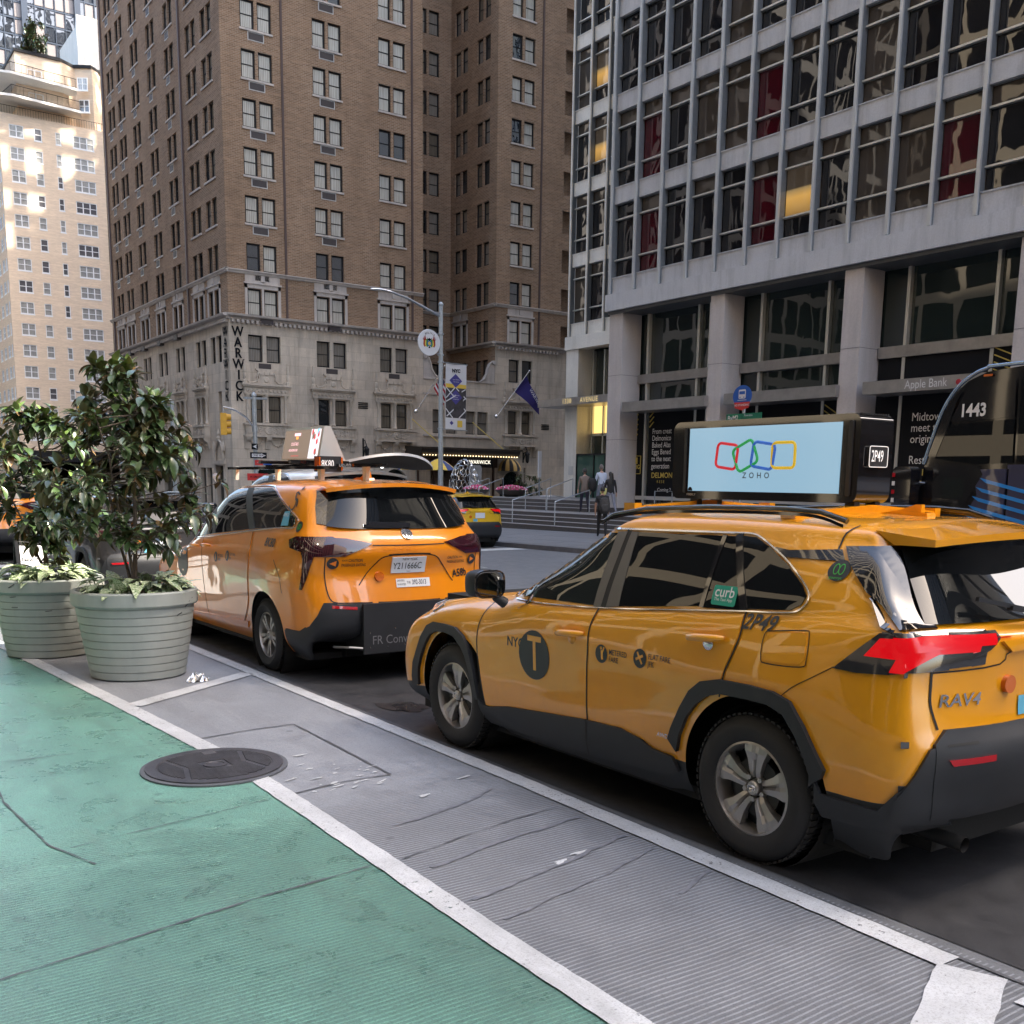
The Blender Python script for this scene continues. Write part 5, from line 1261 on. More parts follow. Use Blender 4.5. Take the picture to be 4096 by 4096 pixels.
        # decals and mirror
        if taxi and md == 'L':
            proj(H, ell((1.75, .775), .155, .152, 30), md, .008, 'roundel', 'decal_black', t)
            lettering(H, 'T', (1.815, .775), md, .30, paint, t, 'roundel_letter', .0095, bold=.012, xs=.78)
            lettering(H, 'NYC', (2.035, .828), md, .085, 'decal_black', t, bold=.02)
            for cy_, z_, l1, l2 in ((1.11, .87, 'METERED', 'FARE'), (.79, .888, 'FLAT FARE', 'JFK')):
                proj(H, ell((cy_, z_), .052, .052, 22), md, .008, 'roundel', 'decal_black', t)
                lettering(H, l1, (cy_-.065, z_+.018), md, .042, 'decal_black', t, bold=.006, off=.0085, xs=.85); lettering(H, l2, (cy_-.065, z_-.022), md, .042, 'decal_black', t, bold=.006, off=.0085, xs=.85)
            strip(H, [(1.10, .84), (1.105, .89)], md, .018, .0095, 'pictogram', paint, t, 0, 2); strip(H, [(1.10, .875), (1.085, .91)], md, .010, .0095, 'pictogram', paint, t, 0, 2); proj(H, ell((1.112, .902), .009, .009, 10), md, .0095, 'pictogram', paint, t)
            strip(H, [(.77, .86), (.81, .92)], md, .012, .0095, 'pictogram', paint, t, 0, 2); strip(H, [(.82, .88), (.765, .905)], md, .014, .0095, 'pictogram', paint, t, 0, 2)
            lettering(H, '2P49', (.118, 1.155), md, .10, 'decal_black', t, bold=.02, shear=.35, slope=.03)
            proj(H, ell((-.335, 1.425), .054, .046, 22), md, .006, 'round_sticker', 'decal_black', t)
            for k in (-1, 1): strip(H, ell((-.335+k*.013, 1.43), .013, .022, 14)+[(-.335+k*.013+.013, 1.43)], md, .004, .0075, 'sticker_print', 'sticker_lime', t, 0, 1)
            lettering(H, 'greennyc', (-.297, 1.393), md, .018, 'sticker_lime', t, off=.0075)
            proj(H, rrect(.195, .355, 1.215, 1.31, .012), md, .008, 'app_sticker', 'sticker_green', t)
            lettering(H, 'curb', (.342, 1.278), md, .072, 'decal_white', t, off=.0095, bold=.01); lettering(H, 'The Taxi App', (.338, 1.243), md, .022, 'decal_white', t, off=.0095)
            lettering(H, 'AWD', (.66, .50), md, .035, 'chrome', t, bold=.01, shear=.2)
        m_ = thing_part('door_mirror', t)
        e = MB(); cx_ = sx*1.03
        se = lambda a, p_=.55: (abs(a)**p_)*(1 if a > 0 else -1)
        e.grid(lambda u, v: (cx_+.112*se(cos(2*pi*u))*sin(pi*v)**.45, 2.14+.085*(-cos(pi*v)), 1.19+.088*se(sin(2*pi*u))*sin(pi*v)**.45), 24, 10); e.build('mirror_shell', 'cladding', m_, 60)
        MB().grid(lambda u, v: (cx_+.098*se(cos(2*pi*u))*v, 2.054, 1.19+.074*se(sin(2*pi*u))*v), 24, 1).build('mirror_glass', 'mirror_glass', m_)
        MB().tube([(cx_+.108*se(cos(2*pi*u/24)), 2.058, 1.19+.083*se(sin(2*pi*u/24))) for u in range(24)], .007, 5, closed=True).build('mirror_rim', 'gloss_black', m_)
        MB().tube([(sx*.90, 2.08, 1.06), (sx*.955, 2.09, 1.10), (sx*.99, 2.11, 1.15)], [.035, .032, .028], 8).build('mirror_foot', 'cladding', m_, 60)
        # roof rail
        rl = [(1.50, 1.585), (1.38, 1.635), (1.1, 1.672), (.6, 1.69), (.1, 1.69), (-.1, 1.678), (-.24, 1.64)]
        MB().tube([(sx*(.60+.02*(1-abs(i-3)/3)), y, z) for i, (y, z) in enumerate([tuple(p) for p in dense(rl, 4)][::4])], .014, 8).build('roof_rail', 'gloss_black', t, 60)
        mb = MB(); P = dense(rl, 5); x_ = sx*.615
        for a, b in zip(P, P[1:]): mb.face([(x_-sx*.0+sx*.012, a[0], a[1]-.014), (x_+sx*.012, b[0], b[1]-.014), (x_+sx*.012, b[0], max(b[1]-.03, 1.60)), (x_+sx*.012, a[0], max(a[1]-.03, 1.60))])
        mb.build('rail_skirt', 'gloss_black', t)
        # headlight
        proj(H, [(3.05, .905), (3.18, .955), (3.05, .985), (2.95, .96), (3.0, .93)], md, .010, 'headlight', 'lamp_clear', t, .008)
    # front face
    for sx in (-1, 1): proj(H, [(sx*.40, .86), (sx*.74, .83), (sx*.74, .92), (sx*.45, .905)], 'F', .010, 'headlight', 'lamp_clear', t, .008)
    proj(H, [(-.45, .5), (.45, .5), (.42, .84), (-.42, .84)], 'F', .008, 'grille', 'cladding', t, .006)
    proj(H, [(-.78, .26), (.78, .26), (.80, .42), (.55, .48), (-.55, .48), (-.80, .42)], 'F', .012, 'front_bumper', 'cladding', t, .008)
    proj(H, [(-.50, 2.08), (.50, 2.08), (.66, 1.98), (.60, 1.40), (-.60, 1.40), (-.66, 1.98)], 'T', .006, 'windscreen', 'glass_car', t, .004)
    for sx in (-1, 1): strip(H, [(sx*.70, 2.3), (sx*.66, 2.7), (sx*.58, 3.0), (sx*.50, 3.22)], 'T', .008, .003, 'seam', 'seam', t)
    # rear: window, spoiler, lamps, bumper, plate
    for md in ('CL', 'CR'):
        proj(H, [(-.16, 1.03), (-.16, 1.19), (.10, 1.19), (.10, 1.045)], md, .0105, 'tail_light', 'lamp_smoke', t, .010, .025)
        proj(H, [(-.10, 1.115), (-.12, 1.172), (.11, 1.178), (.11, 1.135), (.0, 1.12)], md, .016, 'tail_light_lens', lit, t, .008, .025)
        proj(H, [(-.10, .40), (-.09, .50), (-.02, .62), (.03, .72), (.12, .76), (.16, .60), (.14, .40)], md, .019, 'bumper_cladding', 'cladding', t, .02, .025)
        proj(H, [(-.10, 1.20), (.06, 1.205), (.03, 1.235), (-.04, 1.33), (-.12, 1.44), (-.17, 1.53), (-.28, 1.525), (-.24, 1.42), (-.16, 1.30)], md, .013, 'rear_pillar', 'gloss_black', t, .008, .02)
    G = 'gloss_black'
    MB().grid(lambda u, v: ((2*u-1)*lerp(.705, .60, v), lerp(-.83, -.60, v)+lerp(.43, .72, v)*((2*u-1)*lerp(.705, .60, v))**4-.016, lerp(1.228, 1.55, v)), 28, 10).build('rear_window', 'glass_car', t, 60)
    for sx, md in ((-1, 'L'), (1, 'R')):
        proj(H, [(-.315, 1.52), (-.50, 1.535), (-.62, 1.54), (-.86, 1.235), (-.70, 1.215), (-.62, 1.27), (-.50, 1.34), (-.365, 1.465)], md, .012, 'rear_pillar', G, t, .008, .025)
        proj(H, [(-.44, 1.015), (-.56, 1.125), (-.63, 1.185), (-.80, 1.20), (-.90, 1.19), (-.93, 1.07), (-.70, 1.02), (-.56, 1.01)], md, .010, 'tail_light', 'lamp_smoke', t, .010)
        proj(H, [(-.58, 1.085), (-.64, 1.165), (-.78, 1.172), (-.90, 1.165), (-.92, 1.12), (-.82, 1.11), (-.755, 1.03), (-.70, 1.03), (-.72, 1.085)], md, .015, 'tail_light_lens', lit, t, .008)
        proj(H, [(sx*.76, 1.045), (sx*.745, 1.19), (sx*.40, 1.19), (sx*.40, 1.165), (sx*.47, 1.12), (sx*.62, 1.065)], 'B', .010, 'tail_light', 'lamp_smoke', t, .008)
        proj(H, [(sx*.76, 1.135), (sx*.745, 1.178), (sx*.42, 1.178), (sx*.44, 1.14)], 'B', .014, 'tail_light_lens', lit, t, .006)
        strip(H, [(sx*.755, 1.04), (sx*.76, .98), (sx*.765, .9), (sx*.74, .80)], 'B', .011, .004, 'seam', 'seam', t, 0, 4)
        proj(H, [(sx*.50, .665), (sx*.70, .655), (sx*.72, .68), (sx*.50, .69)], 'B', .028, 'reflector', 'lamp_red', t, .008)
        # lower corner cladding, side part
        proj(H, [(-.39, .50), (-.42, .445), (-.70, .44), (-.80, .56), (-.90, .72), (-.97, .78), (-.97, .36), (-.42, .34), (-.385, .40)], md, .016, 'bumper_cladding', 'cladding', t, .02)
        MB().tube([(sx*.54, -.90, .275), (sx*.54, -.6, .29)], .034, 14, caps=False).tube([(sx*.54, -.86, .275), (sx*.54, -.85, .275)], .028, 12).build('exhaust_tip', 'rim_dark', t, 60)
    proj(H, [(-.75, .42), (.75, .42), (.77, .60), (.77, .74), (.71, .80), (-.71, .80), (-.77, .74), (-.77, .60)], 'B', .022, 'rear_bumper', 'cladding', t, .03, .03)
    strip(H, [(-.72, .728), (-.6, .735), (.6, .735), (.72, .728)], 'B', .010, .025, 'seam', 'seam', t, 0, 3)
    strip(H, [(-.755, 1.035), (-.40, 1.055), (-.30, 1.11), (.30, 1.11), (.40, 1.055), (.755, 1.035)], 'B', .007, .003, 'seam', 'seam', t, 0, 3)
    proj(H, [(-.40, 1.15), (.40, 1.15), (.34, 1.105), (-.34, 1.105)], 'B', .018, 'tailgate_bar', paint, t, .016)
    proj(H, [(-.17, .92), (.17, .92), (.17, 1.08), (-.17, 1.08)], 'B', .012, 'number_plate', 'plate_white', t, .010)
    if taxi: lettering(H, 'RAV4', (-.735, .915), 'B', .075, 'chrome' if near else paint, t, 'badge', .007, bold=.012, shear=.2, xs=1.25)
    proj(H, ell((-.34, .965), .038, .04, 18), 'B', .022, 'round_reflector', 'amber', t, .02)
    proj(H, [(-.255, .82), (-.10, .82), (-.10, .90), (-.25, .905)], 'B', .006, 'rear_sticker', 'sticker_blue', t)
    # spoiler over the rear window
    sp = MB()
    def spf(u, v):
        x = lerp(-.61, .61, u); e = 1-abs(x/.61)**4*.35
        y = lerp(-.40, -.80*1.0+.10*(abs(x)/.61)**2, v); z = lerp(1.652-.045*(abs(x)/.6)**2, 1.605-.03*(abs(x)/.6)**2, v)
        return (x, y, z)
    sp.grid(spf, 16, 5); sp.grid(lambda u, v: (spf(u, 1)[0], lerp(spf(u, 1)[1], -.625, v), lerp(spf(u, 1)[2]-.03, 1.53, v)), 16, 2, 1)
    sp.grid(lambda u, v: (spf(u, 1)[0], spf(u, 1)[1], spf(u, 1)[2]-.03*v), 16, 1)
    for u in (0, 1):
        sp.face([spf(u, 0), spf(u, .5), spf(u, 1), (spf(u, 1)[0], spf(u, 1)[1], spf(u, 1)[2]-.03), (spf(u, 0)[0], -.50, 1.545)])
    sp.build('spoiler', [paint, 'gloss_black'], t, 30)
    MB().box(-.13, .13, -.745, -.735, 1.565, 1.585).build('brake_light', lit if not near else 'lamp_dark', t)
    w_ = thing_part('rear_wiper', t); MB().bar((-.0, -.90, 1.245), (-.30, -.875, 1.285), .03, .02).bar((-.12, -.90, 1.262), (-.48, -.83, 1.33), .018).build('wiper_arm', 'cladding', w_)
    # shark-fin aerial
    MB().prism([(.0, 1.655), (-.23, 1.65), (-.225, 1.715), (-.195, 1.715), (-.10, 1.685)], 'x', -.015, .015).prism([(.05, 1.66), (-.28, 1.645), (-.27, 1.675), (-.10, 1.685)], 'x', -.035, .035).build('aerial', paint, t)
    return t
def thing_part(name, parent):
    o = bpy.data.objects.new(name, None); COL.objects.link(o); o.parent = parent; o.empty_display_size = .1; return o
taxi = make_suv('suv_taxi', 'yellow SUV taxi in the foreground with 2P49 behind its rear door', (4.575, 3.23, 0.0))
# ---------------------------------------------------------------- minivan
se = lambda a, p_=.55: (abs(a)**p_)*(1 if a > 0 else -1)
def van_hull():
    ys = [-.80, -.45, 0, .6, 1.4, 2.1, 2.7, 3.2, 3.65]
    def ring(rc, rm, rk, xs, zs, fk, fm, fc, yy=ys): return [rc, rm, rk]+[(x, y, z) for x, y, z in zip(xs, yy, zs)]+[fk, fm, fc]
    c9 = lambda v: [v]*9; R = []
    R.append(ring((0, -.80, .34), (.45, -.80, .34), (.78, -.72, .34), [.84]*8+[.8], c9(.20), (.74, 3.88, .2), (.45, 3.98, .2), (0, 4.02, .2)))
    R.append(ring((0, -1.10, .45), (.45, -1.09, .45), (.82, -.98, .45), [.93, .95, .95, .935, .93, .93, .94, .94, .90], c9(.36), (.80, 3.92, .34), (.5, 4.04, .34), (0, 4.08, .34)))
    R.append(ring((0, -1.16, .62), (.45, -1.14, .62), (.85, -1.02, .62), [.955, .975, .985, .965, .955, .955, .975, .975, .93], c9(.60), (.82, 3.90, .55), (.5, 4.02, .55), (0, 4.06, .55)))
    R.append(ring((0, -1.13, .82), (.45, -1.11, .82), (.86, -1.0, .82), [.965, .99, .998, .975, .96, .965, .985, .975, .92], c9(.82), (.79, 3.84, .76), (.48, 3.96, .76), (0, 4.0, .76)))
    R.append(ring((0, -1.10, 1.0), (.45, -1.08, 1.0), (.85, -.98, 1.0), [.955, .985, .995, .975, .965, .965, .975, .95, .87], [1.0, 1.0, 1.0, .99, .98, .97, .96, .94, .90], (.73, 3.74, .86), (.44, 3.85, .88), (0, 3.89, .89)))
    R.append(ring((0, -1.15, 1.19), (.45, -1.13, 1.19), (.85, -1.0, 1.19), [.945, .965, .97, .96, .955, .95, .93, .87, .76], [1.20, 1.20, 1.18, 1.14, 1.10, 1.08, 1.04, 1.0, .95], (.60, 3.42, .98), (.36, 3.5, 1.0), (0, 3.52, 1.0)))
    R.append(ring((0, -1.12, 1.31), (.45, -1.10, 1.31), (.83, -.96, 1.31), [.92, .935, .94, .935, .93, .92, .87, .78, .66], [1.33, 1.33, 1.30, 1.26, 1.22, 1.17, 1.11, 1.08, 1.05], (.52, 3.1, 1.07), (.3, 3.14, 1.08), (0, 3.15, 1.08), [-.78, -.44, 0, .6, 1.4, 2.1, 2.6, 2.9, 3.08]))
    R.append(ring((0, -1.02, 1.43), (.45, -1.0, 1.43), (.79, -.86, 1.43), [.885, .905, .912, .91, .905, .89, .82, .70, .58], [1.42, 1.42, 1.40, 1.36, 1.32, 1.25, 1.20, 1.18, 1.17], (.46, 2.78, 1.17), (.27, 2.82, 1.18), (0, 2.83, 1.18), [-.72, -.42, 0, .6, 1.4, 2.05, 2.45, 2.65, 2.75]))
    R.append(ring((0, -.93, 1.60), (.45, -.91, 1.60), (.75, -.76, 1.60), [.835, .855, .862, .862, .855, .83, .76, .66, .56], [1.59, 1.59, 1.58, 1.56, 1.53, 1.45, 1.42, 1.42, 1.43], (.44, 2.34, 1.44), (.26, 2.38, 1.45), (0, 2.39, 1.45), [-.64, -.38, 0, .6, 1.4, 1.9, 2.15, 2.27, 2.32]))
    R.append(ring((0, -.86, 1.75), (.42, -.84, 1.745), (.68, -.68, 1.74), [.765, .785, .79, .79, .785, .76, .70, .62, .54], [1.745, 1.75, 1.75, 1.74, 1.70, 1.65, 1.64, 1.65, 1.66], (.42, 1.93, 1.675), (.25, 1.96, 1.68), (0, 1.97, 1.685), [-.56, -.32, 0, .6, 1.35, 1.62, 1.78, 1.87, 1.91]))
    R.append(ring((0, -.84, 1.805), (.38, -.80, 1.80), (.58, -.64, 1.80), [.66, .68, .69, .69, .68, .66, .60, .54, .46], [1.81, 1.82, 1.825, 1.815, 1.785, 1.75, 1.74, 1.745, 1.75], (.36, 1.66, 1.755), (.22, 1.68, 1.76), (0, 1.69, 1.765), [-.52, -.3, 0, .6, 1.2, 1.4, 1.52, 1.6, 1.64]))
    R.append(ring((0, -.70, 1.835), (.26, -.66, 1.835), (.38, -.54, 1.84), [.43, .44, .45, .45, .44, .42, .38, .34, .3], [1.85, 1.855, 1.86, 1.85, 1.82, 1.805, 1.80, 1.80, 1.80], (.22, 1.38, 1.805), (.13, 1.40, 1.81), (0, 1.41, 1.81), [-.44, -.2, .1, .6, 1.0, 1.15, 1.25, 1.32, 1.36]))
    R.append([(0, y, z) for y, z in ((-.6, 1.845), (-.52, 1.85), (-.44, 1.855), (-.3, 1.86), (-.1, 1.865), (.15, 1.868), (.6, 1.86), (.9, 1.845), (1.0, 1.838), (1.1, 1.832), (1.2, 1.828), (1.25, 1.825), (1.28, 1.824), (1.3, 1.823), (1.32, 1.822))])
    return Hull(R)
VAN = van_hull(); VANW = wheel_meshes(.352, .225, .225, 10)
def make_van(name, label, loc, paint='taxi_orange', taxi=True, group=None, rich=True, cat=None, sc=1.0):
    t = thing(name, label, cat or ('taxi' if taxi else 'van'), loc, 0, group, rx=-SL); H = VAN; t.scale = (sc, sc, sc)
    add_obj('body', H.mesh('body', paint, [(0, .35), (3.06, .35)], .43, .55, lambda c: c.z < (.47 if c.y < -.45 else .24)), t)
    MB().box(-.84, .84, -.7, 3.8, .18, .24).box(-.5, .5, -.8, 3.8, .2, 1.0).build('underbody', 'underbody', t)
    for wy in (0, 3.06):
        for sx in (-1, 1):
            MB().lathe([(.432, -.21), (.432, .30)], 40, (sx*.74, wy, .35), axis='x', caps=False).lathe([(0, 0), (.42, 0)], 28, (sx*.60, wy, .35), axis='x', caps=False).build('wheel_well', 'underbody', t); put_wheel(VANW, t, sx*.865, wy, .35)
    for md in ('L', 'R'):
        sx = -1 if md == 'L' else 1
        proj(H, [(2.66, 1.185), (2.56, 1.42), (2.30, 1.60), (1.93, 1.715), (1.62, 1.27), (2.0, 1.235)], md, .004, 'front_door_window', 'glass_light', t, .004)
        proj(H, [(1.93, 1.72), (1.80, 1.73), (1.53, 1.28), (1.62, 1.27)], md, .007, 'pillar_trim', 'cladding', t, .005)
        proj(H, [(1.79, 1.73), (.90, 1.765), (.52, 1.36), (1.53, 1.28)], md, .004, 'rear_door_window', 'glass_car', t, .004)
        proj(H, [(.89, 1.766), (.72, 1.77), (.35, 1.37), (.51, 1.36)], md, .007, 'pillar_trim', 'cladding', t, .005)
        proj(H, [(.71, 1.77), (.22, 1.772), (.08, 1.74), (-.12, 1.66), (-.56, 1.50), (-.60, 1.455), (-.55, 1.42), (.36, 1.37)], md, .004, 'quarter_window', 'glass_car', t, .004)
        strip(H, [(2.70, 1.17), (2.0, 1.22), (1.2, 1.285), (.36, 1.355), (-.2, 1.395), (-.56, 1.405), (-.625, 1.45), (-.58, 1.51), (-.12, 1.675), (.08, 1.755), (.24, 1.788), (.9, 1.782), (1.7, 1.75), (1.93, 1.735), (2.3, 1.62), (2.60, 1.42), (2.72, 1.18)], md, .009, .010, 'window_chrome', 'chrome', t, .006, 5)
        proj(H, [(3.04, .96), (3.02, .75), (2.92, .60), (2.60, .32), (1.75, .36), (1.80, .47), (1.85, .75), (1.87, 1.0), (1.885, 1.20), (2.6, 1.14), (2.9, 1.08)], md, .005, 'front_door', paint, t, .006)
        proj(H, [(1.86, 1.20), (1.85, 1.0), (1.83, .75), (1.78, .47), (1.735, .36), (.65, .40), (.45, .62), (.42, .80), (.40, 1.0), (.38, 1.33)], md, .005, 'rear_door', paint, t, .006)
        for q in ([(1.90, 1.22), (1.86, 1.0), (1.84, .75), (1.79, .47), (1.74, .34)], [(3.055, .95), (3.03, .73), (2.92, .585)], [(.38, 1.34), (.405, 1.0), (.425, .80), (.46, .62), (.64, .40)], [(-.28, 1.10), (-.42, .95), (-.47, .80)]):
            strip(H, q, md, .010, .0065, 'seam', 'seam', t, 0, 5)
        proj(H, [(2.62, .35), (.50, .43), (.55, .36), (2.62, .26)], md, .012, 'sill', paint, t, .015)
        for y0, z0 in ((2.05, 1.125), (1.66, 1.145)):
            h = thing_part('door_handle', t); hx = sx*.985
            proj(H, ell((y0, z0), .09, .06, 16), md, .001, 'handle_cup', paint, t, 0)
            MB().tube([(hx*.985, y0+.12, z0-.01), (hx+sx*.015, y0+.08, z0), (hx+sx*.02, y0, z0+.004), (hx+sx*.015, y0-.09, z0+.006), (hx*.985, y0-.12, z0+.006)], [.011, .018, .020, .018, .011], 10).build('grip', paint, h, 60)
        proj(H, [(-.62, 1.23), (-.58, 1.30), (-.72, 1.335), (-.955, 1.335), (-.985, 1.20), (-.96, 1.12), (-.935, 1.06), (-.90, .95), (-.85, .86), (-.82, .86), (-.845, 1.0), (-.86, 1.12), (-.84, 1.20)], md, .012, 'tail_light', 'lamp_dark', t, .010)
        proj(H, [(-.50, .47), (-.50, .40), (-.86, .40), (-.87, .52), (-.78, .475)], md, .014, 'bumper_cladding', 'cladding', t, .014)
        if md == 'L' and taxi and rich:
            proj(H, ell((2.49, .915), .165, .165, 28), md, .008, 'roundel', 'decal_black', t); lettering(H, 'T', (2.56, .915), md, .32, paint, t, 'roundel_letter', .0095, bold=.012, xs=.78)
            lettering(H, 'NYC', (2.80, .96), md, .09, 'decal_black', t, bold=.02)
            for cy_, z_, l1, l2 in ((1.39, 1.035, 'METERED', 'FARE'), (1.03, 1.065, 'FLAT FARE', 'JFK')):
                proj(H, ell((cy_, z_), .055, .055, 20), md, .008, 'roundel', 'decal_black', t); lettering(H, l1, (cy_-.07, z_+.018), md, .042, 'decal_black', t, bold=.006, xs=.85); lettering(H, l2, (cy_-.07, z_-.024), md, .042, 'decal_black', t, bold=.006, xs=.85)
                strip(H, [(cy_+.01, z_-.035), (cy_, z_+.03)], md, .018, .0095, 'pictogram', paint, t, 0, 2)
            lettering(H, '8K80', (.0, 1.255), md, .115, 'decal_black', t, bold=.02, shear=.35, slope=-.02)
            # wheelchair symbol
            strip(H, [(-.44+.06*cos(a), 1.625+.058*sin(a)) for a in [pi*1.9, pi*1.7, pi*1.5, pi*1.3, pi*1.1, pi*.9, pi*.75]], md, .016, .007, 'wheelchair_symbol', 'decal_black', t, 0, 3)
            strip(H, [(-.44, 1.73), (-.47, 1.67), (-.515, 1.66), (-.535, 1.60)], md, .022, .0075, 'wheelchair_symbol', 'decal_black', t, 0, 2); proj(H, ell((-.50, 1.765), .016, .016, 10), md, .007, 'wheelchair_symbol', 'decal_black', t); strip(H, [(-.45, 1.735), (-.52, 1.71)], md, .014, .0075, 'wheelchair_symbol', 'decal_black', t, 0, 2)
            proj(H, ell((-.60, 1.42-.06), .0, .0, 3), md, .006, 'x', 'decal_black', t) if False else None
            proj(H, ell((-.69, 1.42), .045, .05, 18), md, .006, 'round_sticker', 'decal_black', t)
            for k in (-1, 1): strip(H, ell((-.69+k*.013, 1.42), .012, .022, 12)+[(-.69+k*.013+.012, 1.42)], md, .005, .0075, 'sticker_print', 'sticker_lime', t, 0, 1)
            proj(H, [(-.30, 1.42), (-.46, 1.425), (-.44, 1.56), (-.32, 1.55)], md, .007, 'app_sticker', 'sticker_blue', t); lettering(H, 'ARRO', (-.31, 1.52), md, .045, 'decal_white', t, bold=.01, off=.0085)
        m_ = thing_part('door_mirror', t); cx_ = sx*1.10
        MB().grid(lambda u, v: (cx_+.13*se(cos(2*pi*u))*sin(pi*v)**.45, 2.72+.08*(-cos(pi*v)), 1.24+.095*se(sin(2*pi*u))*sin(pi*v)**.45), 18, 8).build('mirror_shell', 'gloss_black', m_, 60)
        MB().tube([(sx*.95, 2.66, 1.12), (sx*1.0, 2.68, 1.16), (sx*1.06, 2.70, 1.2)], .03, 8).build('mirror_foot', 'cladding', m_, 60)
    # rear
    for md in ('CL', 'CR'):
        proj(H, [(-.07, .40), (-.08, .50), (.0, .54), (.08, .64), (.13, .75), (.24, .75), (.24, .40)], md, .018, 'bumper_cladding', 'cladding', t, .02, .025)
        proj(H, [(-.05, 1.175), (-.04, 1.335), (.20, 1.335), (.20, 1.165), (.06, 1.165)], md, .0125, 'tail_light', 'lamp_dark', t, .010, .025)
    MB().grid(lambda u, v: ((2*u-1)*lerp(.74, .63, v), lerp(-1.035, -.86, v)+lerp(.41, .78, v)*((2*u-1)*lerp(.74, .63, v))**4-.018, lerp(1.405, 1.75, v)+.03*(1-v)*(2*u-1)**4), 28, 10).build('rear_window', 'glass_car', t, 60)
    for sx in (-1, 1):
        proj(H, [(sx*.705, 1.435), (sx*.79, 1.45), (sx*.76, 1.60), (sx*.70, 1.745), (sx*.585, 1.745), (sx*.665, 1.60)], 'B', .009, 'rear_pillar', 'gloss_black', t, .006)
        proj(H, [(sx*.835, 1.335), (sx*.60, 1.32), (sx*.38, 1.275), (sx*.56, 1.20), (sx*.64, 1.165), (sx*.85, 1.165)], 'B', .012, 'tail_light', 'lamp_dark', t, .010)
        strip(H, [(sx*.80, 1.16), (sx*.80, 1.0), (sx*.79, .86), (sx*.76, .77), (sx*.70, .745)], 'B', .010, .004, 'seam', 'seam', t, 0, 5)
        proj(H, [(sx*.54, .68), (sx*.76, .70), (sx*.76, .725), (sx*.54, .705)], 'B', .022, 'reflector', 'lamp_red', t, .008)
        proj(H, [(sx*.52, .42), (sx*.76, .42), (sx*.80, .60), (sx*.80, .75), (sx*.72, .735), (sx*.52, .735)], 'B', .016, 'bumper_cladding', 'cladding', t, .018)
    strip(H, [(-.70, .745), (0, .735), (.70, .745)], 'B', .012, .004, 'seam', 'seam', t, 0, 3)
    strip(H, [(-.38, 1.262), (0, 1.257), (.38, 1.262)], 'B', .010, .004, 'seam', 'seam', t, 0, 3)
    proj(H, [(-.52, .45), (.52, .45), (.52, .735), (-.52, .735)], 'B', .012, 'bumper_cladding', 'cladding', t, .012)
    sp = MB()
    def spf(u, v):
        x = lerp(-.70, .70, u); return (x, lerp(-.66, -1.0+.16*(abs(x)/.70)**2.2, v), lerp(1.845-.045*(abs(x)/.7)**2, 1.825-.055*(abs(x)/.7)**2, v))
    sp.grid(spf, 18, 4); sp.grid(lambda u, v: (spf(u, 1)[0]*.985, lerp(spf(u, 1)[1], -.82, v), lerp(spf(u, 1)[2]-.035, 1.72, v)), 18, 2, 1); sp.grid(lambda u, v: (spf(u, 1)[0]*(1-.015*v), spf(u, 1)[1], spf(u, 1)[2]-.035*v), 18, 1)
    sp.build('spoiler', [paint, 'gloss_black'], t, 30)
    if rich:
        proj(H, ell((0, 1.355), .052, .045, 22), 'B', .010, 'emblem', 'decal_black', t, .008)
        for e in (ell((0, 1.355), .052, .045, 24), ell((0, 1.372), .034, .016, 18), ell((0, 1.35), .014, .036, 18)): strip(H, e+[e[0]], 'B', .008, .014, 'emblem_ring', 'chrome', t, .006, 1)
        lettering(H, 'SIENNA', (-.27, 1.215+.005), 'B', .062, 'chrome' if False else paint, t, 'badge', .009, bold=.014, space=1.9)
        proj(H, [(-.18, 1.0), (.18, 1.0), (.18, 1.15), (-.18, 1.15)], 'B', .010, 'number_plate', 'plate_white', t, .010)
        lettering(H, 'Y211666C', (-.165, 1.066), 'B', .088, 'decal_black', t, bold=.004, xs=.80, off=.012); lettering(H, 'NEW YORK', (-.075, 1.13), 'B', .03, 'decal_black', t, off=.012); lettering(H, 'TAXI', (-.02, 1.013), 'B', .018, 'decal_black', t, off=.012)
        proj(H, [(-.13, .865), (.23, .865), (.23, .945), (-.13, .945)], 'B', .007, 'phone_sticker', 'decal_white', t)
        lettering(H, 'DRIVERS', (-.12, .925), 'B', .026, 'decal_black', t, bold=.01, off=.0085, xs=.8); lettering(H, 'WANTED', (-.12, .890), 'B', .026, 'decal_black', t, bold=.01, off=.0085, xs=.8); lettering(H, '718', (-.02, .905), 'B', .034, 'decal_black', t, bold=.01, off=.0085, xs=.75); lettering(H, '392-3013', (.035, .905), 'B', .062, 'decal_black', t, bold=.014, off=.0085, xs=.66)
        lettering(H, 'A58b', (.50, .965), 'B', .105, 'decal_black', t, bold=.02, xs=.8, slope=.08)
        proj(H, ell((-.30, .975), .045, .045, 18), 'B', .02, 'round_reflector', 'amber', t, .018)
        for s_, x0, l1, l2 in ((-1, -.66, '<<< CAUTION', 'PASSENGER EXITING'), (1, .42, 'CAUTION >>>', 'PASSENGER EXITING')):
            lettering(H, l1, (x0, 1.13), 'B', .036, 'decal_black', t, bold=.008, off=.007, xs=.8); lettering(H, l2, (x0, 1.088), 'B', .036, 'decal_black', t, bold=.008, off=.007, xs=.66)
            cx_ = -.735 if s_ < 0 else .735; proj(H, ell((cx_, 1.105), .052, .05, 18), 'B', .010, 'round_sticker', 'decal_black', t); proj(H, [(cx_-.03*s_*-1*-1, 1.13) if s_ < 0 else (cx_-.025, 1.13), (cx_+.03*s_, 1.105), (cx_-.025 if s_ > 0 else cx_+.025, 1.08)], 'B', .012, 'arrow_print', 'decal_orange', t)
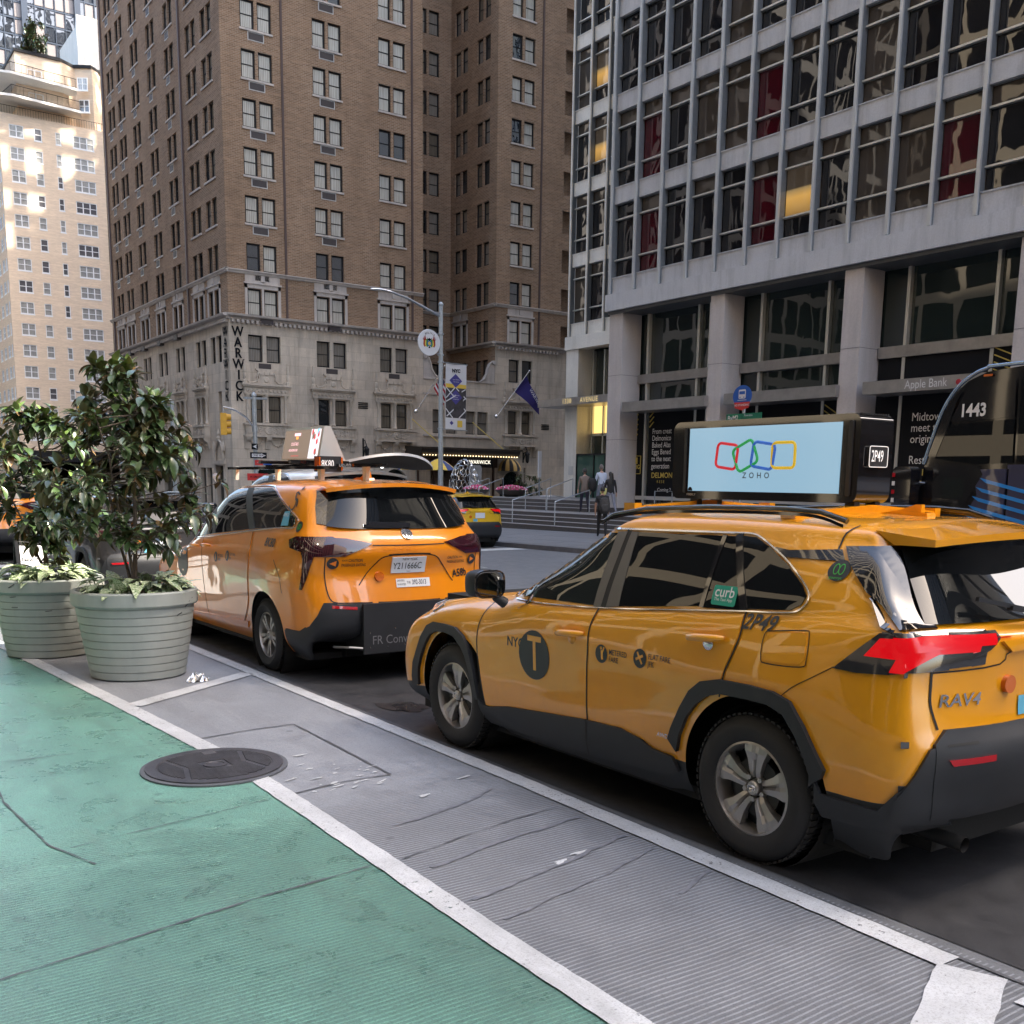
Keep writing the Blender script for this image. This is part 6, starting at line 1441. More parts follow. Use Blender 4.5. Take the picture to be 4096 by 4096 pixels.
        for q in ([(-.50, .90), (-.36, 1.08), (-.22, 1.165), (.22, 1.165), (.36, 1.08), (.50, .90)],): strip(H, q, 'B', .010, .005, 'plate_recess_edge', 'seam', t, 0, 5)
        strip(H, [(-.22, 1.172), (0, 1.178), (.22, 1.172)], 'B', .016, .008, 'plate_lamp_slot', 'seam', t, 0, 3)
        # access ramp box under the bumper
        MB().box(-.50, .52, -1.20, -.70, .30, .72).box(-.52, .54, -1.215, -1.19, .28, .74).build('ramp_housing', 'cladding', t)
        mb = MB(); text_on(mb, 'FR Conversions', (-.44, -1.218, .40), (1, 0, 0), (0, 0, 1), .115, xs=.9); mb.build('lettering', simple('faint_letter', (.16, .16, .17), .5), t, fix=False)
        mb = MB()
        for x, z in ((-.46, .34), (-.28, .34), (-.1, .34), (-.46, .47), (-.2, .5), (.1, .47)): mb.lathe([(0, -.003), (.008, -.002), (.008, 0)], 6, (x, -1.216, z), axis='y', caps=False)
        mb.build('bolt', 'chrome', t); MB().tube([(-.70, -.95, .33), (-.62, -1.12, .34), (-.50, -1.19, .33)], .012, 6).build('tow_rod', 'rim_grey', t)
        w_ = thing_part('rear_wiper', t); MB().bar((.05, -1.04, 1.44), (-.36, -1.02, 1.455), .05, .04).bar((-.02, -1.05, 1.425), (-.42, -1.03, 1.435), .03).build('wiper_arm', 'gloss_black', w_)
    if taxi: MB().prism([(-.10, 1.86), (-.36, 1.85), (-.35, 1.93), (-.31, 1.93), (-.2, 1.885)], 'x', -.018, .018).prism([(-.05, 1.86), (-.38, 1.845), (-.36, 1.875), (-.16, 1.88)], 'x', -.045, .045).build('aerial', paint, t)
    proj(H, [(-.46, 2.70), (.46, 2.70), (.66, 2.5), (.60, 1.98), (-.60, 1.98), (-.66, 2.5)], 'T', .005, 'windscreen', 'glass_car', t, .004)
    for sx in (-1, 1): proj(H, [(sx*.45, .84), (sx*.76, .80), (sx*.76, .90), (sx*.5, .89)], 'F', .010, 'headlight', 'lamp_clear', t, .008)
    return t
VX = 4.715
van = make_van('minivan_taxi', 'orange minivan taxi with 8K80 on its side and a black ramp box at the back', (VX, 9.53, gz(9.53)))
make_van('minivan_taxi', 'orange taxi at the left edge of the photo, waiting behind the magnolia shrubs', (4.05, 27.8, gz(27.8)), rich=False, sc=1.05)
wv = make_van('white_van', 'white van ahead of the minivan taxi with its tailgate raised', (7.75, 16.2, gz(16.2)), 'white_paint', False, None, False, 'van', 1.12)
# its raised tailgate, dark inside
mb = MB()
def tg(u, v):
    x = lerp(-.86, .80, u); y = -1.95+.95*(abs(2*u-1)**2.2)*.55+v*(1.1-.52*abs(2*u-1)**2.2); return (x, y, 1.86+.17*(1-abs(2*u-1)**2)-.13*v*(1-abs(2*u-1)**2))
mb.grid(tg, 24, 6, 1); mb.grid(lambda u, v: (tg(u, v)[0], tg(u, v)[1], tg(u, v)[2]+.035), 24, 6, 0)
for v in (0, 1): mb.grid(lambda u, w_: (tg(u, v)[0], tg(u, v)[1], tg(u, v)[2]+.035*w_), 24, 1, 0)
mb.build('tailgate', ['white_paint', 'underbody'], wv, 60)
MB().box(-.42, .42, -.80, -.72, 1.885, 1.93).build('brake_lamp_housing', 'gloss_black', wv)
for x in (-.36, .30): MB().lathe([(0, -.02), (.03, -.015), (.03, .02)], 10, (x, -.80, 1.91), axis='y').build('light', simple('lamp_white', (.8, .8, .8), .3, emis=(1, .97, .9), es=.6) if 'lamp_white' not in MATS else 'lamp_white', wv)
make_suv('black_suv', 'black SUV parked ahead of the minivan taxi, seen between the magnolia shrubs', (4.5, 16.4, gz(16.4)), 'black_paint', False, lit='lamp_dark')
far = make_suv('suv_taxi', 'yellow SUV taxi driving on the far side of the avenue below the plaza steps', (17.2, 27.2, gz(27.2)), 'far_yellow', True, near=False)

# ---------------------------------------------------------------- roof-top screens
ad = thing('advertising_screen', 'black digital taxi roof screen showing linked coloured squares on pale blue', 'screen', (4.585, 3.97, 1.66))
A0 = (4.585, 3.97, 1.66); XL = 4.45
mb = MB(A0); mb.prism([(y, z) for y, z in rrect(3.32, 4.66, 1.715, 2.165, .05, 5)], 'x', XL, XL+.27); mb.build('housing', 'gloss_black', ad, 30)
MB(A0).prism(rrect(3.36, 3.385, 1.75, 2.13, .01), 'x', XL-.012, XL).build('bezel', 'cladding', ad); MB(A0).prism(rrect(4.54, 4.56, 1.75, 2.13, .008), 'x', XL-.008, XL).build('bezel', 'cladding', ad)
m_, nt_, b_ = nodes('screen_blue'); b_.inputs['Base Color'].default_value = (.02, .03, .04, 1); b_.inputs['Roughness'].default_value = .12
b_.inputs['Emission Color'].default_value = (.40, .66, .86, 1); b_.inputs['Emission Strength'].default_value = .115
MB(A0).box(XL-.004, XL+.01, 3.43, 4.52, 1.762, 2.125).build('display', 'screen_blue', ad)
for i, (col, cy_, rot) in enumerate((('logo_red', 4.215, .12), ('logo_green', 4.075, -.42), ('logo_blue', 3.945, .14), ('logo_yellow', 3.80, 0.0))):
    c = {'logo_red': (.45, .01, .02), 'logo_green': (.01, .25, .06), 'logo_blue': (.02, .09, .40), 'logo_yellow': (.50, .34, .01)}[col]
    simple(col, c, .4, emis=c, es=.12); pts = rrect(-.078, .078, -.068, .068, .026, 4); pts = [(cy_+a*cos(rot)-b2*sin(rot), 1.962+a*sin(rot)+b2*cos(rot)) for a, b2 in pts]
    MB(A0).tube([(XL-.0055-.0006*i, a, b2) for a, b2 in pts], .0085, 6, closed=True).build('logo_square', col, ad)
for s_, y, z, sz, k in (('ZOHO', 4.09, 1.852, .045, dict(space=1.9)),):
    mb = MB(A0); text_on(mb, s_, (XL-.006, y, z), (0, -1, 0), (0, 0, 1), sz, bold=.01, **k); mb.build('lettering', 'decal_black', ad, fix=False)
mb = MB(A0); text_on(mb, 'FIREFLY', (XL-.003, 4.53, 1.74), (0, -1, 0), (0, 0, 1), .018, space=1.2); mb.build('lettering', 'decal_white', ad, fix=False)
MB(A0).prism([(4.50+.018*cos(a*pi/8), 1.763+.022*sin(a*pi/8)) for a in range(9)], 'x', XL-.006, XL-.003).build('sensor', 'gloss_black', ad)
mb = MB(A0); mb.box(XL+.06, XL+.215, 3.305, 3.32, 1.90, 2.0); mb.build('number_box', 'cladding', ad)
simple('lit_number', (.6, .6, .6), .4, emis=(1, 1, 1), es=.10)
mb = MB(A0); text_on(mb, '2P49', (XL+.075, 3.302, 1.951), (1, 0, 0), (0, 0, 1), .082, bold=.004, xs=.60); mb.build('number', 'lit_number', ad, fix=False)
mb = MB(A0); mb.tube([(XL+.137+a, 3.304, 1.951+b2) for a, b2 in rrect(-.075, .075, -.052, .052, .012)], .002, 5, closed=True); mb.build('number_frame', 'lit_number', ad)
mb = MB(A0)
for i in range(11):
    for j in range(5): mb.box(XL+.03+i*.021, XL+.040+i*.021, 3.34+j*.03, 3.355+j*.03, 2.16, 2.168)
mb.build('grille', 'cladding', ad)
for yb in (4.52, 3.36):
    tb = MB(A0); tb.bar((4.02, yb, 1.652), (4.585, yb-.01, 1.688), .075, .042); tb.bar((4.585, yb-.01, 1.688), (5.14, yb-.02, 1.652), .075, .042); tb.box(3.985, 4.04, yb-.045, yb+.045, 1.62, 1.69).box(5.11, 5.16, yb-.06, yb+.03, 1.62, 1.69)
    tb.build('roof_bar', 'taxi_yellow', ad)
mb = MB(A0)
for yb in (4.5, 3.38):
    for x in (4.5, 4.67): mb.box(x-.02, x+.02, yb-.03, yb+.03, 1.66, 1.72)
mb.build('bracket', 'cladding', ad)
# wedge screen on the minivan, with its number box and black bars
XW = 4.52; B0 = (4.66, 10.3, 1.80)
a2 = thing('advertising_screen', 'wedge-shaped taxi roof screen with a brown drinks advert beside the 8K80 box', 'screen', B0)
MB(B0).prism([(XW-.04, 1.99), (XW+.03, 2.335), (XW+.10, 2.335), (XW+.26, 1.99)], 'y', 9.86, 10.84).build('housing', 'alu_trim', a2)
def wd(y, z, d=.004): return (XW-.04+.07*(z-1.99)/.345-d, y, z)
simple('ad_brown', (.06, .045, .035), .4, emis=(.16, .115, .085), es=.28); simple('ad_photo', (.5, .5, .55), .4, emis=(.75, .72, .80), es=.22); simple('ad_pink', (.6, .3, .35), .4, emis=(.9, .5, .55), es=.3); simple('ad_red', (.3, .02, .02), .4, emis=(.5, .05, .05), es=.25); simple('ad_teal', (.1, .3, .45), .4, emis=(.2, .5, .7), es=.25); simple('ad_orange', (.6, .2, .03), .4, emis=(.9, .35, .08), es=.25)
def wq(name, y0, y1, z0, z1, mt, d=.004): MB(B0).face([wd(y0, z0, d), wd(y1, z0, d), wd(y1, z1, d), wd(y0, z1, d)]).build(name, mt, a2)
wq('display', 9.88, 10.82, 2.01, 2.31, 'ad_brown'); wq('advert_picture', 9.90, 10.14, 2.01, 2.31, 'ad_photo', .0055); 
for i in range(9):
    r = random.Random(i); y = r.uniform(9.92, 10.1); z = r.uniform(2.03, 2.28); mt = r.choice(['ad_red', 'ad_teal', 'ad_red', 'ad_brown'])
    MB(B0).face([wd(y-.02, z, .007), wd(y+.02, z-.02, .007), wd(y+.03, z+.03, .007), wd(y-.01, z+.05, .007)]).build('advert_picture', mt, a2)
def wt(s, y, z, sz, mt, **k):
    mb = MB(B0); vs, fs = text_geo(s, sz, **k); mb.add(([wd(y-a, z+b2, .007) for a, b2 in vs], fs)); mb.build('lettering', mt, a2, fix=False)
wt('COCKTAILS', 10.62, 2.165, .045, 'ad_pink', xs=.8); wt('NEIGHBORHOOD', 10.66, 2.10, .036, 'ad_pink', xs=.8); wq('advert_emblem', 10.40, 10.56, 2.25, 2.28, 'ad_pink', .007); wq('advert_emblem', 10.45, 10.51, 2.215, 2.245, 'ad_orange', .007); wq('advert_emblem', 10.38, 10.58, 2.038, 2.044, 'ad_red', .007)
MB(B0).box(4.42, 4.655, 9.70, 9.84, 1.875, 2.03).build('number_box', 'cladding', a2)
mb = MB(B0); text_on(mb, '8K80', (4.435, 9.697, 1.952), (1, 0, 0), (0, 0, 1), .10, bold=.006, xs=.64); mb.build('number', 'lit_number', a2, fix=False)
for x in (4.415, 4.66): MB(B0).box(x-.008, x+.008, 9.69, 9.80, 1.89, 2.02).build('marker_lamp', 'amber', a2)
MB(B0).box(4.60, 4.66, 8.72, 11.6, 1.925, 1.955).build('roof_bar', 'gloss_black', a2); MB(B0).box(4.22, 4.28, 9.0, 11.8, 1.895, 1.925).build('roof_bar', 'gloss_black', a2)
for x, ys_ in ((4.63, (9.1, 11.3)), (4.25, (9.3, 11.6))):
    for y in ys_: MB(B0).prism([(y-.05, 1.93), (y+.05, 1.93), (y+.025, 1.78), (y-.025, 1.78)], 'x', x-.02, x+.02).build('bar_foot', 'alu_trim', a2)
for y in (9.95, 10.75): MB(B0).box(4.2, 4.85, y-.03, y+.03, 1.955, 1.99).build('cross_member', 'gloss_black', a2)

# ---------------------------------------------------------------- express coach at the far kerb
bus = thing('coach_bus', 'dark blue express coach with pale blue stripes and number 1443 behind the windscreen', 'bus', (15.9, 9.7, gz(9.7)), rx=-SL)
BX = -1.30
def bus_sec(y):   # roof height and nose profile: local y, front at y=0
    return interp(y, [-12.9, -12.8, -1.5, -.95, -.66, -.48, -.25, -.05, .12], [3.3, 3.55, 3.56, 3.53, 3.42, 3.26, 2.92, 2.28, .35])
prof = [(-12.9, .35), (-12.95, 3.4), (-12.7, 3.56), (-1.5, 3.58), (-.95, 3.54), (-.66, 3.43), (-.46, 3.26), (-.26, 2.92), (-.04, 2.28), (.06, 1.6), (.12, .9), (.10, .35)]
mb = MB(); mb.prism(prof, 'x', -1.27, 1.27); mb.build('body', 'gloss_black', bus)
side = MB(); side.prism([(-12.9, .38), (-12.9, 2.13), (-1.42, 2.13), (-1.44, .38)], 'x', BX, -1.26); side.build('side_panel', 'bus_blue', bus)
side = MB(); side.prism([(-1.40, .38), (-1.38, 2.13), (-.86, 2.13), (-.95, 1.75), (-.50, .9), (-.1, .38)], 'x', BX, -1.26); side.build('side_panel', 'bus_blue', bus)
MB().box(BX-.008, BX+.02, -12.9, -1.40, 2.13, 2.19).build('belt_rail', 'bus_blue', bus)
for i in range(10):
    z0 = 1.93-i*.135; y0 = -.98+.05*i
    mb = MB(); mb.prism([(y0, z0+.075), (y0-.10, z0), (-5.5, z0-1.12), (-5.5, z0-1.045)], 'x', BX-.006, BX); mb.build('stripe', 'bus_stripe', bus)
mb = MB(); mb.prism([(-12.5, 2.22), (-12.5, 3.38), (-1.50, 3.40), (-1.52, 2.22)], 'x', BX-.002, -1.2); mb.build('side_window', 'glass_car', bus)
mb = MB(); mb.prism([(-1.46, 2.22), (-1.44, 2.84), (-.38, 2.80), (-.20, 2.30), (-.9, 2.2)], 'x', BX-.002, -1.2); mb.build('driver_window', 'glass_car', bus)
mb = MB(); mb.prism([(-1.44, 2.87), (-1.42, 3.40), (-.80, 3.34), (-.62, 3.20), (-.42, 2.85)], 'x', BX-.004, -1.2); mb.build('destination_panel', 'gloss_black', bus)
mb = MB(); text_on(mb, '1443', (BX-.010, -.58, 2.99), (0, -1, 0), (0, 0, 1), .26, bold=.03, xs=.82); mb.build('lettering', 'decal_white', bus, fix=False)
mb = MB(); mb.tube([(BX+.02, y, z+.02) for y, z in [tuple(p) for p in dense([(-.02, 2.2), (-.26, 2.94), (-.46, 3.28), (-.66, 3.45), (-.95, 3.57), (-1.5, 3.60), (-6, 3.60), (-12.8, 3.58)], 4)]], .03, 8); mb.build('roof_trim', simple('trim_blue', (.25, .33, .42), .15, .8), bus, 60)
mb = MB(); mb.prism([(-.22, 2.3), (-.42, 2.82), (-.52, 3.16), (-.60, 3.28), (-.34, 3.02), (-.10, 2.34)], 'x', BX-.01, BX+.02); mb.build('pillar_trim', 'gloss_black', bus)
mb = MB(); mb.grid(lambda u, v: (lerp(-1.2, 1.2, u), lerp(-.02, -.62, v)+.03*(1-abs(2*u-1)**3), lerp(1.9, 3.38, v)), 10, 10); mb.build('windscreen', 'glass_car', bus, True)
MB().tube([(BX-.02, -.1, 1.92), (BX-.06, .12, 1.95), (BX-.14, .2, 2.1)], .03, 6).build('mirror_arm', 'gloss_black', bus, 60)
mb = MB(); mb.prism(rrect(-.02, .30, 1.45, 2.18, .07), 'x', BX-.30, BX-.06); mb.build('door_mirror', 'gloss_black', bus, 30)
mb = MB()
for k in range(5): mb.box(BX-.31, BX-.296, .255, .30, 1.5+k*.13, 1.5+k*.13+.065, k % 2)
mb.build('marker_tape', ['lamp_red', 'decal_white'], bus)
mb = MB(); mb.prism([(-.1, 2.22), (-.95, 2.18), (-1.02, 2.05), (-.60, 1.35), (.06, 1.20), (.05, 1.7)], 'x', BX-.004, -1.2); mb.build('cab_side_trim', 'gloss_black', bus)
mb = MB(); mb.prism(rrect(-.74, -.38, 1.70, 2.0, .06), 'x', BX-.008, BX); mb.build('cab_lower_window', 'glass_light', bus)
MB().box(BX-.012, BX, -1.05, -.92, 3.47, 3.50).build('marker_lamp', 'amber', bus)
for y in (-2.2, -9.2, -10.5):
    W = VANW; e = put_wheel(W, bus, BX+.17, y, .50); e.scale = (1.3, 1.42, 1.42)
    MB().lathe([(0, -.005), (.60, -.005)], 24, (BX-.002, y, .5), axis='x', caps=False).build('wheel_arch', 'underbody', bus)
# ---------------------------------------------------------------- street furniture and signs
simple('galv', (.34, .37, .40), .42, .6, var=.15, vs=9); simple('signal_yellow', (.62, .34, .03), .5, var=.12); simple('green_lens', (.0, .3, .15), .2, emis=(.05, 1, .55), es=.12); simple('lens_dark', (.03, .01, .008), .2)
simple('flag_purple', (.035, .025, .16), .8); simple('flag_red', (.38, .03, .04), .8); simple('flag_white', (.70, .70, .72), .8); simple('flag_blue', (.02, .03, .10), .8); simple('banner_purple', (.07, .06, .26), .7); simple('banner_photo', (.055, .05, .055), .7, var=.5, vs=3)
simple('sign_red', (.52, .03, .03), .45); simple('sign_green', (.01, .16, .09), .45); simple('sign_blue', (.02, .10, .42), .4); simple('coa_red', (.35, .03, .02), .6); simple('coa_yellow', (.7, .5, .08), .6); simple('coa_green', (.03, .2, .08), .6)
simple('bronze', (.05, .04, .032), .45, .4); simple('bulb', (1, .9, .7), .3, emis=(1, .72, .38), es=.7); simple('awning_gold', (.55, .36, .12), .8); simple('awning_black', (.025, .025, .03), .8); simple('umb_yellow', (.80, .55, .08), .7); simple('umb_blue', (.03, .06, .20), .7)
simple('steel_shiny', (.70, .71, .72), .16, 1.0); simple('bowl_stone', (.09, .08, .075), .5, var=.2)
t = thing('street_lamp', 'grey street lamp pole carrying a round crest sign and an NYC banner', 'street lamp', (28.55, 47.5, -.30)); O = (28.55, 47.5, -.30)
MB(O).tube([(28.55, 47.5, -.3), (28.55, 47.5, 1.0), (28.55, 47.5, 10.75)], [.17, .135, .10], 14).build('pole', 'galv', t, 60); MB(O).lathe([(.11, 0), (.13, .02), (.13, .10), (.04, .2), (0, .2)], 12, (28.55, 47.5, 10.7)).build('finial', 'galv', t, 60)
MB(O).tube([(28.5, 47.5, 10.18), (27.6, 47.5, 10.50), (26.6, 47.5, 10.86), (25.6, 47.5, 11.08)], [.075, .065, .055, .05], 10).tube([(28.5, 47.5, 9.7), (28.45, 47.5, 10.2)], .05, 8).build('arm', 'galv', t, 60)
MB(O).grid(lambda u, v: (lerp(25.75, 24.5, v), 47.5+.17*cos(2*pi*u)*sin(pi*min(max(v, .02), .98))**.5, 11.07+.02*v+.09*sin(2*pi*u)*sin(pi*min(max(v, .02), .98))**.5*(1 if sin(2*pi*u) > 0 else .45)), 14, 10).build('luminaire', 'steel_shiny', t, 60)
mb = MB(O)
for z in (9.3, 8.25, 7.9, 4.5): mb.lathe([(.12, -.05), (.16, -.04), (.16, .04), (.12, .05)], 12, (28.55, 47.5, z))
mb.bar((28.55, 47.5, 7.9), (30.2, 47.5, 7.86), .045).bar((28.55, 47.5, 4.5), (30.2, 47.5, 4.46), .045).bar((28.5, 47.5, 9.3), (28.2, 47.5, 9.25), .05).bar((28.5, 47.5, 8.3), (28.3, 47.5, 8.3), .05); mb.build('clamp', 'galv', t)
s_ = thing('round_sign', 'round white BOLIVIA crest sign on the street lamp pole', 'sign', (27.78, 47.4, 8.80)); SO_ = (27.78, 47.4, 8.80)
MB(SO_).lathe([(0, -.04), (.645, -.04), (.66, 0), (.645, .04), (0, .04)], 40, (27.78, 47.4, 8.80), axis='y').build('disc', 'flag_white', s_)
def sx_(mb, pts, d=-.043): mb.face([(27.78+x, 47.4+d, 8.80+z) for x, z in pts]); return mb
mb = MB(SO_)
for ch, a in zip('BOLIVIA', [118, 106, 95, 85.5, 76, 65, 54]): text_on(mb, ch, (27.78+.47*cos(radians(a)), 47.355, 8.80+.47*sin(radians(a))), (cos(radians(a-90)), 0, sin(radians(a-90))), (cos(radians(a)), 0, sin(radians(a))), .14, align='CENTER', bold=.01)
mb.build('lettering', 'sign_black', s_, fix=False)
for i, (mt, x0) in enumerate((('coa_red', .34), ('coa_yellow', .25), ('coa_green', .18))):
    mb = MB(SO_)
    for sg in (-1, 1): sx_(mb, [(sg*x0, .14), (sg*(x0-.10), .18), (sg*(x0-.13), -.18), (sg*(x0-.05), -.24), (sg*(x0+.02), -.12)], -.044-.001*i)
    mb.build('crest_flag', mt, s_)
sx_(MB(SO_), ell((0, -.04), .12, .15, 20), -.049).build('crest_oval', 'sign_blue', s_); sx_(MB(SO_), ell((0, -.05), .085, .10, 16), -.051).build('crest_oval', 'coa_yellow', s_)
mb = MB(SO_); sx_(mb, [(-.16, .26), (-.07, .17), (0, .23), (.07, .17), (.16, .26), (.09, .12), (0, .08), (-.09, .12)], -.052); sx_(mb, [(-.04, -.2), (.04, -.2), (.06, -.28), (-.06, -.28)], -.052); mb.build('crest_bird', 'sign_black', s_)
mb = MB(SO_)
for k in range(7):
    a = radians(20+k*6)
    for sg in (-1, 1): mb.bar((27.78+sg*.2, 47.35, 8.9), (27.78+sg*.42*cos(a), 47.35, 8.8+.42*sin(a)), .012)
mb.build('crest_rays', 'coa_red', s_)
bn = thing('banner', 'white NYC banner with purple diamonds hanging on the street lamp pole', 'banner', (28.85, 47.5, 4.5)); BO = (28.85, 47.5, 4.5)
def bp(u, v, d=0): x = 28.86+1.26*u; return (x, 47.5+.05*sin(u*5+v*2)*.6-d, 7.86-.03*u-3.36*v)
MB(BO).grid(lambda u, v: bp(u, v), 8, 16).grid(lambda u, v: bp(u, v, -.01), 8, 16).build('cloth', 'flag_white', bn, 60)
MB(BO).grid(lambda u, v: bp(lerp(0.01, .99, u), lerp(.36, .82, v), .006), 8, 8).build('printed_picture', 'banner_photo', bn, 60)
MB(BO).grid(lambda u, v: bp(lerp(0.01, .99, u), lerp(.30, .36, v), .006), 8, 2).build('printed_picture', 'umb_yellow', bn, 60)
def diamond(cu_, cv, ru, rv, mt, d=.014): MB(BO).grid(lambda a, b_: bp(cu_+ru*((a-.5)*1+(b_-.5)), cv+rv*((b_-.5)-(a-.5)), d), 4, 4).build('diamond', mt, bn, 60)
diamond(.48, .25, .30, .105, 'banner_purple'); diamond(.48, .50, .30, .115, 'banner_purple')
mb = MB(BO)
for (u0, v0), (u1, v1) in (((.02, .575), (.95, .27+.10)), ((.02, .36), (.98, .70)), ((.05, .80), (.97, .50)), ((.0, .68), (.33, .82)), ((.97, .70), (.62, .82)), ((.45, .35), (.02, .52)), ((.5, .36), (.99, .52))):
    a, b_ = Vector(bp(u0, v0, .020)), Vector(bp(u1, v1, .020)); mb.bar(a, b_, .008, .055, (0, 0, 1))
mb.build('printed_lattice', 'flag_white', bn)
mb = MB(BO); text_on(mb, 'NYC', (28.86+.60, 47.44, 7.50), (1, 0, 0), (0, 0, 1), .24, align='CENTER', bold=.05); mb.build('lettering', 'sign_black', bn, fix=False)
mb = MB(BO)
for s2, z in (('Live Where', 7.06), ('You Love', 6.95), ('On Avenue', 6.26), ('of the', 6.16), ('Americas', 6.06)): text_on(mb, s2, (28.86+.60, 47.44, z), (1, 0, 0), (0, 0, 1), .088, align='CENTER')
mb.build('lettering', 'flag_white', bn, fix=False)
MB(BO).box(29.55, 29.85, 47.43, 47.44, 4.62, 4.96).build('printed_picture', 'umb_yellow', bn); diamond(.28, .90, .09, .035, 'banner_purple')
# flags on the hotel
def flag(name, lab, base, tip, poly, fn, ball=True):
    t = thing(name, lab, 'flag', base); MB(base).tube([base, tip], [.045, .03], 8).build('flagpole', 'steel_shiny', t, 60)
    b = Vector(base); d = (Vector(tip)-b).normalized(); MB(base).lathe([(0, -.15), (.14, -.1), (.17, .02), (.1, .12), (0, .15)], 12, tuple(b-Vector((0, -.12, 0))), axis='y').build('pole_mount', 'steel_shiny', t, 60)
    MB(base).lathe([(0, -.08), (.07, -.04), (.07, .04), (0, .08)], 10, tip).build('finial', 'steel_shiny', t, 60); return t
t = flag('flag', 'stars and stripes flag on a slanted pole above the hotel entrance', (37.88, 66.4, 6.74), (39.62, 65.4, 9.95), None, None)
b0 = (37.88, 66.4, 6.74)
for k in range(7):
    def fs(u, v, k=k):
        a = Vector((39.35, 65.55, 9.3)).lerp(Vector((38.93, 65.8, 8.38)), (k+v)/7); w = 1.45*u; return (a.x+w*.55, a.y-.1+.06*sin(u*7+k*.3), a.z-w*.80-.12*sin(u*3))
    MB(b0).grid(fs, 10, 2).build('stripe', 'flag_red' if k % 2 == 0 else 'flag_white', t, 60)
def fc(u, v): a = Vector((39.35, 65.55, 9.3)).lerp(Vector((39.12, 65.68, 8.8)), v); w = .6*u; return (a.x+w*.55, a.y-.125, a.z-w*.8)
MB(b0).grid(fc, 6, 4).build('star_field', 'flag_blue', t, 60)
t = flag('flag', 'purple WARWICK flag on a slanted pole right of the hotel entrance', (44.89, 66.4, 6.70), (47.0, 65.2, 10.1), None, None)
b0 = (44.89, 66.4, 6.70)
def fw(u, v):
    a = Vector((46.82, 65.3, 9.80)).lerp(Vector((46.06, 65.75, 8.58)), v); e = Vector((48.05, 65.3, 7.75)).lerp(Vector((48.23, 65.4, 6.91)), v); p = a.lerp(e, u); return (p.x, p.y+.10*sin(u*6+v*2), p.z)
MB(b0).grid(fw, 14, 8).build('cloth', 'flag_purple', t, 60)
mb = MB(b0); text_on(mb, 'WARWICK', (47.05, 65.12, 8.75), (.62, 0, -.79), (.79, 0, .62), .36); mb.build('lettering', 'flag_white', t, fix=False)
# corner pole with signal, one-way and street-name signs
P0 = (18.6, 48.0, gz(48)+.12); t = thing('signal_pole', 'grey steel corner pole with a curved arm holding one traffic signal', 'pole', P0)
MB(P0).tube([(18.56, 48, -.3), (18.56, 48, 5.6)], .105, 12).build('pole', 'galv', t, 60); MB(P0).lathe([(.11, 0), (.12, .08), (.05, .18), (0, .2)], 12, (18.56, 48, 5.62)).build('cap', 'galv', t, 60)
MB(P0).bar((18.05, 48, 5.53), (19.19, 48, 5.55), .10, .10).build('cross_arm', 'galv', t); MB(P0).tube([tuple(p) for p in dense([(18.5, 48, 4.2), (18.15, 48, 4.62), (17.65, 48, 4.92), (17.25, 48, 5.02), (17.05, 48, 5.04)], 4)], .045, 8).build('curved_arm', 'steel_shiny', t, 60)
MB(P0).lathe([(.11, -.12), (.135, -.12), (.135, .12), (.11, .12)], 12, (18.56, 48, 4.1)).build('band', 'galv', t)
def signal(name, lab, x, y, z, rz, lit=None):
    s = thing(name, lab, 'traffic signal', (x, y, z), rz); MB().box(-.17, .17, -.14, .14, -.5, .5).build('housing', 'signal_yellow', s)
    for k, zz in enumerate((.32, 0, -.32)):
        MB().lathe([(.145, -.34), (.15, -.16), (.15, -.14)], 14, (0, 0, zz), axis='y', caps=False).build('visor', 'signal_yellow', s); MB().lathe([(0, -.15), (.13, -.15), (.13, -.14)], 14, (0, 0, zz), axis='y', caps=False).build('lens', 'green_lens' if lit == k else 'lens_dark', s)
    MB().tube([(0, 0, .5), (0, 0, .78)], .035, 6).build('hanger', 'galv', s); return s
signal('traffic_signal', 'yellow traffic signal seen from the side on the curved arm by the WARWICK letters', 17.05, 48.0, 4.28, radians(70))
G2 = (18.9, 61.8, -.45); t = thing('signal_pole', 'far corner pole whose long arm holds the signals above the avenue', 'pole', G2)
MB(G2).tube([(18.9, 61.8, -.5), (18.9, 61.8, 6.2)], .12, 10).tube([(18.9, 61.8, 6.2), (16.5, 61.7, 6.45), (13.6, 61.5, 6.35)], .06, 8).build('pole', 'galv', t, 60)
signal('traffic_signal', 'yellow traffic signal turned sideways, left of the green light', 13.75, 61.4, 5.08, radians(60)); signal('traffic_signal', 'yellow traffic signal showing a green light above the shrubs', 14.42, 61.2, 5.30, radians(-10), 2)
MB(G2).box(15.1, 16.6, 61.45, 61.5, 4.9, 5.25).build('street_name_sign', 'sign_green', t)
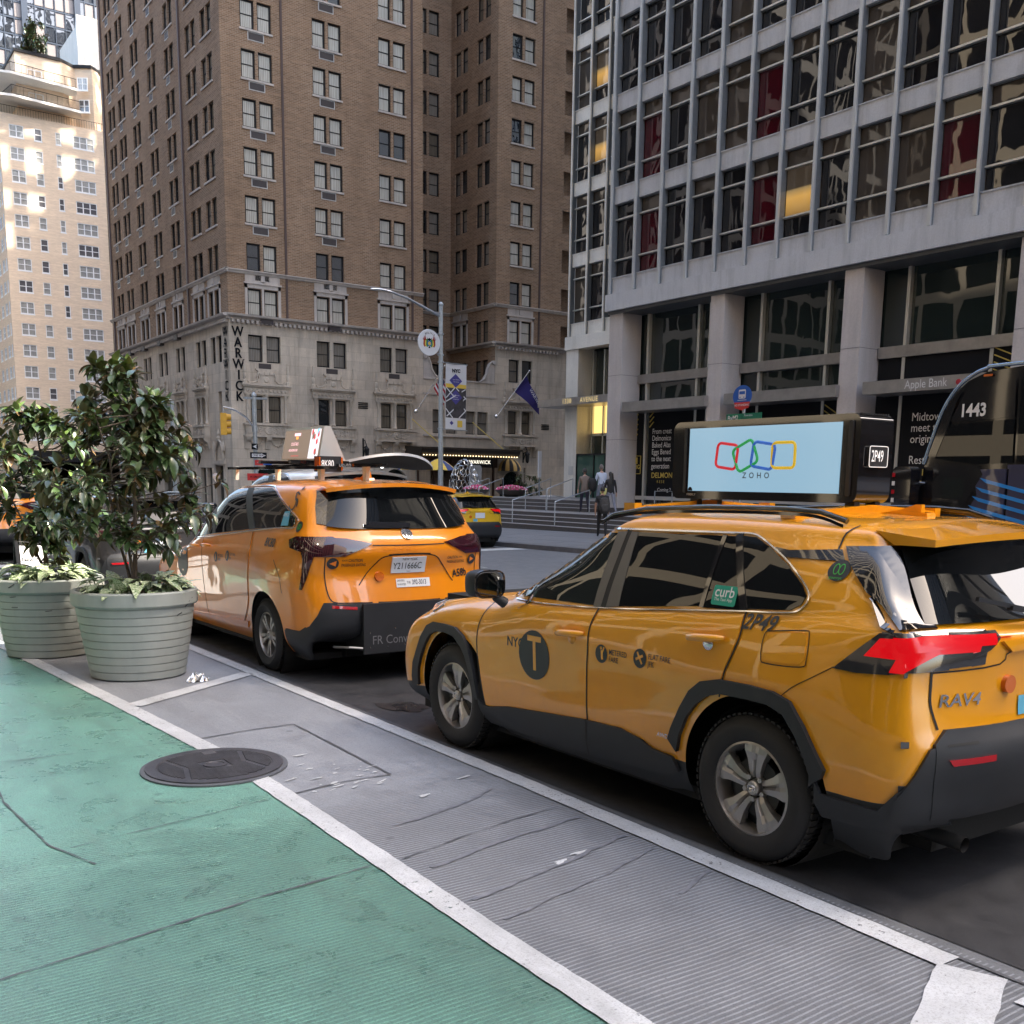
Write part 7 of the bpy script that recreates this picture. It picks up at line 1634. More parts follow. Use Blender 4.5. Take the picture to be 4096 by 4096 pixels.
def plate(lab, x0, x1, y, z0, z1, mt, txt=None, tm='flag_white', size=.2, arrow=0, cat='sign', bd=None, **k):
    s = thing('sign', lab, cat, ((x0+x1)/2, y, (z0+z1)/2)); o = ((x0+x1)/2, y, (z0+z1)/2); MB(o).box(x0, x1, y, y+.02, z0, z1).build('panel', mt, s)
    if arrow:
        zc = (z0+z1)/2; h = (z1-z0)*.36; a, b_ = (x0+.08, x1-.05) if arrow > 0 else (x1-.08, x0+.05); sg = arrow
        mb = MB(o); mb.face([(a, y-.004, zc-h*.75), (b_-sg*.22, y-.004, zc-h*.75), (b_-sg*.22, y-.004, zc-h), (b_, y-.004, zc), (b_-sg*.22, y-.004, zc+h), (b_-sg*.22, y-.004, zc+h*.75), (a, y-.004, zc+h*.75)]); mb.build('arrow', 'flag_white', s, fix=False)
    if txt: mb = MB(o); text_on(mb, txt, ((x0+x1)/2, y-.008, (z0+z1)/2), (1, 0, 0), (0, 0, 1), size, align='CENTER', **k); mb.build('lettering', tm, s, fix=False)
    return s
plate('small one way sign with its arrow to the left, upper on the corner pole', 18.33, 18.64, 47.87, 3.15, 3.43, 'sign_black', 'ONE WAY', 'sign_black', .05, -1)
plate('long ONE WAY sign with its arrow to the right on the corner pole', 18.24, 19.06, 47.85, 2.74, 3.02, 'sign_black', 'ONE WAY', 'sign_black', .15, 1, bold=.02, xs=.85)
plate('red notice panel below the ONE WAY sign', 18.46, 18.86, 47.85, 2.42, 2.66, 'sign_red', 'TOUR', size=.09); plate('orange and blue notice panel right of the red notice', 18.88, 19.30, 47.85, 2.43, 2.63, 'sign_blue', 'STOP', size=.08)
plate('orange-red banner sign reading W. 54th STREET above the minivan roof', 18.05, 19.08, 47.80, 1.70, 2.03, 'sign_red', 'W. 54th STREET', 'sign_black', .125, bold=.02, xs=.9)
# bus stop sign at the far kerb
B1 = (18.75, 17.3, gz(17.3)+.12); t = thing('bus_stop_sign', 'round blue bus stop sign on a pole in front of the office tower', 'sign', B1)
MB(B1).tube([(18.8, 17.35, -.1), (18.8, 17.35, 3.9)], .04, 8).build('pole', 'galv', t, 60)
def bs(mb, pts, d=.0): mb.face([(18.72-d, 17.35-y, 3.87+z) for y, z in pts]); return mb
bs(MB(B1), ell((0, 0), .30, .25, 32)).build('disc', 'sign_blue', t, fix=False); bs(MB(B1), [(-.25, -.14), (.25, -.14), (.22, -.27), (0, -.33), (-.22, -.27)], .004).build('lower_band', 'sign_red', t, fix=False)
mb = MB(B1); bs(mb, rrect(-.11, .11, -.06, .15, .03), .008); bs(mb, [(-.14, -.10), (.14, -.10), (.14, -.088), (-.14, -.088)], .008); mb.build('bus_symbol', 'flag_white', t, fix=False); mb = MB(B1); bs(mb, rrect(-.09, .09, .04, .11, .01), .012); bs(mb, ell((-.06, -.03), .018, .015, 8), .012); bs(mb, ell((.06, -.03), .018, .015, 8), .012); mb.build('bus_symbol_detail', 'sign_blue', t, fix=False)
mb = MB(B1); text_on(mb, 'NO STANDING', (18.708, 17.35, 3.66), (0, -1, 0), (0, 0, 1), .068, align='CENTER', bold=.01); mb.build('lettering', 'flag_white', t, fix=False)
MB(B1).box(18.74, 18.76, 17.35, 17.85, 3.27, 3.47).box(18.74, 18.76, 16.75, 17.33, 3.28, 3.47).build('route_panel', 'sign_green', t); mb = MB(B1); text_on(mb, 'BxM2', (18.735, 17.80, 3.37), (0, -1, 0), (0, 0, 1), .16, bold=.01, xs=.9); text_on(mb, 'Riverdale', (18.735, 17.28, 3.42), (0, -1, 0), (0, 0, 1), .07); mb.build('lettering', 'flag_white', t, fix=False)
# hotel entrance: marquee with bulbs, name board, striped awning, umbrellas
M0 = (41.7, 64.9, 3.6); t = thing('entrance_marquee', 'bronze hotel marquee edged with lit bulbs over the entrance doors', 'canopy', M0)
MB(M0).prism([(64.6, 4.16), (67.1, 4.30), (67.1, 3.62), (64.95, 3.62), (64.72, 3.85)], 'x', 37.3, 45.9).build('canopy', 'bronze', t); MB(M0).box(37.2, 46.0, 64.5, 64.72, 4.06, 4.18).build('edge_moulding', 'bronze', t)
bm_ = MB().lathe([(0, -.04), (.035, -.03), (.045, 0), (.03, .035), (0, .04)], 8).mesh('bulb', ['bulb'], 60)
for k in range(34): add_obj('bulb', bm_, t, (37.6+k*.247-M0[0], -.02, .03))
for x in (39.2, 44.4): MB(M0).bar((x-1.4, 66.9, 6.2), (x, 64.8, 4.2), .05).build('tie_rod', 'gold_print', t)
MB(M0).box(41.3, 43.6, 65.0, 65.1, 2.9, 3.50).build('name_board', 'sign_black', t); mb = MB(M0); text_on(mb, 'WARWICK', (42.45, 64.98, 3.20), (1, 0, 0), (0, 0, 1), .36, align='CENTER', bold=.015, space=1.1); mb.build('lettering', simple('lit_letter', (.8, .75, .65), .5, emis=(1, .92, .75), es=.25), t, fix=False)
MB(M0).box(37.6, 45.4, 67.0, 67.08, 2.85, 3.55).build('transom', simple('wood_dark', (.06, .03, .018), .5), t)
for x in (38.3, 39.7, 41.2, 43.7, 45.0): MB(M0).box(x-.06, x+.06, 66.9, 67.05, -.5, 3.5).build('door_post', 'wood_dark', t)
A1 = (46.5, 66.9, 2.6); t = thing('striped_awning', 'domed gold and black striped awning right of the hotel marquee', 'awning', A1)
for k in range(9):
    def aw(u, v, k=k): a = pi-pi*(k+u)/9; b_ = v*pi/2; return (46.5+1.0*cos(a)*cos(b_*.98), 67.05-.95*sin(a)*cos(b_), 2.62+.98*sin(b_))
    MB(A1).grid(aw, 2, 6).build('stripe', 'awning_gold' if k % 2 == 0 else 'awning_black', t, 60)
for i, (x, y, lab) in enumerate(((35.6, 62.5, 'yellow and blue food cart umbrella, left one of the pair'), (37.2, 62.2, 'yellow and blue food cart umbrella beside the egg sculpture'))):
    t = thing('umbrella', lab, 'umbrella', (x, y, gz(62)+.15)); MB().tube([(0, 0, 0), (0, 0, 3.55)], .03, 6).build('pole', 'galv', t)
    for k in range(8):
        def um(u, v, k=k): a = 2*pi*(k+u)/8; r = 1.25*v; return (r*cos(a), r*sin(a), 3.72-.75*v**1.6+.0-.05*v*abs(2*u-1))
        MB().grid(um, 3, 5).build('gore', 'umb_yellow' if k % 3 else 'umb_blue', t, 60)
# openwork egg sculpture
E0 = (31.55, 49.9, -.3); t = thing('egg_sculpture', 'openwork silver egg sculpture behind the flower bowls', 'sculpture', E0)
bmx = bmesh.new(); bmesh.ops.create_icosphere(bmx, subdivisions=3, radius=1)
rnd = random.Random(5)
for v in bmx.verts: v.co += Vector((rnd.uniform(-.09, .09), rnd.uniform(-.09, .09), rnd.uniform(-.09, .09))); v.co.normalize()
mel = bpy.data.meshes.new('e'); bmx.to_mesh(mel); bmx.free()
def eg(p): k = 1-.16*p.z; return (E0[0]+.86*p.x*k, E0[1]+.86*p.y*k, 1.60+1.42*p.z)
mb = MB(E0); done = 0
duals = {}
for f in mel.polygons: duals[f.index] = f.center.normalized()
ef = {}
for f in mel.polygons:
    for e in f.edge_keys: ef.setdefault(e, []).append(f.index)
for e, fs_ in ef.items():
    if len(fs_) == 2 and rnd.random() < .80:
        a, b_ = duals[fs_[0]], duals[fs_[1]]; mb.tube([eg(a), eg(b_)], .017, 5)
mb.build('lattice', 'steel_shiny', t, 60, kind=None); bpy.data.meshes.remove(mel)
MB(E0).lathe([(0, 0), (.5, 0), (.45, .3), (.3, .5), (0, .5)], 20, E0).build('plinth', 'bowl_stone', t)
t = thing('glass_shelter', 'rounded grey metal panel standing behind the egg sculpture', 'panel', (35.6, 55, -.4)); MB().prism([(x, z) for x, z in rrect(-.45, .45, .1, 3.2, .2)], 'y', -.04, .04).build('panel', 'alu_trim', t)
t = thing('sign_totem', 'slim blue and white sign pole right of the striped awning', 'sign', (40.6, 55.0, -.4)); MB().box(-.04, .04, -.04, .04, 0, 2.7).build('pole', 'galv', t); MB().box(-.12, .12, -.05, .05, 2.5, 4.2).build('panel', 'flag_white', t)
# flower bowls
simple('flower_pink', (.65, .06, .22), .7); simple('flower_white', (.75, .7, .68), .7); simple('flower_red', (.42, .02, .06), .7); simple('leaf_mid', (.05, .11, .03), .6)
for i, (x, y, r, lab) in enumerate(((30.35, 43.5, .86, 'right-hand stone bowl of pink flowers at the top of the steps'), (28.75, 44.35, .70, 'left-hand stone bowl of pink flowers near the egg sculpture'))):
    t = thing('flower_bowl', lab, 'flower bowl', (x, y, 1.05), 0, 'flower bowls on the plaza'); MB().lathe([(0, 0), (r*.35, 0), (r*.75, .14), (r, .34), (r-.05, .34), (0, .26)], 28).build('bowl', 'bowl_stone', t, 60)
    rr_ = random.Random(i)
    for mt, n in (('flower_pink', 300), ('flower_white', 110), ('flower_red', 120), ('leaf_mid', 420)):
        mb = MB()
        for k in range(n):
            a = rr_.uniform(0, 6.28); q = sqrt(rr_.random())*r*.93; z = .32+.20*(1-(q/r)**2)+rr_.uniform(-.02, .07)-(.06 if mt == 'leaf_mid' else 0); c = Vector((q*cos(a), q*sin(a), z)); u = Vector((rr_.uniform(-1, 1), rr_.uniform(-1, 1), rr_.uniform(-.3, .8))).normalized(); v = u.orthogonal().normalized(); s2 = .045
            mb.face([c+u*s2, c+v*s2, c-u*s2, c-v*s2])
        o = mb.build('petals' if mt != 'leaf_mid' else 'leaves', mt, t, fix=False); o['kind'] = 'stuff'
# handrails on the steps
def rail(lab, x0, y, z0, x1, z1):
    t = thing('handrail', lab, 'handrail', (x0, y, z0), 0, 'steel handrails on the plaza steps'); o = (x0, y, z0)
    MB(o).tube([(x0, y, z0), (x0, y, z0+.92), (x1, y, z1+.92), (x1, y, z1)], .022, 8).build('rail', 'galv', t, 60)
rail('steel handrail in front of the walking office workers', 24.2, 31.75, .15, 25.9, .6)
rail('steel handrail on the lower steps left of the pedestrians', 24.2, 34.6, .15, 25.9, .6)
for i, y in enumerate((36.0, 37.6, 41.4, 42.6)): rail(['steel handrail on the upper steps right of the flower bowls, nearer one', 'steel handrail on the upper steps right of the flower bowls, farther one', 'steel handrail in front of the left flower bowl, nearer one', 'steel handrail in front of the left flower bowl, farther one'][i], 27.0, y, .6, 28.4, 1.05)
rail('steel handrail in front of the Delmonico poster window', 27.0, 29.2, .6, 27.9, .6)
# litter and A-board
t = thing('foil_wrapper', 'crumpled silver foil wrapper on the grey lane near the front planter', 'litter', (2.97, 9.28, gz(9.28)+.008)); rr_ = random.Random(4)
mb = MB(); mb.grid(lambda u, v: (.10*(u-.5)*2+rr_.uniform(-.015, .015), .05*(v-.5)*2+rr_.uniform(-.015, .015), max(0, .075*sin(pi*u)*sin(pi*v)+rr_.uniform(-.025, .03))), 9, 7); mb.build('foil', simple('foil', (.75, .76, .78), .2, .9), t)
t = thing('sandwich_board', 'black framed sandwich board with a white notice behind the left planter', 'sign', (2.66, 14.8, gz(14.8)))
for sg in (0, 1): MB().prism([(0, 0), (.05, 0), (.30, 1.08), (.25, 1.08)] if not sg else [(.60, 0), (.55, 0), (.30, 1.08), (.34, 1.08)], 'x', -.22, .22).build('board', 'sign_black', t)
mb = MB(); mb.face([(-.17, .14-.01, .62), (.17, .13, .62), (.17, .22, .98), (-.17, .22, .98)]); mb.face([(-.17, .02, .12), (.17, .02, .12), (.17, .125, .58), (-.17, .125, .58)]); mb.build('notice', 'flag_white', t)
mb = MB(); text_on(mb, 'New York', (0, .165, .80), (1, 0, 0), (0, .23, 1), .075, align='CENTER', bold=.01); mb.build('lettering', 'sign_black', t, fix=False)
# cars glimpsed in the cross street
make_van('white_car', 'white car parked in the cross street behind the plaza, right of the bowls', (41.5, 55.0, -.75), 'white_paint', False, None, False, 'car', .92)
# ---------------------------------------------------------------- planters and plants
def leafmat(name, top, under, gloss=.35, coat=.5, var=.3):
    m, nt, b = nodes(name); g = nt.nodes.new('ShaderNodeNewGeometry'); oi = nt.nodes.new('ShaderNodeObjectInfo')
    f = noise(nt, wcoords(nt), 9, 2); c = ramp(nt, f, [(.3, tuple(x*(1-var) for x in top)), (.7, tuple(x*(1+var) for x in top))])
    nt.links.new(mix(nt, g.outputs['Backfacing'], c, under), b.inputs['Base Color']); b.inputs['Roughness'].default_value = gloss; b.inputs['Coat Weight'].default_value = coat; b.inputs['Coat Roughness'].default_value = .15
    b.inputs['Transmission Weight'].default_value = 0; return m
leafmat('magnolia', (.048, .088, .030), (.11, .095, .035)); leafmat('magnolia_young', (.12, .20, .04), (.14, .18, .05)); leafmat('magnolia_brown', (.16, .10, .04), (.12, .07, .03))
m, nt, b = nodes('caladium'); uv = nt.nodes.new('ShaderNodeUVMap'); v_ = coords(nt, kind='Generated')
f = noise(nt, wcoords(nt), 60, 3); nt.links.new(ramp(nt, f, [(.36, (.10, .20, .06)), (.50, (.36, .44, .26)), (.68, (.62, .66, .52))]), b.inputs['Base Color']); b.inputs['Roughness'].default_value = .5
simple('caladium_rim', (.10, .20, .07), .5); simple('soil', (.045, .028, .02), .95, bumpy=1, bs=60, var=.5, vs=30); simple('bark', (.085, .065, .048), .85, var=.3, vs=20, bumpy=.4, bs=40)
m, nt, b = nodes('planter_resin'); f = noise(nt, coords(nt, (1, 1, .25)), 5, 6, .65); f2 = noise(nt, coords(nt), 1.3, 4)
c = ramp(nt, f, [(.3, (.27, .30, .28)), (.7, (.34, .365, .345))]); c = mix(nt, math_(nt, 'MULTIPLY', ramp(nt, f2, [(.5, 0.0), (.75, 1.0)]), .35), c, (.27, .25, .21))
nt.links.new(c, b.inputs['Base Color']); b.inputs['Roughness'].default_value = .5; simple('scuff', (.03, .03, .032), .7)
def leaf_geo(L, W, fold=.25, curl=.35, heart=False):
    pts = []; n = 6
    prof = [(0, .06), (.15, .45), (.38, .92), (.60, 1.0), (.82, .62), (1.0, .03)] if not heart else [(-.12, .75), (.10, 1.0), (.35, .92), (.6, .66), (.82, .33), (1, .02)]
    for s, w in prof:
        z = -curl*L*(s**2)*.6; pts.append([(s*L, -w*W, z+fold*w*W), (s*L if not (heart and s < 0) else .02*L, 0, z), (s*L, w*W, z+fold*w*W)])
    return pts
def add_leaf(mb, base, d, up, L, W, fold, curl, heart=False, m=0):
    d = Vector(d).normalized(); s = d.cross(Vector(up))
    if s.length < 1e-3: s = d.orthogonal()
    s.normalize(); u = s.cross(d).normalized(); P = []
    for row in leaf_geo(L, W, fold, curl, heart): P.append([mb.P(Vector(base)+d*a+s*b_+u*c) for a, b_, c in row])
    for a, b_ in zip(P, P[1:]):
        mb.idx([a[0], a[1], b_[1], b_[0]], m); mb.idx([a[1], a[2], b_[2], b_[1]], m)
def planter(lab, x, y, seed):
    z0 = gz(y)+.006; t = thing('planter', lab, 'planter', (x, y, z0), 0, 'ribbed resin planters in the grey lane', rx=-SL)
    rb, rt, H = .415, .555, .82; prof = [(rb-.02, 0), (rb, .01)]; n = 9
    for k in range(n):
        za = .01+.66*k/n; zb = .01+.66*(k+1)/n; ra = lerp(rb, rt-.03, (za/.68)**.92); rb2 = lerp(rb, rt-.03, (zb/.68)**.92); prof += [(ra+.012, za+.004), (rb2+.006, zb-.006), (rb2+.001, zb)]
    prof += [(rt, .685), (rt+.012, .70), (rt+.012, H-.015), (rt, H), (rt-.035, H), (rt-.045, H-.02), (rt-.06, .70), (0, .70)]
    MB().lathe(prof, 64, caps=False).build('tub', 'planter_resin', t, 30)
    rr = random.Random(seed); mb = MB(); mb.grid(lambda u, v: (v*.50*cos(2*pi*u), v*.50*sin(2*pi*u), .755+.035*(1-v)+rr.uniform(-.008, .012)), 40, 10); mb.build('soil', 'soil', t)
    mb = MB()
    for k in range(5): a = rr.uniform(3.6, 5.6); z = rr.uniform(.45, .78); r = lerp(rb, rt, z/.75)+.016; mb.bar((r*cos(a), r*sin(a), z), (r*cos(a+.12), r*sin(a+.12), z+rr.uniform(-.01, .04)), .006)
    mb.build('scuff_mark', 'scuff', t); return t
PL = [(2.62, 9.93, 'front ribbed grey-green planter with a tall magnolia, nearest the camera'), (2.19, 11.72, 'rear ribbed grey-green planter at the left, behind the front planter')]
for i, (x, y, lab) in enumerate(PL): planter(lab, x, y, i)
def caladium(lab, x, y, seed, n, dens):
    z0 = gz(y)+.006; t = thing('caladium_plant', lab, 'plant', (x, y, z0+.76)); rr = random.Random(seed); ms = []
    for k in range(5):
        mb = MB(); add_leaf(mb, (0, 0, 0), (1, 0, 0), (0, 0, 1), .17, .062, .12+.05*k, .5+.12*k, True)
        me = mb.mesh('leaf', 'caladium', 60, False); ms.append(me)
    stems = MB()
    for k in range(n):
        a = rr.uniform(0, 6.28) if k % 3 else rr.uniform(3.3, 6.2); q = rr.uniform(.18, .46); h = rr.uniform(.03, .20)*(1.25-q); bx, by = q*cos(a), q*sin(a)
        o = add_obj('leaf', ms[k % 5], t, (bx, by, h)); s = rr.uniform(.65, 1.15)*dens; o.scale = (s, s, s)
        dr = Vector((cos(a+rr.uniform(-.9, .9)), sin(a+rr.uniform(-.9, .9)), rr.uniform(-.35, .55))).normalized(); o.rotation_euler = dr.to_track_quat('X', 'Z').to_euler()
        stems.tube([(bx*.85, by*.85, -.02), (bx*.95, by*.95, h*.6), (bx, by, h)], .0035, 4)
    stems.build('stems', 'leaf_mid', t)['kind'] = 'stuff'
caladium('clump of white and green caladium leaves in the front planter', 2.62, 9.93, 3, 105, 1.0); caladium('clump of white and green caladium leaves in the rear planter', 2.19, 11.72, 5, 110, 1.0)
def magnolia(lab, x, y, seed, zb, ztop, rfun, nb, lean=(0, 0), leafL=.15, nstem=3):
    t = thing('magnolia_shrub', lab, 'shrub', (x, y, zb)); rr = random.Random(seed); trunk = MB(); H = ztop-zb; tips = []
    stems = []
    for s in range(nstem):
        a = 2*pi*s/nstem+rr.uniform(-.4, .4); r0 = .03 if s else 0; top = H*(1.0 if s == 0 else rr.uniform(.62, .85)); sp = rfun(.5)*(.12 if s == 0 else .55); P = []
        for k in range(9): u = k/8; P.append(Vector((r0*cos(a)+sp*u**1.4*cos(a)+lean[0]*u+rr.uniform(-.02, .02), r0*sin(a)+sp*u**1.4*sin(a)+lean[1]*u+rr.uniform(-.02, .02), top*u)))
        trunk.tube(P, [lerp(.024 if s == 0 else .016, .006, k/8) for k in range(9)], 7); stems.append(P); tips.append((P[-1], (P[-1]-P[-2]).normalized()))
    br = MB()
    for k in range(nb):
        P = stems[k % nstem] if rr.random() < .6 else stems[0]; u = rr.uniform(.15, .97); i = min(7, int(u*8)); b0 = P[i].lerp(P[i+1], u*8-i)
        hh = min(1, max(.05, (b0.z+rr.uniform(.02, .22))/H)); R = rfun(hh)*rr.choice([.55, .8, 1.0, 1.0, 1.18]); a = rr.uniform(0, 6.28); q = R*rr.uniform(.6, 1); tip = Vector((lean[0]*hh+q*cos(a), lean[1]*hh+q*sin(a), min(H, hh*H+rr.uniform(-.02, .16))))
        mid = b0.lerp(tip, .55)+Vector((rr.uniform(-.03, .03), rr.uniform(-.03, .03), -.05)); br.tube([b0, mid, tip], [.008, .006, .004], 5, caps=False); tips.append((tip, (tip-mid).normalized()))
        for j in range(rr.randint(1, 3)):
            c0 = mid.lerp(tip, rr.uniform(0, .7)); d1 = Vector((rr.uniform(-1, 1), rr.uniform(-1, 1), rr.uniform(-.1, .9))).normalized(); t1 = c0+d1*rr.uniform(.07, .17); br.tube([c0, t1], [.004, .003], 4, caps=False); tips.append((t1, d1))
    trunk.build('trunk', 'bark', t, 60); br.build('branches', 'bark', t, 60)['kind'] = 'stuff'
    lm = []
    for k in range(6):
        mb = MB(); L = leafL*(.85+.06*k); add_leaf(mb, (0, 0, 0), (1, 0, 0), (0, 0, 1), L, L*.225, .35+.05*(k % 3), .25+.12*k); lm.append(mb.mesh('leaf', ['magnolia'], 60, False))
    young = lm[0].copy(); young.materials[0] = MATS['magnolia_young']; old = lm[1].copy(); old.materials[0] = MATS['magnolia_brown']
    rest = MB(); cnt = 0; allL = []
    for tip, d in tips:
        n = rr.randint(6, 10); isy = tip.z > H*.6 and rr.random() < .22
        for k in range(n):
            a = 2*pi*k/n*1.0+rr.uniform(-.3, .3); s = d.orthogonal().normalized(); q = d.cross(s); el = rr.uniform(-.1, .6) if not isy else rr.uniform(.4, 1.0); dr = ((s*cos(a)+q*sin(a))+d*el+Vector((0, 0, rr.uniform(-.35, .3) if not isy else .2))).normalized()
            allL.append((tip-d*rr.uniform(0, .07), dr, rr.uniform(.7, 1.15), 1 if isy else (2 if rr.random() < .05 else 0)))
    allL.sort(key=lambda q: q[0].y)
    for i, (p, dr, s, kind) in enumerate(allL):
        if i < 300:
            o = add_obj('leaf', young if kind == 1 else (old if kind == 2 else lm[i % 6]), t, p); o.scale = (s, s, s); o.rotation_euler = dr.to_track_quat('X', 'Z').to_euler()
        else:
            L = leafL*s; add_leaf(rest, p, dr, (0, 0, 1), L, L*.225, rr.uniform(.3, .5), rr.uniform(.2, .9), m=kind)
    rest.build('foliage', ['magnolia', 'magnolia_young', 'magnolia_brown'], t, 60, fix=False)['kind'] = 'stuff'
def rf1(h): return interp(h, [0, .15, .3, .5, .68, .82, 1], [.14, .52, .88, .95, .55, .54, .26])
def rf2(h): return interp(h, [0, .25, .45, .7, .9, 1], [.08, .35, .72, .78, .6, .35])
magnolia('tall dark-leaved magnolia shrub growing in the front planter', 2.62, 9.93, 21, gz(9.9)+.78, 2.76, rf1, 84, (.03, .1))
magnolia('shorter magnolia shrub in the rear planter at the left edge', 2.19, 11.72, 8, gz(11.7)+.78, 2.42, rf2, 46, (-.08, .0), .155)
magnolia('green bush beside the door under the striped awning', 46.3, 65.2, 31, gz(65)+.1, 2.3, lambda h: .85-.3*h, 26, (0, 0), .22); magnolia('small green bush against the stone wall right of the awning', 47.9, 65.6, 33, gz(65)+.1, 2.2, lambda h: .8-.3*h, 24, (0, 0), .22)
magnolia('light green bush on the roof terrace of the cream apartment block', 30.2, 148.6, 35, 53.3, 57.2, lambda h: 2.3*(1-.5*h), 50, (0, 0), .5)
# ---------------------------------------------------------------- people
simple('skin', (.45, .27, .19), .55); simple('skin_tan', (.36, .20, .13), .55); simple('hair_black', (.012, .010, .009), .5); simple('hair_grey', (.14, .12, .11), .6); simple('jacket_brown', (.17, .135, .115), .8, var=.15, vs=20); simple('trouser_navy', (.018, .017, .035), .8)
simple('shirt_blue', (.50, .56, .68), .8, var=.08, vs=15); simple('trouser_grey', (.20, .21, .26), .8, var=.1, vs=15); simple('cloth_black', (.014, .014, .016), .8); simple('bag_yellow', (.62, .60, .22), .6); simple('pack_grey', (.05, .047, .045), .8, var=.3, vs=12); simple('shoe', (.012, .012, .014), .4)
def skin_body(V, E, R, name):
    me = bpy.data.meshes.new(name); me.from_pydata(V, E, []); o = bpy.data.objects.new(name, me); COL.objects.link(o); m = o.modifiers.new('s', 'SKIN'); m.use_smooth_shade = True; o.modifiers.new('d', 'SUBSURF').levels = 1
    for i, r in enumerate(R): me.skin_vertices[0].data[i].radius = (r, r) if not hasattr(r, '__len__') else r
    me.skin_vertices[0].data[0].use_root = True
    dg = bpy.context.evaluated_depsgraph_get(); out = bpy.data.meshes.new_from_object(o.evaluated_get(dg)); bpy.data.objects.remove(o); return out
def person(lab, loc, rz, h, top, bottom, shoes, skin, hair, stride=.2, arms=((.10, .0), (-.1, .1)), long_hair=False, sleeves=True, lean=.04, bag=None, jacket_len=0):
    """local: faces +y, left is -x; h scales a 1.75 m figure"""
    t = thing('person', lab, 'person', loc, rz); k = h/1.75; t.scale = (k, k, k); s = stride
    V = [(0, 0, .98), (0, lean*.3, 1.15), (0, lean, 1.36), (0, lean*1.2, 1.48), (0, lean*1.5, 1.55)]
    E_ = [(0, 1), (1, 2), (2, 3), (3, 4)]; R = [(.155, .115), (.145, .105), (.175, .12), (.075, .07), (.052, .055)]
    def add(p, r, par): V.append(p); R.append(r); E_.append((par, len(V)-1)); return len(V)-1
    for sg, f in ((-1, s), (1, -s*.9)):
        hp = add((sg*.10, 0, .93), .098, 0); kn = add((sg*.11, f*.55+.03, .50), .066, hp); an = add((sg*.115, f+(-.06 if f < 0 else 0), .10+(.04 if f < -.1 else 0)), .043, kn); add((sg*.12, f+.14-(.05 if f < 0 else 0), .045), .040, an)
    for i, (sg, (fw_, bend)) in enumerate(zip((-1, 1), arms)):
        sh = add((sg*.185, lean, 1.41), .066, 2); el = add((sg*.235, lean+fw_*.6, 1.13), .048, sh); wr_ = add((sg*(.245), lean+fw_*1.3+bend, .90+bend*.5), .032, el); pm = add((sg*.245, lean+fw_*1.45+bend*1.15, .83+bend*.5), (.022, .038), wr_)
        for j in range(4): a = add((sg*.245, lean+fw_*1.5+bend*1.2+(j-1.5)*.018, .775+bend*.5-(.008 if j in (1, 2) else 0)), .0095, pm); add((sg*.238, lean+fw_*1.5+bend*1.2+(j-1.5)*.018+.006, .735+bend*.5-(.01 if j in (1, 2) else 0)), .008, a)
        th = add((sg*.235, lean+fw_*1.45+bend*1.15+.038, .80+bend*.5), .011, pm); add((sg*.232, lean+fw_*1.45+bend*1.15+.052, .765+bend*.5), .009, th)
    me = skin_body(V, E_, R, 'body')
    mats = [top, bottom, skin, shoes]; 
    for m_ in mats: me.materials.append(MATS[m_])
    for f in me.polygons:
        c = f.center; ax = abs(c.x)
        if c.z > 1.475 and ax < .1: f.material_index = 2
        elif ax > .195 and c.z < (.93 if sleeves else 1.24) and c.z > .6: f.material_index = 2
        elif c.z < .11: f.material_index = 3
        elif c.z < 1.0-jacket_len and ax < .2: f.material_index = 1
        else: f.material_index = 0
    add_obj('body', me, t)
    hd = MB()
    def hf(u, v):
        th = 2*pi*u; ph = pi*v; x = .075*sin(ph)*cos(th); y = .095*sin(ph)*sin(th); z = .118*cos(ph)
        if y > .05: y += .018*math.exp(-((z+.012)/.022)**2-(x/.016)**2)*1.0
        if z < -.03: x *= .86; y = y*.92+.006
        return (x, lean*1.6+.015+y, 1.665+z)
    hd.grid(hf, 20, 14); hd.build('head', skin, t, 70)
    for sg in (-1, 1): MB().lathe([(0, -.008), (.014, -.006), (.014, .006), (0, .008)], 8, (sg*.077, lean*1.6+.005, 1.66), axis='x').build('ear', skin, t); MB().lathe([(0, 0), (.008, .002), (.008, .006)], 6, (sg*.028, lean*1.6+.108, 1.68), axis='y').build('eye', 'hair_black', t)
    MB().box(-.022, .022, lean*1.6+.098, lean*1.6+.104, 1.612, 1.617).build('mouth', skin, t)
    hr = MB(); hr.grid(lambda u, v: (.083*sin(pi*v*.62)*cos(2*pi*u), lean*1.6+.006+.103*sin(pi*v*.62)*sin(2*pi*u)*(1 if sin(2*pi*u) < 0 else .93), 1.675+.122*cos(pi*v*.62)*(1 if sin(2*pi*u) < .25 else 1)+(.035*v if sin(2*pi*u) > .2 else -.015*v)), 24, 10)
    if long_hair: hr.grid(lambda u, v: (lerp(-.085, .085, u)*(1+.5*v), lean*1.6-.085-.03*sin(pi*u)-.05*v+.03*v*v, lerp(1.74, 1.28, v)-.02*sin(u*20)), 10, 8)
    hr.build('hair', hair, t, 70)
    return t
def tube_bag(t, name, mat, c, r): 
    MB().grid(lambda u, v: (c[0]+r[0]*se(cos(2*pi*u), .6)*sin(pi*v)**.5, c[1]+r[1]*se(sin(2*pi*u), .6)*sin(pi*v)**.5, c[2]-r[2]*cos(pi*v)), 18, 10).build(name, mat, t, 60)
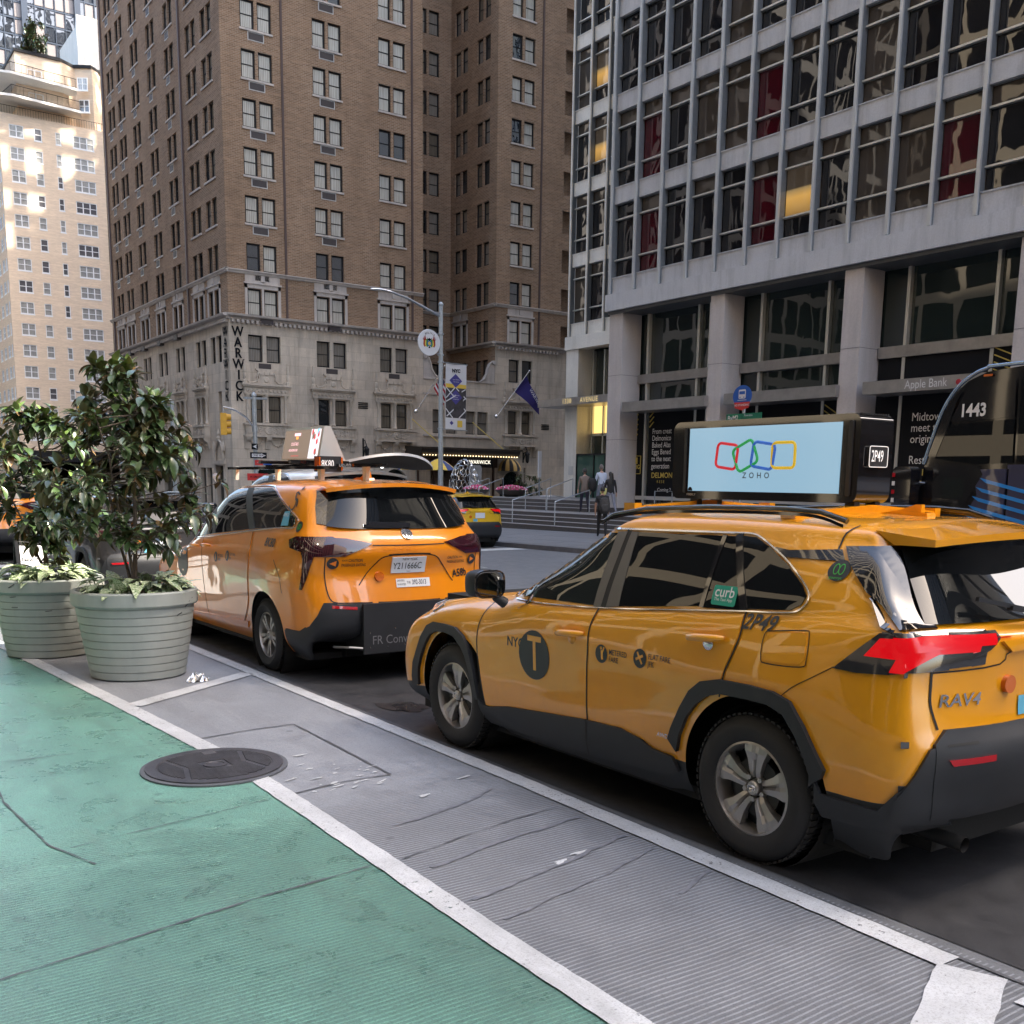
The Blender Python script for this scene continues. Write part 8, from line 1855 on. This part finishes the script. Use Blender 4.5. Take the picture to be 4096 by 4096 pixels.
def bagthing(name, lab, loc, rz, mat, r, straps=None, tilt=0, pocket=False):
    b = thing(name, lab, 'bag', loc, rz); tube_bag(b, 'bag_body', mat, (0, 0, 0), r)
    if pocket: tube_bag(b, 'front_pocket', mat, (0, -r[1]*.8, -r[2]*.3), (r[0]*.75, r[1]*.6, r[2]*.5))
    for s in straps or []: MB().tube(s, .014, 6).build('strap', 'cloth_black', b, 60)
    b.rotation_euler.x = tilt; return b
g_ = 'people walking up to the tower'
person('man in a brown jacket and dark trousers walking up the plaza steps', (26.3, 32.55, .60), radians(-20), 1.74, 'jacket_brown', 'trouser_navy', 'shoe', 'skin', 'hair_black', .13, ((.06, .02), (-.05, .02)), jacket_len=.18, lean=.03)
bagthing('backpack', 'black backpack slung on the shoulder of the man in the brown jacket', (26.42, 32.20, 1.72), radians(-20), 'cloth_black', (.15, .14, .27), [[(-.05, 0, .2), (-.08, .1, .32), (-.1, .2, .2)]])
person('grey-haired man in a pale blue shirt and grey trousers near the glass doors', (27.3, 32.7, .75), radians(-10), 1.76, 'shirt_blue', 'trouser_grey', 'shoe', 'skin', 'hair_grey', .18, ((.10, .06), (.05, .12)), lean=.03)
person('long-haired woman in a black jacket and light trousers with a yellow bag', (26.3, 30.95, .60), radians(-15), 1.60, 'cloth_black', 'trouser_grey', 'shoe', 'skin', 'hair_black', .30, ((.12, .1), (-.08, .02)), True, jacket_len=.10, lean=.03)
bagthing('shoulder_bag', 'pale yellow shoulder bag hanging at the side of the woman', (26.15, 31.12, 1.48), radians(-15), 'bag_yellow', (.19, .07, .13), [[(-.15, 0, .1), (-.05, .05, .38), (.1, .0, .1)]])
person('man in a black T-shirt with a large grey backpack at the foot of the steps', (22.6, 27.0, gz(27)+.20), radians(-35), 1.68, 'cloth_black', 'cloth_black', 'shoe', 'skin_tan', 'hair_black', .2, ((-.06, .02), (.12, .08)), sleeves=False, lean=.05)
bagthing('backpack', 'large dark grey backpack worn by the man in the black T-shirt', (22.55, 26.82, 1.05), radians(-35), 'pack_grey', (.18, .13, .28), [[(-.12, .08, .22), (-.14, .16, .26), (-.15, .22, .1)], [(.12, .08, .22), (.14, .16, .26), (.15, .22, .1)]], pocket=True)
